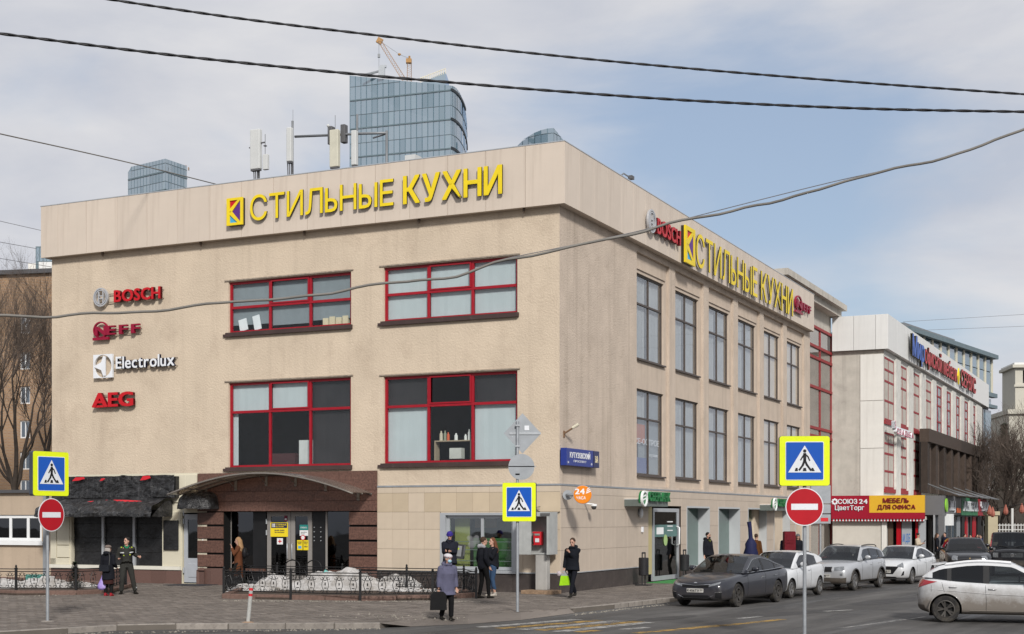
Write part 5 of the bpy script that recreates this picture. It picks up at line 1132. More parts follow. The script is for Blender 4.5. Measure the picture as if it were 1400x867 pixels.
for a, c_ in zip(hz, hz[1:]): tile('pale_panel', M_pale, b2, xl_, xr_, a, c_, -.05, .0, gap=.03)
m = MB(); m.box(xl_, -.02, 0, 20, 0, zp0); m.build('core_wall', M_conc, b2)
bw2 = []
for p0, p1 in ((1209, 1222.4), (1229.6, 1239.6), (1247, 1257), (1264, 1273), (1278.6, 1287.5), (1292.5, 1300), (1305.5, 1312), (1317, 1323.5), (1329, 1333.5)): bw2.append((F4.hx(p0), F4.hx(p1)))
zu1, zu0, zl1, zl0 = F4.hit(1209, 487)[1], F4.hit(1209, 574)[1], F4.hit(1209, 590)[1], F4.hit(1209, 668)[1]
m = MB(T2); m.wall(0, Y4, 3.2, zp0, [(a, b, zu0, zu1) for a, b in bw2] + [(a, b, zl0, zl1) for a, b in bw2[:3]], 0, .35); m.build('side_wall', M_pil, b2)
boxo('inner_wall', M_room, b2, .3, Y4, 2, 2.2, 0, zp0, T2); boxo('end_wall', M_brn, b2, Y4, Y4+2.0, .0, 20, 0, zp0-.2, T2)
for a, b in zip([0] + [q[1]+.1 for q in bw2], [q[0]-.1 for q in bw2] + [Y4]):
    if b-a > .3: boxo('pilaster', M_pil, b2, a+.05, b-.05, -.12, -.001, 3.4, zp0-.2, T2)
for i, (a, b) in enumerate(bw2):
    for lv, (c_, d_) in enumerate(((zu0, zu1), (zl0, zl1))):
        if lv and i > 2: continue
        window(b2, a, b, c_, d_, (.42,), (.31, .62, .80), M_redb, T2, y=.01, fw=.13, gm=M_gl3, back={(0, 3): full(M_wpar), (1, 3): full(M_wpar)})
        boxo('red_sill', M_redb, b2, a-.1, b+.1, -.1, .1, c_-.25, c_, T2)
# parapet panels
xs3 = [F3.hx(p, -.3)-xc for p in (1137.5, 1167, 1197, 1211)]; xs3[-1] = .3
for a, b in zip(xs3, xs3[1:]): tile('parapet_panel', M_wpar, b2, a, b, zp0, zp1, -.3, -.22, gap=.02)
xe = F4.hx(1352, -.3)
for i in range(16): tile('parapet_panel', M_wpar, b2, -.3+(xe+.3)*i/16, -.3+(xe+.3)*(i+1)/16, zp0, zp1, -.3, -.22, T2, gap=.02)
m = MB(); m.box(xs3[0]+.02, .22, -.22, 18, zp0+.02, zp1-.02); m.box(-12, .22, 18, xe-.02, zp0+.02, zp1-.02); m.build('parapet_core', M_wpar, b2)
# dark timber front over the shops
wx0, wx1 = F4.hx(1262, -.6), F4.hx(1342, -.6); wz1 = F4.hit(1262, 586, -.6)[1]; wzb = F4.hit(1262, 604, -.6)[1]; 
tf = thing('timber_screen', 'dark brown timber slat screen on the upper shop floor of the second building', 'screen', F4.w(0, 0), F4.a)
for i in range(2): boxo('timber_beam', M_wood, tf, wx0+(wx1-wx0)*i/2+.02, wx0+(wx1-wx0)*(i+1)/2, -1.0, -.36, wzb, wz1)
n = 26
for i in range(n):
    x = wx0 + (wx1-wx0)*i/n; wd = .9 if i % 3 == 0 else .35; boxo('timber_slat', M_wood, tf, x, x+wd, -.9 if i % 3 == 0 else -.7, -.36, 4.2, wzb-.005)
boxo('dark_backing', M_black, tf, wx0, wx1, -.45, -.37, 4.2, wzb)
# roof sign
t = sign('roof_sign', 'blue and red Cyrillic letter sign on the white parapet of the second building', F4)
zA, zB_ = F4.hit(1249, 457, -.6)[1], F4.hit(1249, 488, -.6)[1]
M_bl3 = mat('blue_letter', (.015, .09, .42), .4)
letters(t, 'Мир', F4.hx(1248, -.6), F4.hx(1264, -.6), zB_+.1, zA, M_bl3, y=-.45, depth=.15, bold=.03, sidem=M_yside)
zA, zB_ = F4.hit(1290, 487, -.6)[1], F4.hit(1290, 511, -.6)[1]
letters(t, 'офисной мебели', F4.hx(1265.5, -.6), F4.hx(1309, -.6), zB_, zA, M_rlet, y=-.45, depth=.12, bold=.012, sidem=M_yside, gap=.07)
MB().prism([(F4.hx(1311.5, -.5), zB_), (F4.hx(1312.6, -.5), (zA+zB_)/2), (F4.hx(1311.5, -.5), zA), (F4.hx(1310.3, -.5), (zA+zB_)/2)], -.5, -.4).build('diamond', M_ylet, t)
letters(t, 'СЕРВИС', F4.hx(1315, -.6), F4.hx(1335, -.6), zB_, zA, M_rlet, y=-.45, depth=.12, bold=.012, sidem=M_yside, gap=.07)
t = sign('shop_sign', 'pink and white neon style sign high on the near side of the second building', F4)
zA, zB_ = F4.hit(1208, 571, -.6)[1], F4.hit(1208, 588, -.6)[1]
letters(t, 'ЦВЕТЫ', max(.15, F4.hx(1209, -.6)), F4.hx(1221, -.6), zB_+.3, zA, mat('pink_letter', (.50, .03, .10), .4), y=-.5, depth=.2, bold=.03, sidem=M_wlet); letters(t, 'СВАДЬБА', F4.hx(1224, -.6), F4.hx(1247, -.6), zB_, zA-.4, MATS['pink_letter'], y=-.5, depth=.2, bold=.02, sidem=M_wlet)
boxo('mounting_rail', M_wlet, t, .1, F4.hx(1247, -.6), -.48, -.4, zB_+.4, zB_+.5)
# ---- shop pavilions at its foot
F5 = Frame(F2.w(XL-1.0, 0)[:2], -TH); pxa, pxb = F5.hx(1137), F5.hx(1264.5); z1, z0 = F5.hit(1200, 677.5)[1], F5.hit(1200, 709.5)[1]; zm = F5.hit(1200, 701)[1]
pvl = thing('flower_shop', 'low white walled shop pavilion under the red and yellow sign', 'shop', F5.w(pxa, 0), -TH); W = pxb-pxa
M_wwall = mat('white_plaster', (.56, .53, .47), .9, var=.05, bump=.2, bs=15, streak=(.3, 4, (.42, .39, .34)), stain=(.3, 1.2, (.42, .39, .34), .58, .72)); xw1 = F5.hx(1203)-pxa
boxo('wall', M_wwall, pvl, 0, xw1, .3, 1.0, 0, z0); boxo('corner_post', M_pale, pvl, xw1+.05, xw1+.35, .25, .7, 0, z0); boxo('roof', M_pil, pvl, .02, W, .25, 4, z0-.05, z0+.15)
a = xw1+.4; dd = (W-a)
boxo('dark_opening', M_black, pvl, a, W-.03, 1.3, 1.4, 0, z0); 
for (u0, u1, mt_, n_) in ((.00, .13, mat('brown_door', (.10, .07, .05), .6), 'brown_panel'), (.22, .34, M_sred, 'red_panel'), (.36, .62, mat('grey_shutter', (.34, .36, .38), .6, var=.05, streak=(.3, 5, (.28, .29, .3))), 'grey_shutter'), (.72, .78, M_sred, 'red_panel'), (.80, .99, MATS['grey_shutter'] if 'grey_shutter' in MATS else M_sback, 'grey_shutter')): boxo(n_, mt_, pvl, a+dd*u0, a+dd*u1, .5, .56, 0, z0)
letters(pvl, 'МДБ', a+dd*.38, a+dd*.58, 1.0, 1.5, mat('graffiti_blue', (.04, .16, .45), .6), y=.5, depth=.006, bold=.01, shear=.2, name='graffiti_letter')
for k in range(58): boxo('scallop', M_swh if k % 2 else M_sred, pvl, W*k/58, W*(k+1)/58-.01, -.06, -.02, z0-.14, z0)
t = sign('shop_sign', 'wide shop sign, white on dark red at left and dark red on yellow at right', F5)
xm = F5.hx(1189); boxo('red_board', mat('board_red', (.30, .008, .025), .45, var=.04), t, pxa, xm, -.12, .1, z0, z1); boxo('yellow_board', mat('board_yellow', (.68, .40, .03), .45, var=.03), t, xm+.003, pxb, -.12, .1, zm, z1); boxo('red_strip', MATS['board_red'], t, xm+.003, pxb, -.12, .1, z0, zm-.003)
hw = (z1-z0)
letters(t, 'СОЮЗ', F5.hx(1146.5), F5.hx(1172.5), z0+hw*.65, z0+hw*.85, M_wlet, y=-.12, depth=.06, bold=.02); letters(t, '24', F5.hx(1175.5), F5.hx(1186.5), z0+hw*.65, z0+hw*.85, M_wlet, y=-.12, depth=.06, bold=.025)
letters(t, 'ЦветТорг', F5.hx(1142.5), F5.hx(1182), z0+hw*.38, z0+hw*.58, M_wlet, y=-.12, depth=.06, bold=.015)
cx_, cz_ = F5.hx(1141.8), z0+hw*.74; m = MB()
for k in range(8): m.ell((cx_+.14*math.cos(k*.785), -.14, cz_+.14*math.sin(k*.785)), .07, .03, .07, 6, 4)
m.build('flower_emblem', M_wlet, t)
M_mar = mat('maroon_letter', (.20, .012, .02), .45)
letters(t, 'МЕБЕЛЬ', F5.hx(1208), F5.hx(1243), z0+hw*.69, z0+hw*.88, M_mar, y=-.12, depth=.06, bold=.02); letters(t, 'ДЛЯ ОФИСА', F5.hx(1200.5), F5.hx(1252), z0+hw*.42, z0+hw*.60, M_mar, y=-.12, depth=.06, bold=.02)
# second run of shops down the street
xg = F5.hx(1290, .4); F6 = Frame(F5.w(xg, .4)[:2], math.pi/2-TH); yE = F6.hx(1351); zt6, zb6 = F6.hit(1290, 677.5)[1], F6.hit(1290, 704)[1]
sh2 = thing('street_shops', 'row of small street shops with grey, green and red fascias', 'shop', F5.w(xg, .4), -TH)
M_gfas = mat('grey_fascia', (.14, .14, .145), .6, var=.05); wgr = xg-pxb
boxo('fascia', M_gfas, sh2, -wgr-.5, -.1, 0, .3, zb6, zt6); boxo('dark_entry', M_black, sh2, -wgr, -.4, 2.2, 2.3, 0, zb6); boxo('reveal', M_gfas, sh2, -.3, 0, .01, .5, 0, zb6)
boxo('roof', M_pil, sh2, .1, yE, .1, 4.2, zt6-.1, zt6-.02, T2)
fs_ = [(1290, 1306, M_gfas), (1306, 1314.5, M_black), (1315, 1337, mat('shop_green', (.03, .16, .07), .5)), (1337.5, 1351, mat('shop_red', (.30, .02, .03), .5))]
for p0, p1, mt_ in fs_: boxo('fascia', mt_, sh2, F6.hx(p0)+.02, F6.hx(p1)-.02, 0, .3, zb6, zt6, T2)
boxo('shop_wall', mat('shop_grey', (.30, .31, .32), .6, var=.08), sh2, 0, yE, .5, .6, 0, zb6, T2)
for p0, p1, mt_ in ((1291, 1296, M_sback), (1297, 1301, M_wh), (1304, 1309, M_gl3), (1312, 1316, M_gl3), (1317, 1321, M_sback), (1323, 1327, M_black), (1328, 1331, M_sred), (1334, 1337, M_black), (1338, 1342, M_sred), (1344, 1349, M_black)):
    boxo('shop_panel', mt_, sh2, F6.hx(p0), F6.hx(p1), .38, .46, .3 if mt_ is M_gl3 else 0, zb6-.1, T2)
boxo('air_conditioner', M_wh, sh2, F6.hx(1294), F6.hx(1297), -.3, .35, 2.0, 2.7, T2)
t = sign('shop_sign', 'lime green round emblem with white letters on the grey fascia', F6); MB().lathe([(.42, 0), (.42, .08)], (F6.hx(1295, -.1), -.02, (zt6+zb6)/2), 18, 'y').build('emblem', mat('lime', (.25, .55, .05), .4), t); letters(t, 'МЦ', F6.hx(1298), F6.hx(1304.5), zb6+.3, zt6-.3, M_wlet, y=-.01, depth=.08, bold=.03)
t = sign('shop_sign', 'white lettering on the green shop fascia', F6); letters(t, 'АПТЕКА', F6.hx(1316.5), F6.hx(1335.5), zb6+.3, zt6-.25, M_wlet, y=-.01, depth=.08, bold=.05)
t = sign('shop_sign', 'white lettering on the red fascia at the far end of the shops', F6); letters(t, 'ЧАЙ', F6.hx(1340), F6.hx(1350), zb6+.3, zt6-.2, M_wlet, y=-.01, depth=.08, bold=.05)
MB(None).box(F6.hx(1308), F6.hx(1313), -.03, -.005, zb6+.15, zb6+.45).build('orange_plate', mat('orange_plate', (.5, .1, .02), .5), t)
cn = thing('sheet_awning', 'grey sheet metal canopies tilted above the shop fascias', 'awning', F6.w(0, 0), F6.a)
for p0, p1 in ((1291, 1305), (1306, 1322), (1324, 1338), (1339, 1352)):
    a, b = F6.hx(p0)+.3, F6.hx(p1)-.6; m = MB(); m.add([(a, -.8, zt6+.0), (b, -.8, zt6+.0), (b, 1.0, zt6+.3+.4*((p0*7) % 5)/5), (a, 1.0, zt6+.7), (a, -.8, zt6+.05), (b, -.8, zt6+.05), (b, 1.0, zt6+.36+.4*((p0*7) % 5)/5), (a, 1.0, zt6+.76)], [(3, 2, 1, 0), (4, 5, 6, 7), (0, 1, 5, 4), (1, 2, 6, 5), (2, 3, 7, 6), (3, 0, 4, 7)]); m.build('metal_sheet', mat('sheet_grey', (.16, .165, .17), .55, metal=.3, orand=.15), cn)
# gate pillar and white railing on the right
g = Vector(P(1355.5, 740, 92)); g.z = ZR; t = thing('gate_pillar', 'cream masonry gate pillar at the end of the shops', 'pillar', g, 0); zz = zat(702, 92); boxo('shaft', mat('cream_masonry', (.40, .35, .24), .85, var=.1), t, -.32, .32, -.3, .3, 0, zz); boxo('cap', MATS['cream_masonry'], t, -.42, .42, -.4, .4, zz, zz+.25)
ft = thing('railing', 'white metal railing running right from the cream gate pillar', 'railing', Vector((P(1362, 740, 92).x, 92, ZR)), 0); zr = zat(718, 92)-ZR
M_wr = mat('white_rail', (.5, .5, .48), .6)
for z in (.5, zr-.3, zr): boxo('rail', M_wr, ft, 0, 9, -.03, .03, z-.03, z+.03)
for k in range(46): boxo('bar', M_wr, ft, k*.2, k*.2+.05, -.02, .02, .3, zr+.1)
boxo('post', M_wr, ft, .98, 1.12, -.05, .05, 0, zr+1.1)
ft = thing('railing', 'short dark railing section left of the cream gate pillar', 'railing', Vector((P(1344, 740, 93).x, 93, ZR)), 0)
for k in range(4): boxo('bar', M_wr, ft, k*.14, k*.14+.04, -.02, .02, .2, zr+.3)
for z in (.5, zr): boxo('rail', M_wr, ft, 0, .5, -.03, .03, z-.03, z+.03)

# ================================================================ left neighbours
F7 = Frame(F1.w(XW, 0)[:2], -TH)
M_bei = mat('beige_render', (.45, .36, .27), .9, var=.08, vs=1, bump=.4, bs=14, streak=(.4, 3, (.28, .22, .17)))
an = thing('low_annex', 'low beige annex with white window frames at the left edge of the photo', 'building', F7.w(0, .4), -TH)
zt7 = F7.hit(30, 674, .4)[1]; wb, wt_ = F7.hit(30, 740, .4)[1], F7.hit(30, 704, .4)[1]; wl, wr = F7.hx(-75, .4), F7.hx(57, .4)
m = MB(); m.wall(-16, -.02, 0, zt7, [(wl, wr, wb, wt_)], 0, .2); m.box(-16, -.02, 3, 3.2, 0, zt7); m.box(-16, -.02, 0.01, 3.2, zt7-.1, zt7-.01); m.build('wall', M_bei, an)
boxo('roof_edge', mat('roof_dark', (.08, .08, .085), .6), an, -16, .0, -.15, 3.4, zt7, zt7+.12); boxo('white_sill', M_wh, an, wl-.05, wr+.15, -.12, .05, wb-.15, wb)
window(an, wl, wr, wb, wt_, tuple((F7.hx(p, .4)-wl)/(wr-wl) for p in (-45, -12, 13, 37)), (), M_wh, y=.05, fw=.13, gm=M_glD)
MB().box(-.75, -.6, -.1, 0, 0, zt7).build('drain_pipe', M_sback, an)
MB().tube([(-1.9, .8, zt7), (-1.9, .8, zt7+1.0)], .09, 8).build('vent_pipe', M_sback, an)
MB().prism([(-.9, F7.hit(65, 606, .4)[1]), (.02, F7.hit(65, 606, .4)[1]), (.02, F7.hit(65, 599, .4)[1]+.1)], 1.6, 2.3).build('vent_hood', M_wh, an); MB().box(-.3, -.1, 1.8, 2.0, zt7, F7.hit(65, 606, .4)[1]).build('vent_pipe', M_sback, an)
F8 = Frame(P(73, 700, 82)[:2], R(-12))
M_brk = bpy.data.materials.new('brick_wall'); M_brk.use_nodes = True; nt = M_brk.node_tree; bsd = nt.nodes['Principled BSDF']; bsd.inputs['Roughness'].default_value = .9
tcx = N(nt, 'ShaderNodeTexCoord'); bt = N(nt, 'ShaderNodeTexBrick', Scale=1.0); bt.inputs['Color1'].default_value = (.34, .205, .105, 1); bt.inputs['Color2'].default_value = (.27, .155, .085, 1); bt.inputs['Mortar'].default_value = (.30, .25, .2, 1); bt.inputs['Brick Width'].default_value = .26; bt.inputs['Row Height'].default_value = .09; bt.inputs['Mortar Size'].default_value = .012
sxz = N(nt, 'ShaderNodeSeparateXYZ'); cxz = N(nt, 'ShaderNodeCombineXYZ'); nt.links.new(tcx.outputs['Object'], sxz.inputs[0]); nt.links.new(sxz.outputs['X'], cxz.inputs[0]); nt.links.new(sxz.outputs['Z'], cxz.inputs[1]); nt.links.new(cxz.outputs[0], bt.inputs['Vector']); nt.links.new(bt.outputs['Color'], bsd.inputs['Base Color'])
zt8 = F8.hit(60, 374)[1]; rows8 = [(F8.hit(40, b)[1], F8.hit(40, a)[1]) for a, b in ((656, 680), (618, 642), (575, 599), (528, 552), (481, 505), (433, 456))]
bk = thing('brick_apartment_block', 'tall orange brick block behind bare branches at the left edge', 'building', F8.w(0, 0), F8.a)
cols8 = [(F8.hx(27)-5.6*k, F8.hx(41)-5.6*k) for k in range(4)]
hl = [(a, b, c_, d_) for a, b in cols8 for c_, d_ in rows8]
m = MB(); m.wall(-26, 8, 0, zt8, hl, 0, .15); m.build('brick_wall', M_brk, bk); boxo('back_volume', M_brk, bk, -26, 8, .3, 12, 0, zt8-.05); boxo('roof_edge', MATS['roof_dark'], bk, -26.2, 8.2, -.25, 12, zt8, zt8+.25)
for a, b, c_, d_ in hl: window(bk, a, b, c_, d_, (.5,), (), M_wh, y=.08, fw=.07, gm=M_gl3); 
# ================================================================ towers and far buildings
M_tg = [glass('tower_glass_%d' % i, (.5, .5, .5), .32 - .03*i, .05, body=(c_, .92)) for i, c_ in enumerate(((.11, .19, .24), (.125, .205, .255), (.16, .245, .29), (.095, .17, .215)))]
M_tb = mat('tower_band', (.12, .165, .185), .5); M_tm = mat('tower_mullion', (.115, .185, .225), .5, metal=.2); M_td = mat('tower_dark', (.025, .03, .035), .5)
def curtain(par, base, top, nf, cw_, seed, side_n=1, lattice=True, dark=.0):
    """glazed wall over a plan polyline; base/top: heights (top may depend on the point); panes, mullions and floor bands of real geometry"""
    rg = random.Random(seed); P_, M2_, B_ = MB(), MB(), MB(); pts = []
    for a, b in zip(base, base[1:]):
        l = (b-a).length; n = max(1, round(l/cw_)); pts += [a.lerp(b, i/n) for i in range(n)]
    pts.append(base[-1]); return pts
def glass_tower(name, label, plan, z0, topf, fh, cw_, seed, roofp=None, bandt=.5, darkband=None):
    t = thing(name, label, 'skyscraper', (plan[0][0].x, plan[0][0].y, 0)); o0 = Vector((plan[0][0].x, plan[0][0].y, 0)); rg = random.Random(seed)
    for wi, wall_ in enumerate(plan):
        pts = curtain(None, wall_, 0, 0, cw_, seed); P_, Mu, B_ = MB(), MB(), MB()
        for a, b in zip(pts, pts[1:]):
            d = (b-a).normalized(); nrm = Vector((d.y, -d.x, 0)); a0, b0 = a-o0, b-o0; ta, tb_ = topf(a), topf(b); k = 0; z = z0
            while z < max(ta, tb_):
                za1, zb1 = min(z+fh, ta), min(z+fh, tb_)
                if za1 > z or zb1 > z:
                    za1, zb1 = max(za1, z), max(zb1, z)
                    P_.cur = rg.choices(range(4), (5, 4, 1.0, 2))[0]; j = nrm*rg.uniform(-.05, .05)
                    P_.quad((a0.x+j.x, a0.y+j.y, z), (b0.x-j.x, b0.y-j.y, z), (b0.x-j.x, b0.y-j.y, zb1), (a0.x+j.x, a0.y+j.y, za1))
                    big = (k % 2 == 0); bt_ = bandt if big else bandt*.3; q = nrm*(.25 if big else .12)
                    if za1-z > bt_ and zb1-z > bt_:
                        B_.cur = 0 if not (darkband and wi in darkband and big) else 1
                        bt2 = bt_*(2.0 if B_.cur else 1)
                        B_.quad((a0.x+q.x, a0.y+q.y, z), (b0.x+q.x, b0.y+q.y, z), (b0.x+q.x, b0.y+q.y, z+bt2), (a0.x+q.x, a0.y+q.y, z+bt2)); B_.quad((a0.x+q.x, a0.y+q.y, z+bt2), (b0.x+q.x, b0.y+q.y, z+bt2), (b0.x, b0.y, z+bt2), (a0.x, a0.y, z+bt2)); B_.quad((b0.x+q.x, b0.y+q.y, z), (a0.x+q.x, a0.y+q.y, z), (a0.x, a0.y, z), (b0.x, b0.y, z))
                z += fh; k += 1
            w2 = d*.06; q = nrm*.12
            Mu.add([tuple(Vector((a0.x, a0.y, zz)) + v_) for v_ in (-w2+q, w2+q) for zz in (z0, ta)], [(0, 2, 3, 1)])
        P_.build('glass_panes', M_tg, t)['kind'] = 'stuff'; Mu.build('mullions', M_tm, t)['kind'] = 'stuff'; B_.build('floor_bands', [M_tb, M_td], t)['kind'] = 'stuff'
    return t, o0
def roof_of(t, o0, pts, topf, mt):
    m = MB(); m.add([(p.x-o0.x, p.y-o0.y, topf(p)-.2) for p in pts], [tuple(range(len(pts)))]); m.build('roof', mt, t)
# main tower
D1 = 400.0; A = Frame(P(616, 700, D1)[:2], -TH*.75); zA1, zA0 = zat(117, D1), 60
xl9 = A.hx(478.5); pl, pr = A.w(xl9, 0), A.w(0, 0); ztl = CH + (H-103.5)/F*pl.y
cvt = {}
curve = [pr]
for s_ in range(1, 15):
    a_ = math.pi/2*s_/14; d_ = D1+30*(1-math.cos(a_))*.9+6*s_/14; q = P(616+22.5*math.sin(a_), 0, d_); q.z = 0; curve.append(q); cvt[round(q.x, 3)] = CH + (H-117-58*(1-math.cos(a_)))/F*d_
def topf(p):
    x = (p - pr).x*math.cos(A.a) + (p - pr).y*math.sin(A.a); y = -(p - pr).x*math.sin(A.a) + (p - pr).y*math.cos(A.a)
    if p.x <= pr.x + 1e-4: return zA1 + (ztl-zA1)*(x/xl9)
    ks = sorted([(pr.x, zA1)] + list(cvt.items())); return float(np.interp(p.x, [k_[0] for k_ in ks], [k_[1] for k_ in ks]))
tw, o0 = glass_tower('glass_skyscraper', 'tall blue glass skyscraper with a curved right side behind the store roof', [[pl, pr], curve], 58, topf, 4.15, 1.75, 5, darkband={1}, bandt=.36)
roof_of(tw, o0, [pl, pr] + curve[1:] + [A.w(xl9, 34)], topf, M_tb)
m = MB(); m.box(-.0, .1, 0, .1, 0, 1); zf0, zf1, zf2 = zat(114, D1), zat(97, D1), zat(109, D1)
pa_, pb_, pc_ = P(575, 110, D1+14), P(609, 98, D1+14), P(614, 112, D1+30)
m = MB(); m.add([(pa_.x-o0.x, pa_.y-o0.y, zf0-4), (pb_.x-o0.x, pb_.y-o0.y, zf0-4), (pb_.x-o0.x, pb_.y-o0.y, pb_.z), (pa_.x-o0.x, pa_.y-o0.y, pa_.z-.8), (pc_.x-o0.x, pc_.y-o0.y, zf0-4), (pc_.x-o0.x, pc_.y-o0.y, pc_.z)], [(0, 1, 2, 3), (1, 4, 5, 2), (0, 3, 5, 4)]); m.build('raised_fin', M_tg[0], tw)
m = MB()
for k in range(14):
    q = pa_.lerp(pb_, k/13) - o0; m.tube([(q.x, q.y, q.z-.6), (q.x, q.y, q.z+1.0)], .12, 3)
m.tube([tuple(pa_-o0+Vector((0, 0, .6))), tuple(pb_-o0+Vector((0, 0, .9)))], .12, 3); m.build('guard_rail', M_cream, tw)
M_cr = mat('crane_paint', (.36, .25, .18), .6); M_cro = mat('crane_orange', (.36, .20, .07), .6)
def lattice(m, a, b, w_, n, r=.07):
    a, b = Vector(a), Vector(b); d = (b-a).normalized(); u = d.cross(Vector((0, 1, 0))).normalized()*w_/2; v_ = d.cross(u).normalized()*w_/2
    cs = [u+v_, u-v_, -u-v_, -u+v_]
    for c_ in cs: m.tube([a+c_, b+c_*.8], r, 3)
    for i in range(n):
        for k in range(4):
            m.tube([a.lerp(b, i/n)+cs[k], a.lerp(b, (i+1)/n)+cs[(k+1) % 4]], r*.6, 3)
t = thing('tower_crane', 'orange and white tower crane with raised jib on the skyscraper roof', 'crane', P(559, 108, D1+12) - Vector((0, 0, 0))); o1 = P(559, 108, D1+12)
m = MB(); lattice(m, P(559.5, 112, D1+12)-o1, P(559.5, 84, D1+12)-o1, 1.3, 9); m.build('mast', M_cr, t); m = MB(); m.box(-.8, .8, -.8, .8, 4.6, 5.8); m.tube([(0, 0, 5), (.2, 0, 6.7)], .3, 4); m.build('cab', M_cro, t)
m = MB(); lattice(m, P(553, 110, D1+12)-o1, P(519, 56, D1+12)-o1, 1.1, 18); m.build('jib', M_cr, t); q = P(519, 56, D1+12)-o1; MB().obox(q, 1.6, .8, 1.6, Matrix.Rotation(.5, 3, 'Y')).build('jib_head', M_cro, t)
m = MB(); m.tube([q, P(546, 74.5, D1+12)-o1, P(559.5, 80, D1+12)-o1], .07, 3); m.build('stay_cable', M_pipe, t); MB().ell(P(546, 74.5, D1+12)-o1, .5, .4, .4, 6, 4).build('pulley', M_cro, t)
m = MB(); m.tube([P(518, 58, D1+12)-o1, P(518, 92, D1+12)-o1], .07, 3); m.build('hoist_cable', M_pipe, t); MB().box(-.35, .35, -.3, .3, -1, 0).build('hook_block', M_pipe, t).location = P(518, 74, D1+12)-o1
t = thing('roof_machine', 'grey maintenance crane lying on the skyscraper roof edge', 'roof crane', P(512, 104, D1+6)); m = MB(); m.tube([(-3, 0, .3), (2.2, 0, 1.6)], .35, 5); m.box(1.2, 3, -.6, .6, 0, 2.6); m.box(1.6, 3.4, -.4, .4, 2.4, 3.1); m.build('frame', M_sback, t)
# second curved tower
D2 = 430.0; B_f = Frame(P(757, 700, D2)[:2], R(6)); zq = zat(175, D2)
cl = [B_f.w(-14.2*math.sin(math.pi/2*s_/12)-.0, 30*(1-math.cos(math.pi/2*s_/12))**.8) for s_ in range(12, 0, -1)] + [B_f.w(0, 0)]
def topf2(p):
    x = (p - B_f.w(0, 0)).x; y = (p-B_f.w(0, 0)).y
    if x <= 0: return zq - 5.0*(min(1, -x/14.2))**2.4
    return zq - x*.66
rt = [B_f.w(0, 0), P(800, 700, D2+20)]; rt[1].z = 0
tw2, o0 = glass_tower('glass_skyscraper', 'dark rounded glass tower top just visible above the building corner', [cl, rt], 70, topf2, 4.6, 2.2, 9, bandt=.45, darkband={0})
roof_of(tw2, o0, cl + [rt[1], P(740, 700, D2+30)*1.0], lambda p: topf2(p) if p.y < D2+29 else zq-7, M_tb)
# small tower on the left
D3 = 480.0; pA, pB, pC = P(175.5, 0, D3+12), P(226, 0, D3), P(255.5, 0, D3+10)
for q in (pA, pB, pC): q.z = 0
z3 = zat(217, D3)
tw3, o0 = glass_tower('glass_office_tower', 'blue grey glass tower rising behind the left end of the store roof', [[pA, pB], [pB, pC]], 90, lambda p: z3 - (1.5 if p.x < pA.x+1 else 0), 3.1, 1.6, 12, bandt=.5)
m = MB(); 
for k in range(14): m.box(pB.x-o0.x-7+k*.9, pB.x-o0.x-6.7+k*.9, 1, 2, z3-.6, z3+random.uniform(.2, 1.1))
m.build('roof_plant', M_cr, tw3)
t = thing('glass_office_tower', 'tiny grey tower stump at the far left above the brick block', 'tower', P(50, 360, 300)); 
boxo('upper_block', M_tb, t, -.2, 4, 0, 4, -8, 3.6); boxo('lower_block', M_pale, t, -1.8, -.2, 0, 4, -8, .0); boxo('white_block', M_wpar, t, .8, 4.4, -1, -.01, -8, .1)
for k in range(5): boxo('pane', M_tg[1], t, .0+.75*k, .6+.75*k, -.1, 0, .4, 3.3)
# office with glazed top floor on the right
d1_, d2_ = 150.0, 176.0; F9 = Frame(P(1240, 0, d1_)[:2], math.atan2(P(1357, 0, d2_).y-d1_, P(1357, 0, d2_).x-P(1240, 0, d1_).x)); L9 = F9.hx(1357)
ob = thing('glass_office_building', 'glass office block with pale vertical fins behind the white parapet', 'building', F9.w(0, 0), F9.a); zt9 = F9.hit(1252, 446)[1]
boxo('core', M_black, ob, 0, L9-.05, .5, 20, 0, zt9-.8); boxo('roof', M_tb, ob, -.4, L9+.5, -.6, 20, zt9-.9, zt9-.4); boxo('roof_louvre', M_pipe, ob, 2, L9-12, 1, 3, zt9-.4, zt9+.4)
zz9 = [F9.hit(1357, v)[1] for v in (489, 540, 546, 557, 562, 600)]
for k in range(12): boxo('fin', M_cream, ob, L9*k/11-.22, L9*k/11+.22, .0, .12, zz9[1]+.1, zt9-.9)
for k in range(11):
    for j, (a, b) in enumerate(((zz9[1]+.2, zt9-2.6), (zt9-2.5, zt9-.95), (zz9[3], zz9[2]), (zz9[3]-5, zz9[4]))): boxo('pane', M_tg[3 if (k*7+j) % 3 else 0], ob, L9*k/11+.2, L9*(k+1)/11-.2, .13, .3, a, b)
boxo('ledge', M_tb, ob, -.3, L9+.4, -.5, .2, zz9[1]-.4, zz9[1]+.1); boxo('ledge', M_tb, ob, -.3, L9+.4, -.5, .2, zz9[3]-.2, zz9[3]+.2)
m = MB(Matrix.Translation((L9, 0, 0)) @ T2); 
for k in range(3): m.box(.3+k*1.4, 1.5+k*1.4, -.05, .0, zz9[1]+.2, zt9-1.0)
m.build('side_panes', M_tg[3], ob)
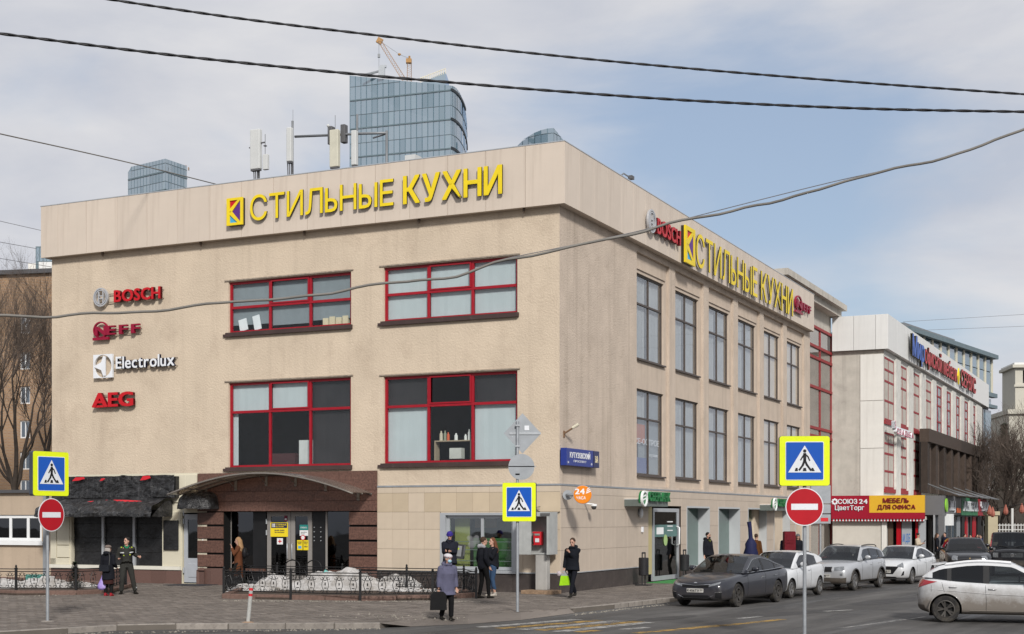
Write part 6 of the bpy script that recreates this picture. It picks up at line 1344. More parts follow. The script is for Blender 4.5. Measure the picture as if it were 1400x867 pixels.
# pale belvedere tower at the right edge
Dw = 210.0; o1 = P(1388, 700, Dw); o1.z = 0
wt = thing('white_tower_house', 'pale stone tower house with open belvedere and aerials at the right edge', 'building', o1, R(-6)); M_ws = mat('pale_stone', (.50, .48, .41), .85, var=.06, streak=(.3, .5, (.38, .36, .31)))
def zz(v): return zat(v, Dw)
boxo('lower_body', M_ws, wt, -.9, 12, 0, 12, 0, zz(566)); boxo('cornice', M_ws, wt, -1.2, 12.4, -.5, 12, zz(566), zz(560))
m = MB(); m.wall(0, 8, zz(560), zz(503), [(1.1, 2.9, zz(524), zz(506)), (3.9, 5.7, zz(524), zz(506)), (2.5, 3.6, zz(556), zz(545))], 0, .6); m.box(.0, .2, .01, 8, zz(560), zz(503)); m.build('tower_body', M_ws, wt); boxo('dark_interior', M_room, wt, .3, 8, 2, 2.2, zz(560), zz(503))
boxo('cornice', M_ws, wt, -.5, 8.6, -.6, 8, zz(503), zz(499)); boxo('roof', M_wpar, wt, -.2, 8.2, -.3, 8, zz(499), zz(496)); boxo('string_course', M_ws, wt, -.2, 8, -.25, 0, zz(529), zz(526))
for k in range(3): MB().tube([(2.5+k*.8, 1, zz(496)), (2.5+k*.8, 1, zz(479+6*k))], .12, 5).build('aerial', M_pipe, wt)
boxo('aerial_panel', M_wpar, wt, 2.2, 2.9, .8, 1.1, zz(493), zz(486))
# ================================================================ bare trees
M_bark = mat('grey_bark', (.050, .040, .033), .95, var=.3, vs=4); M_twig = mat('twigs', (.085, .066, .054), .95, var=.3, vs=1)
def bare_tree(label, loc, h_, seed, spread=.55, depth=6, r0=.22, group='bare trees', lean=0, kids=4, trunk_h=.16):
    rg = random.Random(seed); t = thing('bare_tree', label, 'tree', loc, rg.uniform(0, 6), group); TR, CR = MB(), MB()
    def grow(p, d, l, r, lev):
        m_ = TR if lev <= 2 else CR; n = 4 if lev < 3 else 2; pts = [p]; q = p.copy(); dd = d.copy()
        for i in range(n):
            dd = (dd + Vector((rg.gauss(0, .12), rg.gauss(0, .12), rg.gauss(.05, .08)))).normalized(); q = q + dd*l/n; pts.append(q.copy())
        m_.tube(pts, [r*(1-.45*i/n) for i in range(n+1)], 6 if lev < 2 else 4 if lev < 3 else 3, cap=False)
        if lev >= depth: return
        k = kids + (1 if lev >= 3 else 0)
        for i in range(k):
            f_ = rg.uniform(.35, 1) if i else 1; j = min(n, max(1, round(f_*n))); a = rg.uniform(0, 6.283); s_ = rg.uniform(.5, 1)*spread*(1 if i else .35)
            u = dd.orthogonal().normalized(); u.rotate(Matrix.Rotation(a, 3, dd)); nd = (dd + u*s_*1.3 + Vector((0, 0, .1))).normalized()
            grow(pts[j], nd, l*rg.uniform(.6, .82), r*rg.uniform(.45, .62) if i else r*.55, lev+1)
    grow(Vector((0, 0, 0)), Vector((lean, 0, 1)).normalized(), h_*trunk_h*1.5, r0, 0)
    TR.build('trunk', M_bark, t, smooth=True); c_ = CR.build('crown', M_twig, t); return t
for i, (px, d, h_, lb) in enumerate(((8, 66, 21, 'large bare tree at the left edge before the brick block'), (46, 72, 21, 'bare tree between the annex and the store wall'), (-35, 64, 19, 'bare tree cut by the left edge of the photo'))):
    bare_tree(lb, Vector((P(px, 0, d).x, d, ZR)), h_, 21+i, .5, 7, .2, kids=3, lean=.12*(-1)**i)
# unseen house added behind the viewer to give panes and car paint a reflection
oh = thing('reflection_house', 'unseen brown brick house added behind the viewer for reflections', 'building', (-10, -62, ZR), R(-4)); W_ = 120
m = MB(); m.box(-60, 60, -12, 0, 0, 17.5); m.build('brick_wall', mat('house_wall', (.20, .15, .11), .9, var=.2, vs=.3), oh); m = MB()
for i in range(30):
    for j in range(5): m.box(-58+i*4, -56.2+i*4, .0, .06, 1.5+j*3.3, 3.4+j*3.3)
m.build('windows', mat('house_window', (.03, .035, .04), .2, spec=.5), oh)['kind'] = 'stuff'
for i, (px, d, h_) in enumerate(((1352, 118, 16), (1368, 112, 15), (1386, 120, 17), (1402, 110, 16), (1416, 122, 16), (1360, 132, 18), (1392, 135, 19), (1345, 128, 16))):
    bare_tree(['leftmost nearer bare tree of the grove, just right of the shops', 'shorter bare tree of the grove behind the cream gate pillar', 'tall bare tree of the grove before the pale tower', 'front bare tree of the grove at the right photo edge', 'bare tree of the grove cut off by the right photo edge', 'far bare tree of the grove between the shops and the spruce', 'tallest far bare tree of the grove below the pale tower', 'far bare tree of the grove half hidden by the second building'][i], Vector((P(px, 0, d).x, d, ZR)), h_, 40+i, .62, 5, .2, 'bare trees in the grove at right', kids=4)
t = thing('spruce', 'dark pointed spruce above the bare grove', 'tree', Vector((P(1373, 0, 160).x, 160, ZR)), 0); m = MB(); rg = random.Random(3)
for k in range(2600):
    h_ = rg.random(); a = rg.uniform(0, 6.28); r_ = (1-h_)*2.6*rg.uniform(.3, 1); p = Vector((r_*math.cos(a), r_*math.sin(a), 3+h_*10.5)); d = Vector((math.cos(a), math.sin(a), -.3))*.6; n_ = Vector((-math.sin(a), math.cos(a), 0))*.14; m.add([tuple(p-n_), tuple(p+n_), tuple(p+d)], [(0, 1, 2)])
m.build('crown', MATS['evergreen'], t); MB().tube([(0, 0, 0), (0, 0, 13)], [.25, .03], 6).build('trunk', M_bark, t)
src = COL.objects['bare_tree']  # unseen copies added behind the viewer for panes and car paint to mirror
for k, (x, y) in enumerate(((-34, -30), (-16, -34), (3, -31), (24, -36))):
    c = copy_tree(src); c.location = (x, y, ZR); c.rotation_euler = (0, 0, k*1.7); c['label'] = 'unseen bare tree added behind the viewer for reflections, number %s in the row' % ['one', 'two', 'three', 'four'][k]; c['group'] = 'unseen trees added behind the viewer for reflections'
# distant ground cover behind the grove: a hedge like mass of brush
t = thing('garden_wall', 'long dark wall and hedge far behind the grove', 'wall', Vector((P(1360, 0, 150).x-6, 150, ZR)), 0); boxo('wall', mat('dark_wall', (.05, .043, .036), .95, var=.3), t, 0, 60, 0, .5, 0, 5.5)
# string of small lamps by the shops
ls = thing('light_string', 'string of small reddish lanterns hanging right of the shops', 'lanterns', P(1352, 690, 88), 0)
pts = [P(1340, 700, 90)-P(1352, 690, 88), P(1375, 693, 88)-P(1352, 690, 88), P(1400, 689, 87)-P(1352, 690, 88), P(1450, 684, 86)-P(1352, 690, 88)]
MB().tube(pts, .02, 4).build('wire', M_black, ls)
for px, py in ((1353, 697), (1357, 699), (1375, 696), (1397, 694)):
    q = P(px, py, 88)-P(1352, 690, 88); MB().lathe([(.03, .28), (.10, .1), (.17, -.15), (.15, -.28), (.05, -.38)], q, 7).build('lantern', mat('lantern', (.30, .10, .07), .6), ls)
# ================================================================ overhead wires
M_wire = mat('black_cable', (.012, .012, .014), .5, var=0); M_wire2 = mat('grey_cable', (.17, .16, .145), .7, var=.2); M_wire3 = mat('thin_wire', (.16, .16, .17), .6, var=0)
def wire(label, pts, d0, d1, r, mt, twist=False, wob=0, seed=0):
    P_ = []; n = len(pts)
    xs_ = [p[0] for p in pts]
    M_ = 90
    for i in range(M_+1):
        x = xs_[0] + (xs_[-1]-xs_[0])*i/M_; k = max(j for j in range(n-1) if xs_[j] <= x+1e-6) if x < xs_[-1] else n-2
        def ypt(j): return pts[min(max(j, 0), n-1)]
        p0, p1, p2, p3 = ypt(k-1), ypt(k), ypt(k+1), ypt(k+2); u = (x-p1[0])/(p2[0]-p1[0]); m1 = (p2[1]-p0[1])/max(1, p2[0]-p0[0])*(p2[0]-p1[0]); m2 = (p3[1]-p1[1])/max(1, p3[0]-p1[0])*(p2[0]-p1[0])
        y = (2*u**3-3*u**2+1)*p1[1] + (u**3-2*u**2+u)*m1 + (-2*u**3+3*u**2)*p2[1] + (u**3-u**2)*m2
        P_.append(P(x, y + wob*mnoise.noise((x*.02, seed, 0)), d0 + (d1-d0)*(x-xs_[0])/(xs_[-1]-xs_[0])))
    o1 = P_[0].copy(); t = thing('overhead_cable', label, 'cable', o1)
    if twist:
        for s_ in (0, math.pi):
            q = []
            for a, b in zip(P_, P_[1:]):
                for k in range(4): q.append(a.lerp(b, k/4))
            q = [v_ - o1 + Vector((0, math.cos(i*.5+s_), math.sin(i*.5+s_)))*r*.42 for i, v_ in enumerate(q)]
            MB().tube(q, r*.85, 5).build('strand', mt, t, smooth=True)
    else: MB().tube([v_-o1 for v_ in P_], r, 6).build('strand', mt, t, smooth=True)
wire('upper thick black twisted cable crossing the sky', [(60, -16), (155, 0), (340, 27), (520, 49), (700, 70), (900, 90), (1150, 111), (1400, 129), (1500, 136)], 19, 21, .016, M_wire, True)
wire('lower thick black twisted cable crossing the sky and the skyscraper', [(-60, 38), (0, 46), (240, 76), (480, 101), (600, 111.5), (750, 124), (950, 138), (1180, 148.5), (1400, 153), (1500, 154)], 19, 21, .018, M_wire, True)
wire('grey kinked cable crossing in front of the windows and rising right', [(-60, 431), (0, 431), (35, 433), (65, 433.5), (100, 430), (200, 426), (310, 413), (340, 411.5), (420, 405), (450, 402), (510, 388.5), (560, 385), (620, 378), (690, 356), (740, 347), (800, 333), (860, 321), (930, 302), (990, 291), (1060, 276), (1130, 255), (1210, 234), (1300, 213), (1400, 177), (1480, 150)], 22, 22, .021, M_wire2, False, 3.0, 2)
wire('thin wire just above the grey cable on the right', [(690, 354), (860, 319), (950, 296), (1060, 268), (1150, 246), (1210, 233)], 22.2, 22.2, .007, M_wire3)
wire('thin wire descending from the left edge to the store roof', [(-60, 169), (0, 183), (100, 205), (200, 228), (296, 252)], 40, 55, .02, M_wire2)
for i, (a, b) in enumerate((((-50, 291), (60, 316)), ((-50, 322), (50, 340)), ((-50, 345), (70, 365)))): wire(['highest', 'middle', 'lowest'][i] + ' faint thin wire over the brick block at the left', [a, ((a[0]+b[0])/2, (a[1]+b[1])/2), b], 60, 70, .012, M_wire3)
for i, (a, b) in enumerate((((1235, 440), (1480, 425)), ((1250, 452), (1480, 443)))): wire(['upper', 'lower'][i] + ' faint thin wire over the white parapet at the right', [a, ((a[0]+b[0])/2, (a[1]+b[1])/2), b], 80, 80, .009, M_wire3)
# ================================================================ cars
from mathutils.bvhtree import BVHTree
DIRT = (.13, .105, .08)
M_tyre = mat('tyre', (.022, .021, .021), .85, var=.2, stain=(.6, 6, (.08, .07, .055), .45, .65)); M_rim = mat('rim_silver', (.30, .30, .30), .4, metal=.7, var=.1, stain=(.6, 8, (.12, .10, .08), .45, .65)); M_rimd = mat('rim_dark', (.07, .065, .06), .5, metal=.4, var=.2)
M_chr = mat('chrome', (.55, .56, .57), .15, metal=1, var=0); M_blkp = mat('black_plastic', (.02, .02, .021), .55, var=.2, dirt=(.2, .8, DIRT, .6)); M_grl = mat('grille_black', (.010, .010, .011), .4, var=.2); M_arch = mat('wheel_well', (.012, .012, .012), .9); M_int = mat('car_interior', (.03, .03, .032), .8); M_seat = mat('car_seat', (.05, .05, .053), .8)
M_cgl = glass('car_glass', (.42, .46, .47), .0, .02); M_cgld = glass('car_glass_dark', (.08, .09, .10), .0, .02)
M_hl = mat('headlight_glass', (.22, .23, .24), .10, metal=.5, var=.6, vs=14, coat=1); M_hld = mat('headlight_dark', (.06, .065, .07), .12, metal=.3, var=.5, vs=20, coat=1); M_tl = mat('taillight_red', (.30, .008, .015), .15, var=.2, vs=10, coat=1); M_plate = mat('number_plate', (.45, .44, .41), .5, var=.15, vs=20, stain=(.5, 9, (.2, .18, .15), .5, .7)); M_seam = mat('panel_gap', (.008, .008, .008), .8, var=0)
def paint(name, c, dirt=(.30, .95, .75), metal=.0, k=1.0): return mat(name, c, .32, metal=metal, var=.03, coat=.6, dirt=(dirt[0], dirt[1], DIRT, dirt[2]))
def lerp_tab(tab, x, i):
    if x <= tab[0][0]: return tab[0][i]
    for a, b in zip(tab, tab[1:]):
        if x <= b[0]: t = (x-a[0])/(b[0]-a[0]); t = t*t*(3-2*t)*.5 + t*.5; return a[i]+(b[i]-a[i])*t
    return tab[-1][i]
def car(label, cat, loc, ang, sp, pm, kind='car', name='car', group=None):
    L, W, Hh = sp['L'], sp['W']/2, sp['H']; ws0, ws1, r1, rw = sp['gh']; belt = sp['belt']      # belt: [(x,z)...]
    t = thing(name, label, cat, loc, ang, group); ax = sp['axles']; Rw = sp['R']
    # --- lower body
    tab = sp['body']         # (x, width factor, z bottom, z shoulder, z top)
    xs = sorted(set([q[0] for q in tab]))
    m = MB(); n = 17
    for x in xs:
        f_, zb, zs, zt = (lerp_tab(tab, x, i) for i in (1, 2, 3, 4)); hw = W*f_
        half = [(0, zb), (.78*hw, zb), (.955*hw, zb+.05), (.985*hw, zb+.16), (1.0*hw, (zb+zs)/2+.02), (.992*hw, zs-.13), (.955*hw, zs), (.80*hw, (zs*.35+zt*.65)), (.42*hw, zt), (0, zt+.012)]
        ring = [(x, y, z) for y, z in half] + [(x, -y, z) for y, z in half[-2:0:-1]]
        m.v += ring; n = len(ring)
    k = len(xs)
    for i in range(k-1):
        for j in range(n): m.f.append((i*n+j, i*n+(j+1) % n, (i+1)*n+(j+1) % n, (i+1)*n+j)); m.mi.append(0)
    # blunt ends as quad strips
    def cap(o, flip):
        h = n//2
        for j in range(h):
            a, b, c_, d = j, j+1, (n-j-1) % n, (n-j) % n
            f = (o+a, o+b, o+c_, o+d) if a != d else (o+a, o+b, o+c_)
            f = tuple(dict.fromkeys(f))
            if len(f) > 2: m.f.append(f if flip else f[::-1]); m.mi.append(0)
    cap(0, True); cap((k-1)*n, False)
    ob = m.build('body', [pm, M_arch], t, smooth=True)
    s_ = ob.modifiers.new('s', 'SUBSURF'); s_.levels = s_.render_levels = 2
    cm = MB()
    for a in ax:
        for sy in (-1, 1):
            n2 = 28; r = Rw+.055; y0, y1 = sy*(W-.30), sy*(W+.3)
            pr = [(a+r*math.cos(2*math.pi*q/n2), Rw + .0 + r*math.sin(2*math.pi*q/n2)) for q in range(n2)]
            cm.prism(pr[::-1], min(y0, y1), max(y0, y1))
    co = cm.build('cut', [M_arch], None); co.location = loc; co.rotation_euler = (0, 0, ang)
    import bmesh
    bm = bmesh.new(); bm.from_mesh(co.data); bmesh.ops.recalc_face_normals(bm, faces=bm.faces); bm.to_mesh(co.data); bm.free()
    bm = bmesh.new(); bm.from_mesh(ob.data); bmesh.ops.recalc_face_normals(bm, faces=bm.faces); bm.to_mesh(ob.data); bm.free()
    bo = ob.modifiers.new('b', 'BOOLEAN'); bo.operation = 'DIFFERENCE'; bo.object = co; bo.solver = 'EXACT'; bo.material_mode = 'TRANSFER'
    bpy.context.view_layer.update(); dg = bpy.context.evaluated_depsgraph_get()
    me = bpy.data.meshes.new_from_object(ob.evaluated_get(dg)); old = ob.data; ob.modifiers.clear(); ob.data = me; me.name = 'body'; bpy.data.meshes.remove(old); bpy.data.objects.remove(co)
    me.shade_smooth(); me.set_sharp_from_angle(angle=R(40))
    bv = BVHTree.FromPolygons([v.co for v in me.vertices], [tuple(p.vertices) for p in me.polygons])
    def hit(o, d): 
        r_ = bv.ray_cast(Vector(o), Vector(d).normalized()); return r_[0], r_[1]
    def patch(name_, mt, corners, d, off=.006, nu=8, nv=5, par=t, bow=0):
        """a panel that follows the body: corners a,b,c,d projected along d"""
        a, b, c_, e_ = [Vector(q) for q in corners]; d = Vector(d).normalized(); p = MB(); ok = True; pts = []
        for i in range(nu+1):
            for j in range(nv+1):
                u, v_ = i/nu, j/nv; q = a.lerp(b, u).lerp(e_.lerp(c_, u), v_); h, nn = hit(q - d*3, d)
                pts.append(tuple((h + (nn if nn.dot(d) < 0 else -nn)*off)) if h is not None else None)
        fs = []
        for i in range(nu):
            for j in range(nv):
                f = (i*(nv+1)+j, (i+1)*(nv+1)+j, (i+1)*(nv+1)+j+1, i*(nv+1)+j+1)
                if all(pts[q] is not None for q in f): fs.append(f)
        p.add([q or (0, 0, .5) for q in pts], fs)
        o = p.build(name_, mt, par, smooth=True); return o
    def line(name_, mt, pts, d, r=.006, par=t, off=0.0):
        q = []; d = Vector(d).normalized()
        for a, b in zip(pts, pts[1:]):
            for k_ in range(6):
                h, nn = hit(Vector(a).lerp(Vector(b), k_/6) - d*3, d)
                if h is not None: q.append(h - d*off)
        h, nn = hit(Vector(pts[-1]) - d*3, d)
        if h is not None: q.append(h)
        return MB().tube(q, r, 4).build(name_, mt, par) if len(q) > 1 else None
    # --- greenhouse
    bz = lambda x: lerp_tab([(q[0], q[1]) for q in belt], x, 1)
    def rz(x):
        top = sp.get('roof', None)
        if x < ws1: u = (x-ws0)/(ws1-ws0); return bz(x) + (Hh-.035-bz(x))*(1-(1-u)**1.18)
        if x > r1: u = (rw-x)/(rw-r1); zr = Hh-sp.get('drop', .05); return bz(x) + (zr-bz(x))*(1-(1-max(u, 0))**sp.get('rp', 1.3))
        u = (x-ws1)/(r1-ws1); return Hh-.035 + .035*math.sin(math.pi*min(1, u*1.1+.0))*1 + (0-.05*0) - max(0, (u-.45))**2*(sp.get('drop', .05)-.035)/.3025 if True else 0
    def bw(x): f_ = lerp_tab(tab, x, 1); return W*f_*.925
    pill = sp['pillars']; cuts = sorted(set([ws0, ws0+.12, (ws0+ws1)/2, ws1-.1, ws1] + [ws1+(r1-ws1)*q/6 for q in range(1, 7)] + [r1+(rw-r1)*q/4 for q in range(1, 5)] + [q for p in pill for q in p]))
    cuts = [c_ for c_ in cuts if ws0 <= c_ <= rw]
    def sec(x):
        b0, z1 = bz(x)-.015, rz(x); z1 = max(z1, b0+.012); ze = max(b0+.008, z1-.055*min(1, (z1-b0)/.25)); tum = sp.get('tum', .34); w0 = bw(x); we = w0 - (ze-b0)*tum
        zr_ = max(b0+.004, ze-sp.get('rail', .06)*min(1, (z1-b0)/.3)); wr_ = w0-(zr_-b0)*tum
        return [(w0, b0), (wr_, zr_), (we, ze), (we-.07, ze+(z1-ze)*.62), ((we-.07)*.5, z1-.004), (0, z1)]
    def strip(name_, mt, x0, x1, j0, j1, sides=(1, -1), par=t, off=0):
        m = MB(); cs = [x0] + [c_ for c_ in cuts if x0 < c_ < x1] + [x1]
        for s_ in sides:
            for a, b in zip(cs, cs[1:]):
                A, B_ = sec(a), sec(b)
                for j in range(j0, j1):
                    q = [(a, s_*(A[j][0]+off), A[j][1]), (b, s_*(B_[j][0]+off), B_[j][1]), (b, s_*(B_[j+1][0]+off), B_[j+1][1]), (a, s_*(A[j+1][0]+off), A[j+1][1])]
                    m.add(q if s_ < 0 else q[::-1], [(0, 1, 2, 3)])
        return m.build(name_, mt, par, smooth=True)
    strip('windshield', M_cgl if not sp.get('dk') else M_cgld, ws0, ws1, 3, 5); strip('rear_window', M_cgld, r1, rw-.02, 3, 5)
    strip('roof', sp.get('roofm', pm), ws1, r1, 2, 5); [strip('roof_rail', pm, ws0, rw, 1, 3, (s_,)) for s_ in (1, -1)]
    gcol = sp.get('trim', M_blkp)
    X = [sp['win0']] + [q for p in pill for q in p] + [sp['win1']]
    for i in range(0, len(X), 2):
        for s_ in (1, -1): strip('side_window', M_cgl if i == 0 and not sp.get('dk') else M_cgld, X[i], X[i+1], 0, 1, (s_,))
    for s_ in (1, -1):
        for (a, b) in pill: strip('pillar', M_grl, a, b, 0, 1, (s_,), off=.003)
        strip('pillar', pm, ws0, X[0], 0, 1, (s_,)); strip('pillar', pm, X[-1], rw, 0, 1, (s_,))
    if sp.get('chrome'):
        for s_ in (1, -1):
            q = [];
            for k_ in range(31): x = ws0+.25+(X[-1]+.12-ws0-.25)*k_/30; A = sec(x); q.append((x, s_*(A[1][0]+.006), A[1][1]))
            MB().tube(q, .009, 4).build('window_trim', M_chr, t, smooth=True); MB().tube([(x, s_*(sec(x)[0][0]+.006), sec(x)[0][1]+.01) for x in [ws0+.2+(X[-1]-ws0-.2)*k_/12 for k_ in range(13)]], .008, 4).build('window_trim', M_chr, t)
    # inside
    m = MB(); m.box(ws0+.22, rw-.2, -W*.78, W*.78, bz(2)-.16, bz(2)+.03); m.build('dashboard', M_int, t)
    for s_ in (1, -1):
        for x in (ws1+.55, ws1+1.35): MB().ell((x, s_*.36, bz(x)+.02), .08, .23, .22, 10, 8).build('seat', M_seat, t, smooth=True); MB().ell((x+.03, s_*.36, bz(x)+.27), .06, .13, .09, 8, 6).build('headrest', M_seat, t, smooth=True)
    w_ = MB(); w_.lathe([(.19, 0), (.19, .03), (.16, .03), (.16, 0)], (ws0+.75, -.36*sp.get('drv', -1), bz(1.5)+.02), 16, 'x'); w_.build('steering_wheel', M_int, t)
    # --- wheels
    for a in ax:
        for s_ in (1, -1):
            o = bpy.data.objects.new('wheel', None); COL.objects.link(o); o.parent = t; o.location = (a, s_*(W-.12), Rw)
            if s_ < 0: o.rotation_euler = (0, 0, math.pi)
            ri = Rw*.68; MB().lathe([(ri, -.09), (Rw-.03, -.10), (Rw, -.07), (Rw, .07), (Rw-.03, .10), (ri, .09)], (0, 0, 0), 32, 'y', cap=False).build('tyre', M_tyre, o, smooth='a')
            m = MB(); m.cur = 0; sn = sp.get('spokes', 5); 
            for k_ in range(sn):
                a_ = 2*math.pi*k_/sn; c_, s2 = math.cos(a_), math.sin(a_)
                for o_ in ((-.32, .32) if sn == 5 else (0,)):
                    c2, s3 = math.cos(a_+o_*.55), math.sin(a_+o_*.55); w1, w2 = .016, .022
                    p0, p1 = Vector((c_*.035, s2*.035)), Vector((c2*(ri-.01), s3*(ri-.01))); n_ = Vector((-(p1-p0).y, (p1-p0).x)).normalized()
                    m.add([(p0.x+n_.x*w1, .06, p0.y+n_.y*w1), (p0.x-n_.x*w1, .06, p0.y-n_.y*w1), (p1.x-n_.x*w2, .082, p1.y-n_.y*w2), (p1.x+n_.x*w2, .082, p1.y+n_.y*w2),
                           (p0.x+n_.x*w1, .03, p0.y+n_.y*w1), (p0.x-n_.x*w1, .03, p0.y-n_.y*w1), (p1.x-n_.x*w2, .04, p1.y-n_.y*w2), (p1.x+n_.x*w2, .04, p1.y+n_.y*w2)], [(0, 1, 2, 3), (0, 3, 7, 4), (2, 1, 5, 6), (3, 2, 6, 7)])
            vs = []; nn_ = 32; m2 = MB()
            for r_, y in ((ri+.002, .086), (ri-.025, .092), (ri-.035, .03)): m2.v += [(r_*math.cos(2*math.pi*q/nn_), y, r_*math.sin(2*math.pi*q/nn_)) for q in range(nn_)]
            for q in range(2):
                for z in range(nn_): m2.f.append((q*nn_+z, q*nn_+(z+1) % nn_, (q+1)*nn_+(z+1) % nn_, (q+1)*nn_+z)); m2.mi.append(0)
            m.add(m2.v, m2.f); m.add([(.05*math.cos(q*.628), .07, .05*math.sin(q*.628)) for q in range(10)], [tuple(range(10))])
            m.build('rim', sp.get('rim', M_rim), o)
            MB().add([(ri*math.cos(q*.2244), .025, ri*math.sin(q*.2244)) for q in range(28)], [tuple(range(28))]).build('brake_disc', M_arch, o)
    # --- trim common to all
    for s_ in (1, -1):
        y = s_*2
        for x in sp['seams']:
            line('door_gap', M_seam, [(x[0], s_, sp['sill']+.06), (x[0]+x[1], s_, (sp['sill']+bz(x[0]))/2), (x[0]+x[2], s_, bz(x[0])-.06)], (0, -s_, 0), .005)
        line('door_gap', M_seam, [(sp['seams'][0][0], s_, sp['sill']+.06), (sp['seams'][-1][0], s_, sp['sill']+.06)], (0, -s_, 0), .004)
        for x, z in sp['handles']:
            h, nn = hit((x, s_*2, z), (0, -s_, 0)); p = h
            o = MB().tube([(p.x-.09, p.y+s_*.002, p.z), (p.x-.07, p.y+s_*.032, p.z+.004), (p.x+.07, p.y+s_*.032, p.z+.006), (p.x+.09, p.y+s_*.002, p.z+.006)], (.011), 6).build('door_handle', M_chr if sp.get('hchr') else pm, t, smooth=True)
        # mirror
        x = sp['win0']+.06; b_ = sec(x); yy = s_*(b_[0][0]+.02); z = bz(x)+.02
        mm = MB(); mm.ell((x+.02, yy+s_*.13, z+.075), .065, .115, .075, 12, 8); o = mm.build('mirror', sp.get('mirm', pm), t, smooth=True)
        MB().tube([(x, yy-s_*.04, z-.01), (x+.01, yy+s_*.06, z+.03)], .022, 6).build('stalk', M_blkp, o); MB().box(x+.082, x+.086, *sorted((yy+s_*.04, yy+s_*.22)), z+.02, z+.13).build('mirror_glass', M_cgld, o)
    # sill strip
    for s_ in (1, -1):
        if sp.get('clad'): patch('sill_cladding', M_blkp, [(ax[0]+Rw+.07, s_, sp['sill']-.02), (ax[1]-Rw-.07, s_, sp['sill']-.02), (ax[1]-Rw-.07, s_, sp['sill']+.10), (ax[0]+Rw+.07, s_, sp['sill']+.10)], (0, -s_, 0), .008, 12, 2)
    for f in sp['fronts']:
        n_, mt, cs, mir = f[:4]; d = f[4] if len(f) > 4 else (1, 0, 0); off = f[5] if len(f) > 5 else .006
        for s_ in ((1, -1) if mir else (1,)):
            c2 = [(q[0], s_*q[1], q[2]) for q in cs]
            patch(n_, mt, c2, (d[0], s_*d[1], d[2]), off)
    return t, hit, patch, line, sec, bz
def plate(t, hit, z, text, front=True, L=0, lab=None):
    h, nn = hit((-2 if front else L+2, 0, z), (1 if front else -1, 0, 0)); x = h.x + (-.014 if front else .014)
    o = rbox(-.26, .26, -.056, .056, .012, -.006, .006).mesh('number_plate', [M_plate]); p = bpy.data.objects.new('number_plate', o); COL.objects.link(p); p.parent = t; p.location = (x, 0, z); p.rotation_euler = (0, 0, R(-90) if front else R(90))
    if text: letters(p, text, -.24, .13, -.035, .03, M_sblk, y=-.007, depth=.003, bold=.02, one=True, name='plate_lettering'); letters(p, '777', .155, .235, -.01, .03, M_sblk, y=-.007, depth=.003, bold=.01, one=True, name='plate_lettering')
    return p
ANG = math.atan2(S.y, S.x)
def wheel_at(px, py, xw, W, side, ang):
    """root position so that the front wheel (at x=xw) on that side stands at the given point of the road"""
    g = G(px, py, ZR); c, s = math.cos(ang), math.sin(ang); lx, ly = xw, side*(W/2-.1); return Vector((g.x-(lx*c-ly*s), g.y-(lx*s+ly*c), ZR))
# dark sedan
pm = paint('paint_graphite', (.018, .020, .028), dirt=(-.1, .65, .34)); a_ = ANG - R(2)
sp = dict(L=4.85, W=1.86, H=1.47, R=.335, axles=(.93, 3.735), gh=(1.38, 2.28, 3.30, 4.42), belt=[(1.3, .95), (2.5, .99), (4.5, 1.06)], drop=.07, rp=1.15, tum=.42,
     body=[(0, .66, .30, .60, .66), (.05, .80, .22, .64, .72), (.2, .91, .19, .70, .79), (.5, .975, .19, .79, .86), (.93, .995, .19, .87, .915), (1.4, 1, .20, .915, .955), (2.4, 1, .20, .945, .98), (3.3, 1, .20, .97, 1.0), (3.75, .99, .20, .99, 1.03), (4.3, .96, .22, 1.0, 1.07), (4.65, .90, .26, .98, 1.08), (4.80, .80, .34, .92, 1.02), (4.85, .70, .42, .84, .9)],
     pillars=[(2.72, 2.84), (3.58, 3.68)], win0=1.75, win1=4.02, sill=.22, seams=[(1.55, -.02, .0), (2.78, 0, .02), (3.62, .10, .22)], handles=[(2.60, .80), (3.52, .83)], chrome=1, hchr=1, rim=M_rimd, spokes=5, roofm=None,
     fronts=[('headlight', M_hl, [(0, .43, .60), (0, .80, .68), (0, .86, .735), (0, .42, .655)], 1, (1, -.75, 0)), ('grille', M_grl, [(0, -.40, .575), (0, .40, .575), (0, .44, .66), (0, -.44, .66)], 0), ('lower_grille', M_grl, [(0, -.52, .235), (0, .52, .235), (0, .40, .36), (0, -.40, .36)], 0, (1, 0, 0), .004),
             ('fog_recess', M_grl, [(0, .60, .30), (0, .80, .27), (0, .80, .48), (0, .62, .42)], 1, (1, -.35, 0)), ('fog_light', M_chr, [(0, .60, .43), (0, .80, .45), (0, .80, .47), (0, .60, .45)], 1, (1, -.35, 0), .02), ('taillight', M_tl, [(4.85, .45, .82), (4.85, .86, .80), (4.85, .88, .93), (4.85, .45, .94)], 1, (-1, -.7, 0))])
sp['roofm'] = pm
t, hit, patch, line, sec, bz = car('dirty dark graphite sedan parked nearest the store, front towards the camera', 'car', wheel_at(1006.5, 830, .93, 1.86, -1, a_), a_, sp, pm)
line('grille_trim', M_chr, [(0, -.46, .665), (0, 0, .635), (0, .46, .665)], (1, 0, 0), .010); plate(t, hit, .49, 'К456ТУ'); line('bumper_crease', M_chr, [(0, -.55, .36), (0, -.38, .28), (0, .38, .28), (0, .55, .36)], (1, 0, 0), .007)
MB().ell((0, 0, 0), .012, .055, .028, 10, 6).build('badge', M_chr, t).location = hit((-2, 0, .70), (1, 0, 0))[0]
line('bonnet_gap', M_seam, [(0, -.74, .80), (0, -.42, .69), (0, 0, .685), (0, .42, .69), (0, .74, .80)], (1, 0, -.05), .005)
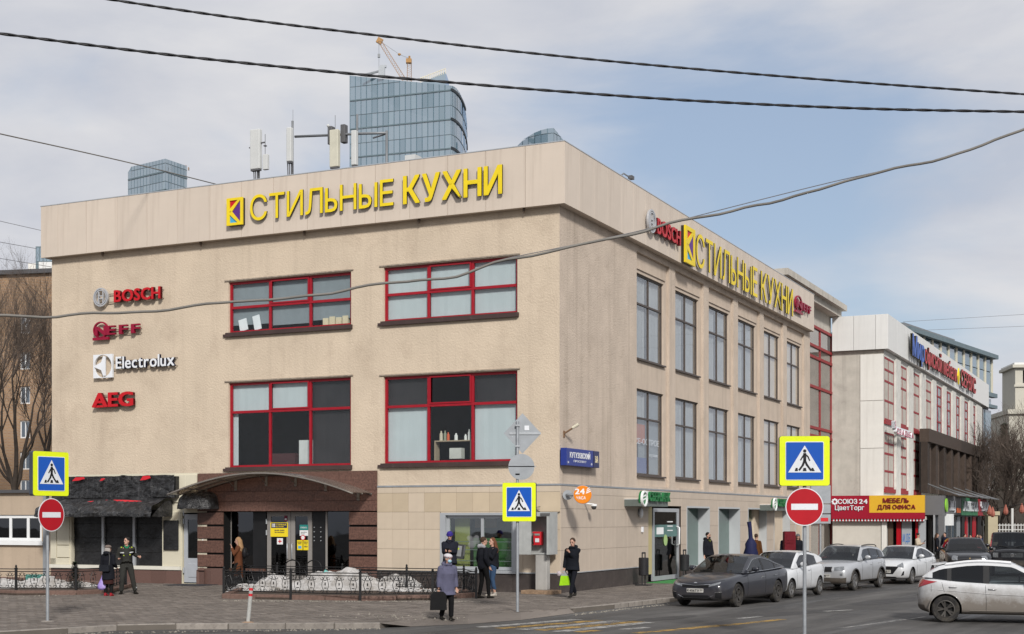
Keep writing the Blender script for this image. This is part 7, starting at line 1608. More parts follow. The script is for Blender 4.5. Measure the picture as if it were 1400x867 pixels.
# white hatchback parked second
pm = paint('paint_white', (.56, .575, .59), dirt=(.12, .62, .55)); a_ = ANG - R(1)
sp = dict(L=3.95, W=1.72, H=1.48, R=.30, axles=(.80, 3.29), gh=(.98, 1.90, 3.15, 3.88), belt=[(.9, .93), (2, 1.0), (3.9, 1.14)], drop=.08, rp=1.9, tum=.40,
     body=[(0, .62, .32, .58, .64), (.05, .80, .23, .62, .70), (.2, .93, .19, .70, .80), (.5, .985, .19, .80, .88), (.8, 1, .19, .88, .925), (1.1, 1, .20, .92, .96), (2, 1, .20, .97, 1.0), (3, 1, .20, 1.02, 1.06), (3.4, .985, .21, 1.04, 1.08), (3.75, .94, .25, 1.0, 1.08), (3.9, .85, .32, .9, 1.0), (3.95, .72, .42, .8, .86)],
     pillars=[(2.28, 2.40)], win0=1.42, win1=3.05, sill=.21, seams=[(1.22, -.02, .0), (2.42, .0, .02)], handles=[(2.25, .86)], rim=M_rim, spokes=5,
     fronts=[('headlight', M_hl, [(0, .44, .62), (0, .80, .70), (0, .86, .86), (0, .50, .72)], 1, (1, -.75, 0)), ('grille', M_grl, [(0, -.44, .28), (0, .44, .28), (0, .36, .46), (0, -.36, .46)], 0), ('upper_grille', M_chr, [(0, -.32, .60), (0, .32, .60), (0, .34, .64), (0, -.34, .64)], 0), ('fog_recess', M_grl, [(0, .56, .30), (0, .74, .31), (0, .76, .44), (0, .58, .42)], 1, (1, -.4, 0)), ('fog_light', M_hl, [(0, .60, .33), (0, .68, .33), (0, .68, .41), (0, .60, .41)], 1, (1, -.4, 0), .012), ('taillight', M_tl, [(3.9, .62, .85), (3.9, .84, .85), (3.9, .82, 1.12), (3.9, .66, 1.12)], 1, (-1, -.6, 0))])
t, hit, patch, line, sec, bz = car('small white hatchback parked behind the dark sedan', 'car', wheel_at(1079.5, 818, .8, 1.72, -1, a_), a_, sp, pm); plate(t, hit, .52, 'М218КО')
MB().tube([(1.98, .0, 1.46), (1.9, .0, 1.62)], .006, 4).build('aerial', M_blkp, t)
# silver crossover
pm = paint('paint_silver', (.42, .435, .455), dirt=(.15, .8, .5), metal=.3); a_ = ANG - R(1)
sp = dict(L=4.45, W=1.80, H=1.57, R=.345, axles=(.80, 3.56), gh=(1.34, 2.08, 3.65, 4.32), belt=[(1.3, 1.04), (2.5, 1.07), (4.4, 1.16)], drop=.06, rp=1.9, tum=.34,
     body=[(0, .70, .36, .66, .72), (.04, .84, .27, .72, .82), (.15, .93, .23, .80, .90), (.45, .985, .23, .90, .97), (.8, 1, .24, .95, 1.0), (1.4, 1, .25, 1.01, 1.05), (2.4, 1, .25, 1.04, 1.07), (3.6, 1, .25, 1.07, 1.1), (4.1, .97, .27, 1.06, 1.12), (4.35, .90, .32, .98, 1.08), (4.45, .78, .42, .85, .92)],
     pillars=[(2.55, 2.66), (3.42, 3.52)], win0=1.72, win1=4.0, sill=.26, seams=[(1.50, -.02, 0), (2.60, 0, .02), (3.42, .1, .2)], handles=[(2.45, .88), (3.32, .92)], rim=M_rim, spokes=5, clad=1,
     fronts=[('headlight', M_hl, [(0, .40, .70), (0, .78, .72), (0, .80, .86), (0, .42, .83)], 1, (1, -.6, 0)), ('kidney_grille', M_grl, [(0, .04, .66), (0, .30, .66), (0, .30, .84), (0, .04, .84)], 1, (1, 0, 0), .008), ('lower_bumper', M_blkp, [(0, -.74, .27), (0, .74, .27), (0, .74, .46), (0, -.74, .46)], 0, (1, 0, 0), .008), ('skid_plate', pm, [(0, -.30, .27), (0, .30, .27), (0, .24, .33), (0, -.24, .33)], 0, (1, 0, 0), .014), ('fog_light', M_hl, [(0, .60, .54), (0, .70, .54), (0, .70, .62), (0, .60, .62)], 1, (1, -.4, 0)), ('bumper_side', M_blkp, [(0, .55, .29), (0, .86, .29), (0, .86, .48), (0, .55, .44)], 1, (1, -.6, 0), .007), ('taillight', M_tl, [(4.4, .55, .85), (4.4, .86, .85), (4.4, .84, 1.05), (4.4, .60, 1.05)], 1, (-1, -.6, 0))])
t, hit, patch, line, sec, bz = car('silver crossover with roof rails and kidney grille, third in the parked row', 'car', wheel_at(1166.5, 807.5, .8, 1.8, -1, a_), a_, sp, pm); plate(t, hit, .53, 'С902МР')
for s_ in (1, -1):
    for q in ((.04, .66, .30, .84),): line('grille_trim', M_chr, [(0, s_*.04, .84), (0, s_*.30, .84), (0, s_*.31, .66), (0, s_*.04, .66), (0, s_*.04, .84)], (1, 0, 0), .012)
    MB().tube([(2.2, s_*.60, 1.51)] + [(2.3+1.4*k/6, s_*.605, 1.585-.03*abs(k/3-1)**2) for k in range(7)] + [(3.85, s_*.60, 1.50)], .018, 6).build('roof_bar', M_blkp, t, smooth=True)
for s_ in (1, -1): 
    for x in sp['axles']:
        q = [(x+(sp['R']+.07)*math.cos(math.pi*k/14), s_*(.902), sp['R']+(sp['R']+.07)*math.sin(math.pi*k/14)) for k in range(15)]; MB().tube(q, .03, 5).build('arch_cladding', M_blkp, t, smooth=True)
# white sedan
pm = MATS['paint_white']; a_ = ANG - R(1)
sp = dict(L=4.40, W=1.73, H=1.47, R=.31, axles=(.84, 3.44), gh=(1.20, 2.05, 3.05, 4.02), belt=[(1.2, .96), (2.4, .99), (4.1, 1.06)], drop=.07, rp=1.2, tum=.40,
     body=[(0, .64, .32, .60, .66), (.05, .82, .22, .66, .74), (.2, .93, .19, .74, .84), (.5, .985, .19, .84, .91), (.84, 1, .19, .90, .94), (1.3, 1, .20, .93, .97), (2.4, 1, .20, .96, .99), (3.4, 1, .20, .99, 1.03), (3.9, .97, .22, 1.0, 1.06), (4.25, .90, .28, .96, 1.06), (4.37, .80, .36, .88, .98), (4.40, .7, .44, .8, .86)],
     pillars=[(2.50, 2.60), (3.28, 3.36)], win0=1.55, win1=3.66, sill=.21, seams=[(1.38, -.02, 0), (2.55, 0, .02), (3.30, .1, .2)], handles=[(2.42, .82), (3.22, .85)], rim=M_rim, spokes=5,
     fronts=[('headlight', M_hl, [(0, .50, .68), (0, .80, .64), (0, .86, .84), (0, .56, .74)], 1, (1, -.75, 0)), ('grille', M_grl, [(0, -.34, .40), (0, .34, .40), (0, .56, .69), (0, -.56, .69)], 0, (1, 0, 0), .008), ('lower_grille', M_grl, [(0, -.50, .245), (0, .50, .245), (0, .44, .30), (0, -.44, .30)], 0), ('fog_recess', M_grl, [(0, .66, .34), (0, .78, .36), (0, .80, .52), (0, .74, .50)], 1, (1, -.5, 0)), ('taillight', M_tl, [(4.4, .45, .82), (4.4, .80, .80), (4.4, .82, .92), (4.4, .45, .93)], 1, (-1, -.7, 0))])
t, hit, patch, line, sec, bz = car('clean white sedan with wide black grille, last of the four parked cars', 'car', wheel_at(1245, 798.5, .84, 1.73, -1, a_), a_, sp, pm); plate(t, hit, .50, 'Т374АВ')
MB().ell((0, 0, 0), .012, .07, .035, 10, 6).build('badge', M_chr, t).location = hit((-2, 0, .63), (1, 0, 0))[0] - Vector((.012, 0, 0))
# black suv facing the camera
pm = paint('paint_black', (.006, .007, .010), dirt=(.2, .8, .45)); a_ = ANG + R(22)
g = G(1322, 788, ZR); 
sp = dict(L=4.85, W=1.96, H=1.70, R=.38, axles=(.92, 3.82), gh=(1.35, 2.15, 3.7, 4.6), belt=[(1.3, 1.12), (2.5, 1.15), (4.6, 1.24)], drop=.09, rp=1.5, tum=.42, dk=1,
     body=[(0, .62, .42, .72, .80), (.06, .82, .30, .80, .90), (.25, .94, .26, .90, .98), (.6, .99, .26, 1.02, 1.05), (.92, 1, .27, 1.04, 1.07), (1.4, 1, .28, 1.09, 1.13), (2.5, .99, .28, 1.12, 1.15), (3.8, 1, .28, 1.15, 1.18), (4.4, .96, .3, 1.12, 1.2), (4.75, .88, .38, 1.0, 1.1), (4.85, .74, .46, .9, .96)],
     pillars=[(2.68, 2.80), (3.6, 3.7)], win0=1.75, win1=4.1, sill=.28, seams=[(1.55, -.02, 0), (2.74, 0, .02), (3.62, .1, .2)], handles=[(2.6, .96), (3.5, 1.0)], rim=M_rimd, spokes=5,
     fronts=[('headlight', M_hl, [(0, .50, .74), (0, .78, .76), (0, .82, .98), (0, .56, .94)], 1, (1, -.6, -.15)), ('grille', M_grl, [(0, -.6, .40), (0, .6, .40), (0, .5, .66), (0, -.5, .66)], 0)])
t, hit, patch, line, sec, bz = car('black sporty crossover beyond the white hatchback in the foreground', 'car', Vector((P(1326, 0, 60).x, 60, ZR)), a_ - R(3), sp, pm); plate(t, hit, .55, 'А550ЕН'); MB().ell((0, 0, 0), .012, .03, .04, 8, 6).build('badge', mat('gold_badge', (.35, .25, .12), .4), t).location = hit((-2, 0, .82), (1, 0, 0))[0]
# boxy black off-roader
sp = dict(L=4.5, W=1.86, H=1.93, R=.40, axles=(.80, 3.65), gh=(1.42, 1.66, 4.30, 4.44), belt=[(1.3, 1.24), (4.6, 1.26)], drop=.05, rp=2.5, tum=.14, rail=.09, dk=1,
     body=[(0, .86, .50, 1.02, 1.10), (.03, .92, .45, 1.08, 1.17), (.2, .94, .42, 1.12, 1.20), (.8, .95, .42, 1.16, 1.22), (1.4, .98, .40, 1.20, 1.24), (1.5, 1, .40, 1.22, 1.25), (3.0, 1, .40, 1.23, 1.26), (4.3, 1, .40, 1.23, 1.26), (4.46, .98, .44, 1.2, 1.25), (4.5, .94, .5, 1.1, 1.2)],
     pillars=[(2.55, 2.65), (3.45, 3.55)], win0=1.62, win1=4.25, sill=.42, seams=[(1.50, 0, 0), (2.60, 0, 0), (3.5, 0, 0)], handles=[(2.5, 1.08), (3.4, 1.08)], rim=M_rimd, spokes=5,
     fronts=[('headlight', M_hl, [(0, .58, .84), (0, .80, .84), (0, .80, 1.04), (0, .58, 1.04)], 1, (1, 0, 0)), ('grille', M_hld, [(0, -.45, .84), (0, .45, .84), (0, .45, 1.04), (0, -.45, 1.04)], 0), ('bumper', M_blkp, [(0, -.84, .50), (0, .84, .50), (0, .84, .72), (0, -.84, .72)], 0, (1, 0, 0), .06)])
t, hit, patch, line, sec, bz = car('boxy black off-road car at the right edge beside the crossover', 'car', Vector((P(1384, 0, 61).x, 61, ZR)), a_ - R(8), sp, pm)
for s_ in (1, -1):
    MB().lathe([(.05, -.1), (.05, .1)], (.12, s_*.74, 1.22), 8, 'x').build('indicator', M_hl, t); MB().tube([(1.36, s_*.1, 1.27), (1.42, s_*.55, 1.33)], .012, 4).build('wiper', M_blkp, t)
MB().ell((0, 0, 0), .01, .10, .10, 12, 8).build('badge', M_chr, t).location = hit((-2, 0, .94), (1, 0, 0))[0]; plate(t, hit, .61, 'Е777КХ')
# the white hatchback in the foreground, cut by the right edge
pm = paint('paint_white_muddy', (.58, .59, .60), dirt=(.45, 1.0, .88), metal=.1); a_ = math.pi - R(19)
sp = dict(L=4.22, W=1.84, H=1.50, R=.325, axles=(.90, 3.55), gh=(1.10, 2.05, 3.58, 4.10), belt=[(1.1, .94), (2.2, .955), (3.2, 1.0), (4.0, 1.10), (4.3, 1.12)], drop=.085, rp=1.7, tum=.40, roofm=None,
     body=[(0, .62, .32, .58, .64), (.06, .82, .22, .64, .72), (.22, .93, .19, .74, .84), (.5, .985, .18, .84, .90), (.9, 1, .18, .90, .94), (1.3, 1, .19, .92, .97), (2.4, 1, .19, .95, .99), (3.2, 1, .19, .99, 1.02), (3.6, .995, .19, 1.03, 1.07), (3.90, .955, .21, 1.05, 1.10), (4.08, .86, .25, 1.0, 1.10), (4.19, .72, .30, .88, .98), (4.22, .60, .40, .76, .82)],
     pillars=[(2.55, 2.69), (3.42, 3.52)], win0=1.5, win1=3.86, sill=.20, seams=[(1.42, -.02, 0), (2.62, 0, .02), (3.50, .05, .14)], handles=[(2.48, .82), (3.38, .86)], hchr=0, rim=M_rimd, spokes=5, mirm=mat('mirror_brown', (.14, .11, .09), .4, coat=.5),
     fronts=[('headlight', M_hl, [(0, .50, .62), (0, .80, .66), (0, .86, .80), (0, .52, .70)], 1, (1, -.75, 0)), ('grille', M_grl, [(0, -.5, .28), (0, .5, .28), (0, .4, .5), (0, -.4, .5)], 0),
             ('taillight', M_tl, [(4.36, .62, .79), (4.12, .84, .88), (3.78, .92, .985), (4.28, .68, 1.04)], 1, (-.6, -1, 0), .012),
             ('rear_bumper', M_blkp, [(4.3, .1, .24), (4.3, .86, .24), (4.3, .86, .42), (4.3, .1, .42)], 1, (-1, -.3, 0), .008), ('fuel_flap', M_seam, [(3.88, 1, .74), (3.885, 1, .74), (3.885, 1, .90), (3.88, 1, .90)], 1, (0, -1, 0), .002)])
t, hit, patch, line, sec, bz = car('muddy white five door hatchback in the right foreground, cut by the photo edge', 'car', wheel_at(1293, 851, 3.55, 1.84, 1, a_), a_, sp, pm)
for s_ in (1, -1):
    for x in sp['axles']:
        q = [(x+(sp['R']+.062)*math.cos(math.pi*(k/16*1.1-.05)), s_*(.915), sp['R']+(sp['R']+.062)*math.sin(math.pi*(k/16*1.1-.05))) for k in range(17)]; MB().tube(q, .016, 5).build('wheel_arch_lip', pm, t, smooth=True)
    line('body_crease', pm, [(1.2, s_, .66), (2.5, s_, .70), (3.9, s_, .80)], (0, -s_, 0), .012)
    line('sill_crease', pm, [(1.4, s_, .30), (3.0, s_, .30)], (0, -s_, 0), .012)
m = MB(); A = sec(3.62); m.prism([(3.55, 1.425), (3.62, 1.435), (3.90, 1.405), (3.93, 1.38), (3.72, 1.37)], -.60, .60); m.build('roof_spoiler', pm, t, bevel=.012); plate(t, hit, .62, 'О193СВ', False, 4.36)
MB().box(3.65, 3.95, -.5, .5, .14, .2).build('exhaust_box', M_arch, t)
# ================================================================ people
M_skin = mat('skin', (.46, .27, .20), .55, var=.06); M_lip = mat('lip', (.30, .10, .09), .5); M_eye = mat('eye', (.02, .015, .012), .3, var=0)
def cloth(name, c, rough=.85, bump=.5, bs=9, **k): return mat(name, tuple(q*.8 for q in c), rough, spec=.12, var=.15, vs=6, bump=bump, bs=bs, bd=.03, **k)
HC = {'black': (.012, .010, .009), 'brown': (.045, .025, .015), 'blond': (.30, .18, .09), 'auburn': (.12, .045, .02), 'grey': (.3, .28, .26)}
def ik(a, b, l1, l2, hint):
    a, b = Vector(a), Vector(b); d = b-a; D = min(d.length, (l1+l2)*.998); d.normalize(); x = (l1*l1-l2*l2+D*D)/(2*D); h = math.sqrt(max(0, l1*l1-x*x)); hv = Vector(hint); hv = (hv-d*hv.dot(d)).normalized(); return a+d*x+hv*h, a+d*D
def remesh(o, v):
    r = o.modifiers.new('skin', 'REMESH'); r.mode = 'VOXEL'; r.voxel_size = v; r.use_smooth_shade = True
    s = o.modifiers.new('soft', 'SMOOTH'); s.factor = .5; s.iterations = 2; return o
def person(label, loc, h, face, coat, legs, hair='black', hairstyle='short', hem=.80, feet=((.11, 0, 0), (-.11, 0, 0)), hands=((.27, -.05, .78), (-.27, -.05, .78)), hat=None, hood=0, skirt=None, shoes=(.012, .012, .012), look=0, lean=0, vox=.012, collar=None, bulk=1.0, cut=None, sock=None, legw=1.0, nod=0, group=None):
    k = h/1.75; t = thing('person', label, 'person', loc, face, group); S_ = lambda *p: tuple(q*k for q in p)
    sh = lambda z: (z-.93)*lean            # forward lean (towards -y)
    def V3(x, y, z): return Vector((x, y - sh(z), z))
    hip = [V3(.09, 0, .92), V3(-.09, 0, .92)]; shd = [V3(.158*bulk, .01, 1.415), V3(-.158*bulk, .01, 1.415)]
    knees, ank = [], []
    for s_ in (0, 1):
        f = feet[s_]; kn, an = ik(hip[s_], (f[0], f[1], f[2]+.085), .423, .423, (0, -1, 0)); knees.append(kn); ank.append(an)
    elb, wr = [], []
    for s_ in (0, 1):
        sx = 1-2*s_; hd = Vector(hands[s_]); e, w_ = ik(shd[s_], V3(*hd), .29, .27, (sx*.35, .8, -.9)); elb.append(e); wr.append(w_)
    hc = V3(0, -.02, 1.635); rot = Matrix.Rotation(look, 3, 'Z') @ Matrix.Rotation(nod, 3, 'X')
    # --- the body, one surface
    b = MB(); b.tube([V3(0, 0, .88), V3(0, 0, 1.1), V3(0, 0, 1.3), V3(0, 0, 1.42), V3(0, 0, 1.47)], [(.14, .10), (.12, .09), (.15, .10), (.13, .08), (.06, .06)], 12)
    b.tube([V3(0, .01, 1.42), V3(0, -.01, 1.56)], [.055, .05], 10)
    b.ell(hc + rot @ Vector((0, .012, .015)), .074, .092, .105, 16, 12, rot); b.ell(hc + rot @ Vector((0, -.02, -.055)), .055, .065, .06, 12, 8, rot)        # skull and jaw
    b.tube([hc + rot @ Vector((0, -.085, .015)), hc + rot @ Vector((0, -.108, -.025))], [.010, .017], 6)                                                # nose
    b.ell(hc + rot @ Vector((0, -.072, -.085)), .022, .02, .018, 8, 6)                                                                                  # chin
    for s_ in (1, -1): b.ell(hc + rot @ Vector((s_*.078, .012, -.005)), .010, .020, .032, 8, 6, rot)                                                    # ears
    for s_ in (0, 1):
        sx = 1-2*s_; b.tube([shd[s_], elb[s_], wr[s_]], [.050, .040, .027], 8)
        d = (wr[s_]-elb[s_]).normalized(); side = d.cross(Vector((0, -1, 0))); side = side.normalized() if side.length > .1 else Vector((1, 0, 0)); nrm = d.cross(side).normalized(); p0 = wr[s_]
        b.tube([p0, p0+d*.05, p0+d*.09], [(.026, .020), (.040, .017), (.038, .015)], 8)
        for q, (o_, l_) in enumerate(((-.030, .062), (-.010, .075), (.010, .070), (.029, .055))):
            a0 = p0+d*.085+side*o_; a1 = a0+d*l_*.5 - nrm*.008; a2 = a1+(d*.6-nrm*.8)*l_*.5; b.tube([a0, a1, a2], [.0095, .009, .0075], 6)
        a0 = p0+d*.03-side*.03; b.tube([a0, a0+(d-side*.7).normalized()*.035, a0+(d-side*.3-nrm*.3).normalized()*.065], [.012, .011, .009], 6)
        b.tube([hip[s_], knees[s_], ank[s_]], [.075, .052, .036], 10)
    bo = b.build('body', M_skin, t); bo.scale = (k, k, k); remesh(bo, max(.0105, vox*.9))
    def piece(n_, mb, mt, v=None, par=t):
        o = mb.build(n_, mt, par, smooth=True); o.scale = (k, k, k)
        if v: remesh(o, v)
        return o
    e = MB()
    for s_ in (1, -1): e.ell(hc + rot @ Vector((s_*.030, -.083, .015)), .013, .008, .006, 8, 5, rot)
    piece('eyes', e, M_eye); piece('mouth', MB().ell(hc + rot @ Vector((0, -.089, -.052)), .022, .007, .006, 8, 5, rot), M_lip); 
    e = MB()
    for s_ in (1, -1): e.tube([hc + rot @ Vector((s_*.014, -.089, .036)), hc + rot @ Vector((s_*.046, -.080, .037))], .005, 4)
    piece('eyebrows', e, mat('hair_'+hair, HC[hair], .8, var=.2, vs=20))
    # --- hair
    mh = mat('hair_'+hair, HC[hair], .7, var=.35, vs=20, bump=.5, bs=30); hm = MB()
    hm.ell(hc + rot @ Vector((0, .030, .040)), .086, .094, .095, 16, 10, rot)
    if hairstyle == 'long':
        for i in range(9):
            a = math.pi*(i/8); x, y = .078*math.cos(a), .03+.085*math.sin(a); p = hc + rot @ Vector((x, y, .02)); hm.tube([p, p+Vector((x*.3, .02, -.14)), p+Vector((x*.7, .05, -.27)), p+Vector((x*.6, .04, -.40))], [.034, .040, .038, .014], 7)
    if hairstyle == 'bob':
        for i in range(7):
            a = math.pi*(i/6); x, y = .078*math.cos(a), .03+.080*math.sin(a); p = hc + rot @ Vector((x, y, .02)); hm.tube([p, p+Vector((x*.2, .01, -.09)), p+Vector((x*.1, .0, -.15))], [.034, .036, .02], 7)
    if hairstyle == 'bun': hm.ell(hc + rot @ Vector((0, .11, .07)), .045, .045, .045, 10, 8)
    if hairstyle != 'none': piece('hair', hm, mh, .011)
    # --- trousers, skirt, shoes
    mt = cloth('cloth_%02d_%02d_%02d' % tuple(int(q*99) for q in legs), legs); m = MB()
    m.tube([V3(0, 0, .82), V3(0, 0, .95), V3(0, 0, 1.04)], [(.155, .115), (.165, .12), (.15, .11)], 14)
    for s_ in (0, 1): m.tube([hip[s_]+Vector((0, 0, -.02)), hip[s_].lerp(knees[s_], .5), knees[s_], knees[s_].lerp(ank[s_], .5), ank[s_]+Vector((0, 0, .02 if not cut else cut))], [.092*legw, .082*legw, .066*legw, .062*legw, .056*legw], 12)
    piece('trousers', m, mt, vox)
    if skirt:
        m = MB(); m.tube([V3(0, 0, 1.0), V3(0, 0, .75), V3(0, 0, skirt)], [(.15, .11), (.18, .14), (.19, .16)], 16); piece('skirt', m, cloth('skirt', (.05, .02, .018)), vox)
    m = MB()
    for s_ in (0, 1):
        a = ank[s_]; dn = -Vector((0, .0, 1)); fy = Vector((feet[s_][3] if len(feet[s_]) > 3 else 0, -1, 0)).normalized(); up = feet[s_][2]; tz = -.055
        m.tube([a+Vector((0, 0, .03)), a+Vector((0, 0, -.04))-fy*.01], [.047, .046], 10); m.tube([a+Vector((0, 0, tz))-fy*.055, a+Vector((0, 0, tz))+fy*.05, a+Vector((0, 0, tz-.008))+fy*.17], [(.034, .036), (.040, .044), (.020, .034)], 10)
    piece('shoes', m, cloth('shoe_%02d' % int(shoes[0]*90), shoes, .5, .1), .010)
    # --- coat
    mc = cloth('coat_%02d_%02d_%02d' % tuple(int(q*99) for q in coat), coat); m = MB(); B = bulk; z0 = hem
    prof = [V3(0, .0, z0), V3(0, 0, min(.98, z0+.12)) if z0 < .9 else V3(0, 0, z0+.03), V3(0, 0, 1.08), V3(0, -.005, 1.25), V3(0, 0, 1.38), V3(0, .005, 1.44), V3(0, 0, 1.49)]
    prof[0] = prof[0] + Vector((0, -.02, 0)); m.tube(prof, [(.205*B, .185*B), (.19*B, .15*B), (.172*B, .135*B), (.185*B, .145*B), (.165*B, .115*B), (.115, .09), (.078, .075)], 16)
    for s_ in (0, 1):
        w2 = elb[s_].lerp(wr[s_], .93); m.ell(shd[s_]+Vector((0, 0, -.012)), .070*B, .068*B, .066, 10, 8); m.tube([shd[s_], shd[s_].lerp(elb[s_], .5), elb[s_], elb[s_].lerp(wr[s_], .5), w2], [.074*B, .070*B, .060*B, .056*B, .046*B], 12)
    if hood: m.tube([V3(-.10, .05, 1.47), V3(-.07, .12, 1.50), V3(0, .15, 1.50), V3(.07, .12, 1.50), V3(.10, .05, 1.47)], [.035, .06, .075, .06, .035], 10); m.tube([V3(-.10, .03, 1.47), V3(-.07, -.07, 1.49), V3(.07, -.07, 1.49), V3(.10, .03, 1.47)], [.04, .035, .035, .04], 8)
    co = piece('coat', m, mc, vox)
    if collar: piece('collar', MB().tube([V3(-.07, -.03, 1.50), V3(-.04, -.09, 1.46), V3(0, -.11, 1.40), V3(.04, -.09, 1.46), V3(.07, -.03, 1.50)], [.02, .03, .035, .03, .02], 8), cloth('collar_%d' % int(sum(collar)*99), collar), .012)
    if hat:
        kind, c_ = hat; m = MB()
        if kind == 'beanie': m.ell(hc + rot @ Vector((0, .018, .058)), .094, .104, .085, 16, 10, rot); m.tube([hc + rot @ Vector((.092*math.cos(a), .018-.103*math.sin(a)*1, .032)) for a in [2*math.pi*q/16 for q in range(17)]], .018, 6)
        if kind == 'beret': m.ell(hc + rot @ Vector((0, .02, .075)), .118, .118, .068, 16, 10, rot); m.ell(hc + rot @ Vector((0, .018, .045)), .092, .104, .06, 16, 10, rot)
        piece('hat', m, cloth('hat_%02d_%02d' % (int(c_[0]*99), int(c_[2]*99)), c_), .010)
    t['k'] = k
    def jp(v): return Vector(v)*k
    return t, dict(wr=[jp(w_) for w_ in wr], elb=[jp(e_) for e_ in elb], hc=jp(hc), k=k, V=V3, piece=piece, rot=rot, shd=[jp(q) for q in shd], loc=Vector(loc), face=face)
def world(info, p): return info['loc'] + Matrix.Rotation(info['face'], 3, 'Z') @ Vector(p)
def prop(name, label, cat, info, at, parts, rz=None, group=None):
    """a held or worn thing, its own top-level object; parts = [(name, MB, material)] in the person's directions"""
    t = thing(name, label, cat, world(info, at), info['face'] if rz is None else rz, group)
    for n_, mb, mt in parts: mb.build(n_, mt, t, smooth='a')
    return t
def bag(w, h, d, sag=.3): 
    m = MB(); m.prism([(-w*.5, -h), (w*.5, -h), (w*.46, -h*.15), (w*.3, 0), (-w*.3, 0), (-w*.46, -h*.15)], -d/2, d/2); return m
def hat_(c): return c
# woman in black with a purple bag, seen from behind, and the worker facing us
g = G(148, 815); p1, i1 = person('elderly woman in long black coat seen from behind, talking to the worker', g, 1.56, R(165), (.012, .013, .018), (.012, .012, .012), 'grey', 'bob', hem=.60, skirt=.42, hands=((.26, -.0, .76), (-.20, -.20, 1.0)), hat=('beret', (.20, .16, .14)), hood=1, bulk=1.15, shoes=(.35, .02, .03), look=R(-25))
prop('shoulder_bag', 'small black shoulder bag on the back of the woman in black', 'bag', i1, (.02, .17, .87), [('pouch', rbox(-.17, .17, -.10, .10, .03, -.04, .05), cloth('bag_black', (.02, .022, .028), .5)), ('strap', MB().tube([(-.15, .0, .08), (-.16, -.02, .35), (-.10, -.06, .50)], .010, 5), cloth('bag_strap', (.1, .1, .1)))])
wv = i1['wr'][0]; m = MB(); m.lathe([(.02, .0), (.03, -.08), (.10, -.22), (.16, -.34), (.155, -.43), (.09, -.48)], (0, 0, 0), 18)
m.v = [(x*(1+.12*mnoise.noise((x*20, y*20, z*14))), y*.7*(1+.12*mnoise.noise((x*20, z*20, y*14))), z) for x, y, z in m.v]
prop('plastic_bag', 'purple plastic carrier bag in the hand of the woman in black', 'bag', i1, wv + Vector((.0, -.03, -.10)), [('bag', m, mat('purple_bag', (.26, .18, .50), .35, var=.25, vs=7, bump=.6, bs=12, stain=(.5, 5, (.5, .42, .68), .5, .65)))])
g = G(173, 812.5); M_ref = mat('reflective_band', (.45, .46, .46), .4); M_hv = mat('hi_vis', (.40, .50, .03), .5)
p2, i2 = person('worker in dark workwear with reflective bands and green shirt standing with legs apart', g, 1.80, R(18), (.038, .038, .034), (.040, .040, .036), 'black', 'short', hem=.93, feet=((.26, .0, 0, .5), (-.16, 0, 0, -.4)), hands=((.36, .02, 1.16), (-.24, -.22, 1.10)), look=R(-45), collar=(.02, .22, .10), bulk=1.12, legw=1.2, shoes=(.02, .018, .015))
V3 = i2['V']; pc = i2['piece']
pc('reflective_band', MB().tube([V3(-.19, -.10, 1.28), V3(-.08, -.165, 1.28)], (.022), 6), M_ref); pc('reflective_band', MB().tube([V3(.19, -.10, 1.30), V3(.08, -.165, 1.28)], (.022), 6), M_ref)
pc('hi_vis_patch', MB().tube([V3(-.14, -.06, 1.45), V3(-.19, -.0, 1.43)], .02, 6), M_hv); pc('hi_vis_patch', MB().tube([V3(.14, -.06, 1.45), V3(.19, -.0, 1.43)], .02, 6), M_hv); pc('hi_vis_patch', MB().ell(V3(-.08, -.17, 1.20), .025, .01, .02), M_hv); pc('hi_vis_patch', MB().ell(V3(.09, -.17, 1.22), .025, .01, .02), M_hv)
pc('reflective_band', MB().lathe([(.072, -.02), (.072, .02)], (.245, -.0, .20), 14), M_ref); pc('reflective_band', MB().lathe([(.072, -.02), (.072, .02)], (-.15, -.0, .20), 14), M_ref)
# woman in a long brown coat walking left
g = G(326, 806); p3, i3 = person('woman with long blond hair in a long brown coat walking left past the entrance', g, 1.76, R(-80), (.13, .048, .022), (.015, .015, .016), 'blond', 'long', hem=.42, feet=((.05, -.38, .0), (-.06, .30, .06)), hands=((.12, -.22, 1.42), (-.20, -.10, .95)), vox=.013, nod=.2)
prop('backpack', 'small black backpack on the woman in the brown coat', 'backpack', i3, (.0, .20, 1.24), [('pack', MB().ell((0, 0, 0), .15, .10, .20, 14, 10), cloth('pack_black', (.018, .018, .02), .5)), ('pocket', MB().ell((0, .08, -.06), .10, .05, .09, 12, 8), MATS['pack_black'])])
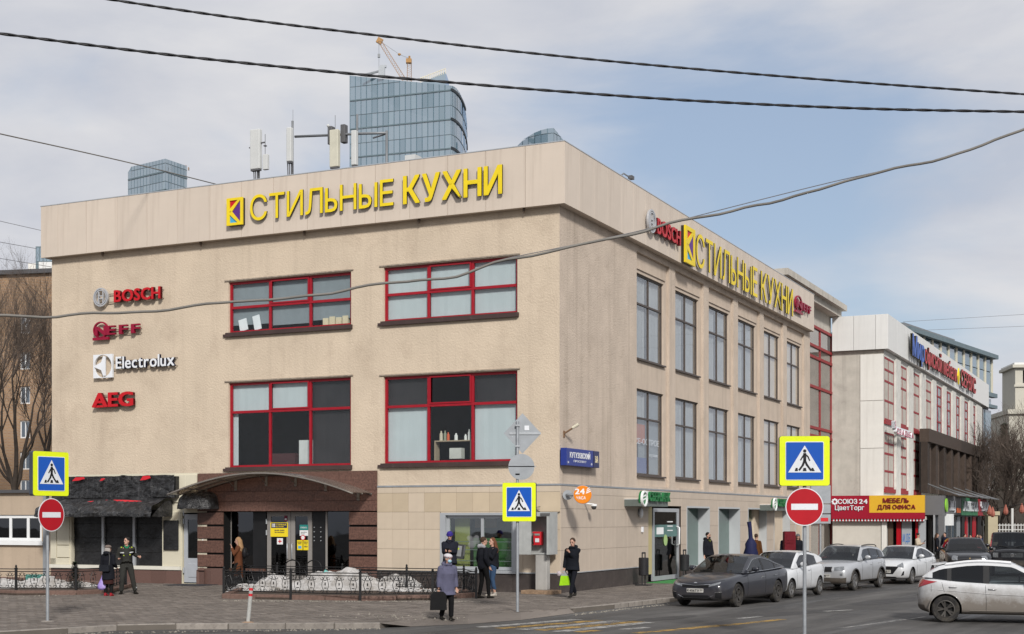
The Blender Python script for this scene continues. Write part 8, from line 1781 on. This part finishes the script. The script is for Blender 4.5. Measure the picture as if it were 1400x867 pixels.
# man with blue beanie and a delivery pack
g = G(615, 806, .13); g.z = .13; p4, i4 = person('man in blue beanie and dark jacket looking at his phone by the bank window', g, 1.84, R(-8), (.018, .02, .03), (.012, .012, .014), 'black', 'none', hem=.78, hands=((.07, -.28, 1.17), (-.07, -.28, 1.17)), hat=('beanie', (.05, .035, .25)), nod=R(25), collar=(.02, .02, .03), bulk=1.15, hood=1)
prop('mobile_phone', 'mobile phone held by the man in the blue beanie', 'phone', i4, (.0, -.36, 1.27), [('case', MB().obox((0, 0, 0), .09, .012, .16, Matrix.Rotation(.7, 3, 'X')), M_sblk)])
prop('delivery_pack', 'grey and black insulated delivery backpack on the man in the blue beanie', 'backpack', i4, (.22, .22, 1.22), [('pack', MB().obox((0, 0, 0), .42, .32, .46, Matrix.Rotation(.12, 3, 'Y')), cloth('pack_grey', (.06, .062, .066), .5)), ('front_panel', MB().obox((.0, -.165, .02), .30, .01, .34, Matrix.Rotation(.12, 3, 'Y')), cloth('pack_panel', (.28, .29, .30), .6)), ('yellow_print', MB().obox((.03, -.173, .09), .10, .006, .06, Matrix.Rotation(.12, 3, 'Y')), M_hv), ('side_panel', MB().obox((.212, 0, .02), .01, .24, .36, Matrix.Rotation(.12, 3, 'Y')), MATS['pack_panel'])])
# woman in the foreground
g = G(611, 848, -.05); p5, i5 = person('older woman in blue grey coat, white beret and face mask walking on the pavement', g, 1.58, R(32), (.12, .12, .185), (.010, .010, .011), 'grey', 'short', hem=.66, feet=((.07, -.10, 0), (-.09, .14, .02)), hands=((.26, -.08, .80), (-.27, -.02, .72)), hat=('beret', (.62, .60, .62)), bulk=1.22, hood=1, nod=R(10), look=R(15), legw=1.15, lean=.08)
i5['piece']('face_mask', MB().ell(i5['hc']/i5['k'] + i5['rot'] @ Vector((0, -.062, -.045)), .060, .050, .052, 14, 10, i5['rot']), mat('mask_blue', (.30, .48, .58), .8))
mm = MB()
for k_ in range(9): a = k_*.7; mm.ell(i5['hc']/i5['k'] + i5['rot'] @ Vector((.105*math.sin(a), .018-.108*math.cos(a), .052+.01*(k_ % 2))), .017, .010, .012, 6, 5)
i5['piece']('hat_flowers', mm, mat('hat_red', (.25, .02, .03), .8))
wv = i5['wr'][1]; prop('handbag', 'large black handbag carried by the woman in the blue grey coat', 'bag', i5, wv+Vector((-.02, -.02, -.08)), [('bag', bag(.40, .44, .14), cloth('handbag_black', (.012, .012, .013), .45, .1)), ('handle', MB().tube([(-.10, 0, -.04), (-.07, 0, .06), (.07, 0, .06), (.10, 0, -.04)], .012, 6), MATS['handbag_black'])], rz=i5['face']+R(-25))
# young couple
g = G(661, 818); p6, i6 = person('young man in black leather jacket with grey hood talking to a woman', g, 1.84, R(125), (.012, .012, .013), (.012, .012, .013), 'brown', 'short', hem=.93, feet=((.06, .10, 0), (-.10, -.12, 0)), hands=((.22, -.04, .88), (-.22, -.06, .90)), hood=0, look=R(-10), vox=.011)
i6['piece']('grey_hood', MB().tube([(-.11, .02, 1.46), (-.08, .10, 1.50), (0, .14, 1.49), (.08, .10, 1.50), (.11, .02, 1.46)], [.04, .06, .07, .06, .04], 10).ell((0, .03, 1.46), .12, .10, .05), cloth('hood_grey', (.34, .34, .36)), .012)
sm = thing('vape_cloud', 'small pale puff of smoke left of the young man in leather', 'smoke', world(i6, (-.0, .18, 1.70))); m = MB()
for k_ in range(9): m.ell((-.16+random.uniform(-.12, .12), random.uniform(-.08, .08), random.uniform(-.14, .14)), .09, .08, .09, 10, 8)
o = m.build('puff', (lambda: (lambda mm: mm)(bpy.data.materials.new('smoke')))(), sm); mm_ = o.data.materials[0]; mm_.use_nodes = True; n_ = mm_.node_tree; n_.nodes.clear(); oo = N(n_, 'ShaderNodeOutputMaterial'); vv = N(n_, 'ShaderNodeVolumePrincipled', Density=3.2); vv.inputs['Color'].default_value = (.9, .9, .92, 1); n_.links.new(vv.outputs[0], oo.inputs['Volume']); sm['kind'] = 'stuff'; remesh(o, .03)
g = G(673.5, 815); p7, i7 = person('young woman with long auburn hair, black jacket and blue jeans', g, 1.80, R(-62), (.014, .014, .016), (.045, .085, .16), 'auburn', 'long', hem=.92, feet=((.05, .05, 0), (-.08, -.05, 0)), hands=((.10, -.26, 1.36), (-.16, -.18, 1.28)), bulk=1.12, cut=.12, shoes=(.5, .46, .40), look=R(10), vox=.011)
# man walking with the green bag
g = G(783, 817.5); p8, i8 = person('young man in black parka walking with a green carrier bag past the corner', g, 1.80, R(-22), (.010, .012, .017), (.010, .011, .016), 'brown', 'short', hem=.80, feet=((.03, -.26, 0), (-.02, .26, .05)), hands=((-.02, -.26, 1.36), (-.26, -.05, .80)), hood=1, nod=R(15), bulk=1.08, shoes=(.014, .012, .012), vox=.011)
wv = i8['wr'][1]; mb_ = MB().prism([(-.14, -.44), (.18, -.42), (.11, -.14), (-.09, -.14)], -.05, .05); mw_ = MB().prism([(-.09, -.139), (.11, -.139), (.03, .02), (-.02, .02)], -.045, .045)
prop('carrier_bag', 'lime green and grey carrier bag held by the man walking past the corner', 'bag', i8, wv+Vector((0, 0, -.08)), [('lower_bag', mb_, mat('lime_bag', (.30, .60, .01), .45, var=.15, bump=.4, bs=14)), ('upper_bag', mw_, mat('pale_bag', (.30, .31, .31), .5))])
prop('small_bag', 'small white checked pouch hanging beside the lime green bag', 'pouch', i8, wv+Vector((-.16, -.02, -.16)), [('pouch', MB().ell((0, 0, 0), .07, .04, .08), mat('check', (.42, .36, .38), .7, var=.6, vs=40))])
# people along the side facade
def gd(px, d): q = P(px, 0, d); q.z = 0; return q
p9, i9 = person('bearded man with glasses and a black jacket before the bank windows', gd(968, 57), 1.84, R(40), (.014, .015, .018), (.014, .014, .016), 'black', 'short', hem=.85, hood=1, look=R(10), collar=(.12, .13, .03), vox=.016); i9['piece']('beard', MB().ell(i9['hc']/i9['k'] + i9['rot'] @ Vector((0, -.055, -.070)), .052, .045, .040, 12, 8), mat('hair_black', (0, 0, 0))); i9['piece']('glasses', MB().tube([i9['hc']/i9['k'] + i9['rot'] @ Vector((-.07, -.08, .018)), i9['hc']/i9['k'] + i9['rot'] @ Vector((0, -.10, .018)), i9['hc']/i9['k'] + i9['rot'] @ Vector((.07, -.08, .018))], .007, 5), M_sblk)
p10, i10 = person('person in a brown jacket carrying a blue instrument case on the back', gd(1034, 61), 1.74, R(150), (.11, .045, .015), (.015, .015, .018), 'brown', 'short', hem=.85, vox=.018)
prop('instrument_case', 'navy blue soft guitar case standing up on a back', 'instrument case', i10, (.16, .24, 1.05), [('body', MB().lathe([(.05, -.42), (.27, -.36), (.32, -.14), (.24, .10), (.25, .26), (.16, .42), (.09, .52)], (0, 0, 0), 20), cloth('case_navy', (.02, .024, .075), .6)), ('neck', MB().tube([(0, 0, .45), (.04, 0, .95), (.08, 0, 1.22)], [.095, .085, .10], 12), MATS['case_navy'])])
MATS['case_navy']
p11, i11 = person('person in dark blue jacket hidden behind a red hard case on the back', gd(1075, 63), 1.72, R(190), (.02, .022, .045), (.015, .015, .018), 'black', 'short', hem=.85, bulk=1.2, vox=.018)
prop('hard_case', 'dark red upright hard case carried on a back', 'instrument case', i11, (.0, .26, 1.42), [('shell', rbox(-.26, .26, -.42, .42, .06, -.02, .22), cloth('case_red', (.15, .012, .02), .5)), ('ridge', rbox(-.16, .16, .02, .30, .04, .22, .235), MATS['case_red']), ('strap', MB().box(-.20, .20, .222, .24, -.10, -.05), MATS['case_red'])])
p12, i12 = person('woman with long dark hair and grey beanie beside the red case', gd(1091, 64), 1.70, R(10), (.013, .013, .014), (.013, .013, .014), 'brown', 'long', hem=.85, hat=('beanie', (.14, .14, .15)), vox=.018)
# people by the shops
p13, i13 = person('woman with dark bun in a cream coat checking her phone by the pavilion', gd(1255, 73), 1.64, R(50), (.55, .47, .36), (.5, .46, .42), 'black', 'bun', hem=.65, hands=((.08, -.26, 1.2), (-.08, -.28, 1.2)), nod=R(20), bulk=1.1, vox=.02)
prop('mobile_phone', 'phone in the hands of the woman in the cream coat', 'phone', i13, (.0, -.36, 1.24), [('case', MB().obox((0, 0, 0), .08, .012, .15, Matrix.Rotation(.7, 3, 'X')), M_sblk)])
def gz(px, d, z=-.12): q = P(px, 0, d); q.z = z; return q
for px, d, hh, f_, c_, l_, hr, st, lb in ((1281, 84, 1.66, 70, (.012, .012, .013), (.012, .012, .013), 'brown', 'long', 'woman in long black coat with fair brown hair facing a man by the grey shop'), (1292, 84, 1.70, -60, (.02, .025, .05), (.06, .10, .17), 'black', 'short', 'man in dark blue padded jacket and jeans facing the woman in black'),
                                  (1310, 80, 1.52, 170, (.012, .012, .013), (.012, .012, .013), 'black', 'bob', 'person in black with dark hair, leftmost of three behind the black crossover'), (1319, 79, 1.66, 20, (.013, .013, .015), (.012, .012, .013), 'black', 'short', 'man in black, middle of three behind the black crossover'), (1327, 82, 1.58, -30, (.012, .012, .013), (.012, .012, .013), 'black', 'bob', 'dark haired person, rightmost of three behind the black crossover'), (1336, 83, 1.60, 10, (.55, .08, .10), (.03, .05, .15), 'black', 'long', 'woman with a pinkish red scarf near the red shop'), (1341, 84, 1.6, -90, (.02, .03, .12), (.02, .02, .05), 'black', 'short', 'person in deep blue jacket at the far end of the shops')):
    person(lb, gz(px, d), hh, R(f_), c_, l_, hr, st, hem=.6 if 'long black' in lb else .85, vox=.024, feet=((.12, -.08, 0), (-.12, .1, 0)))
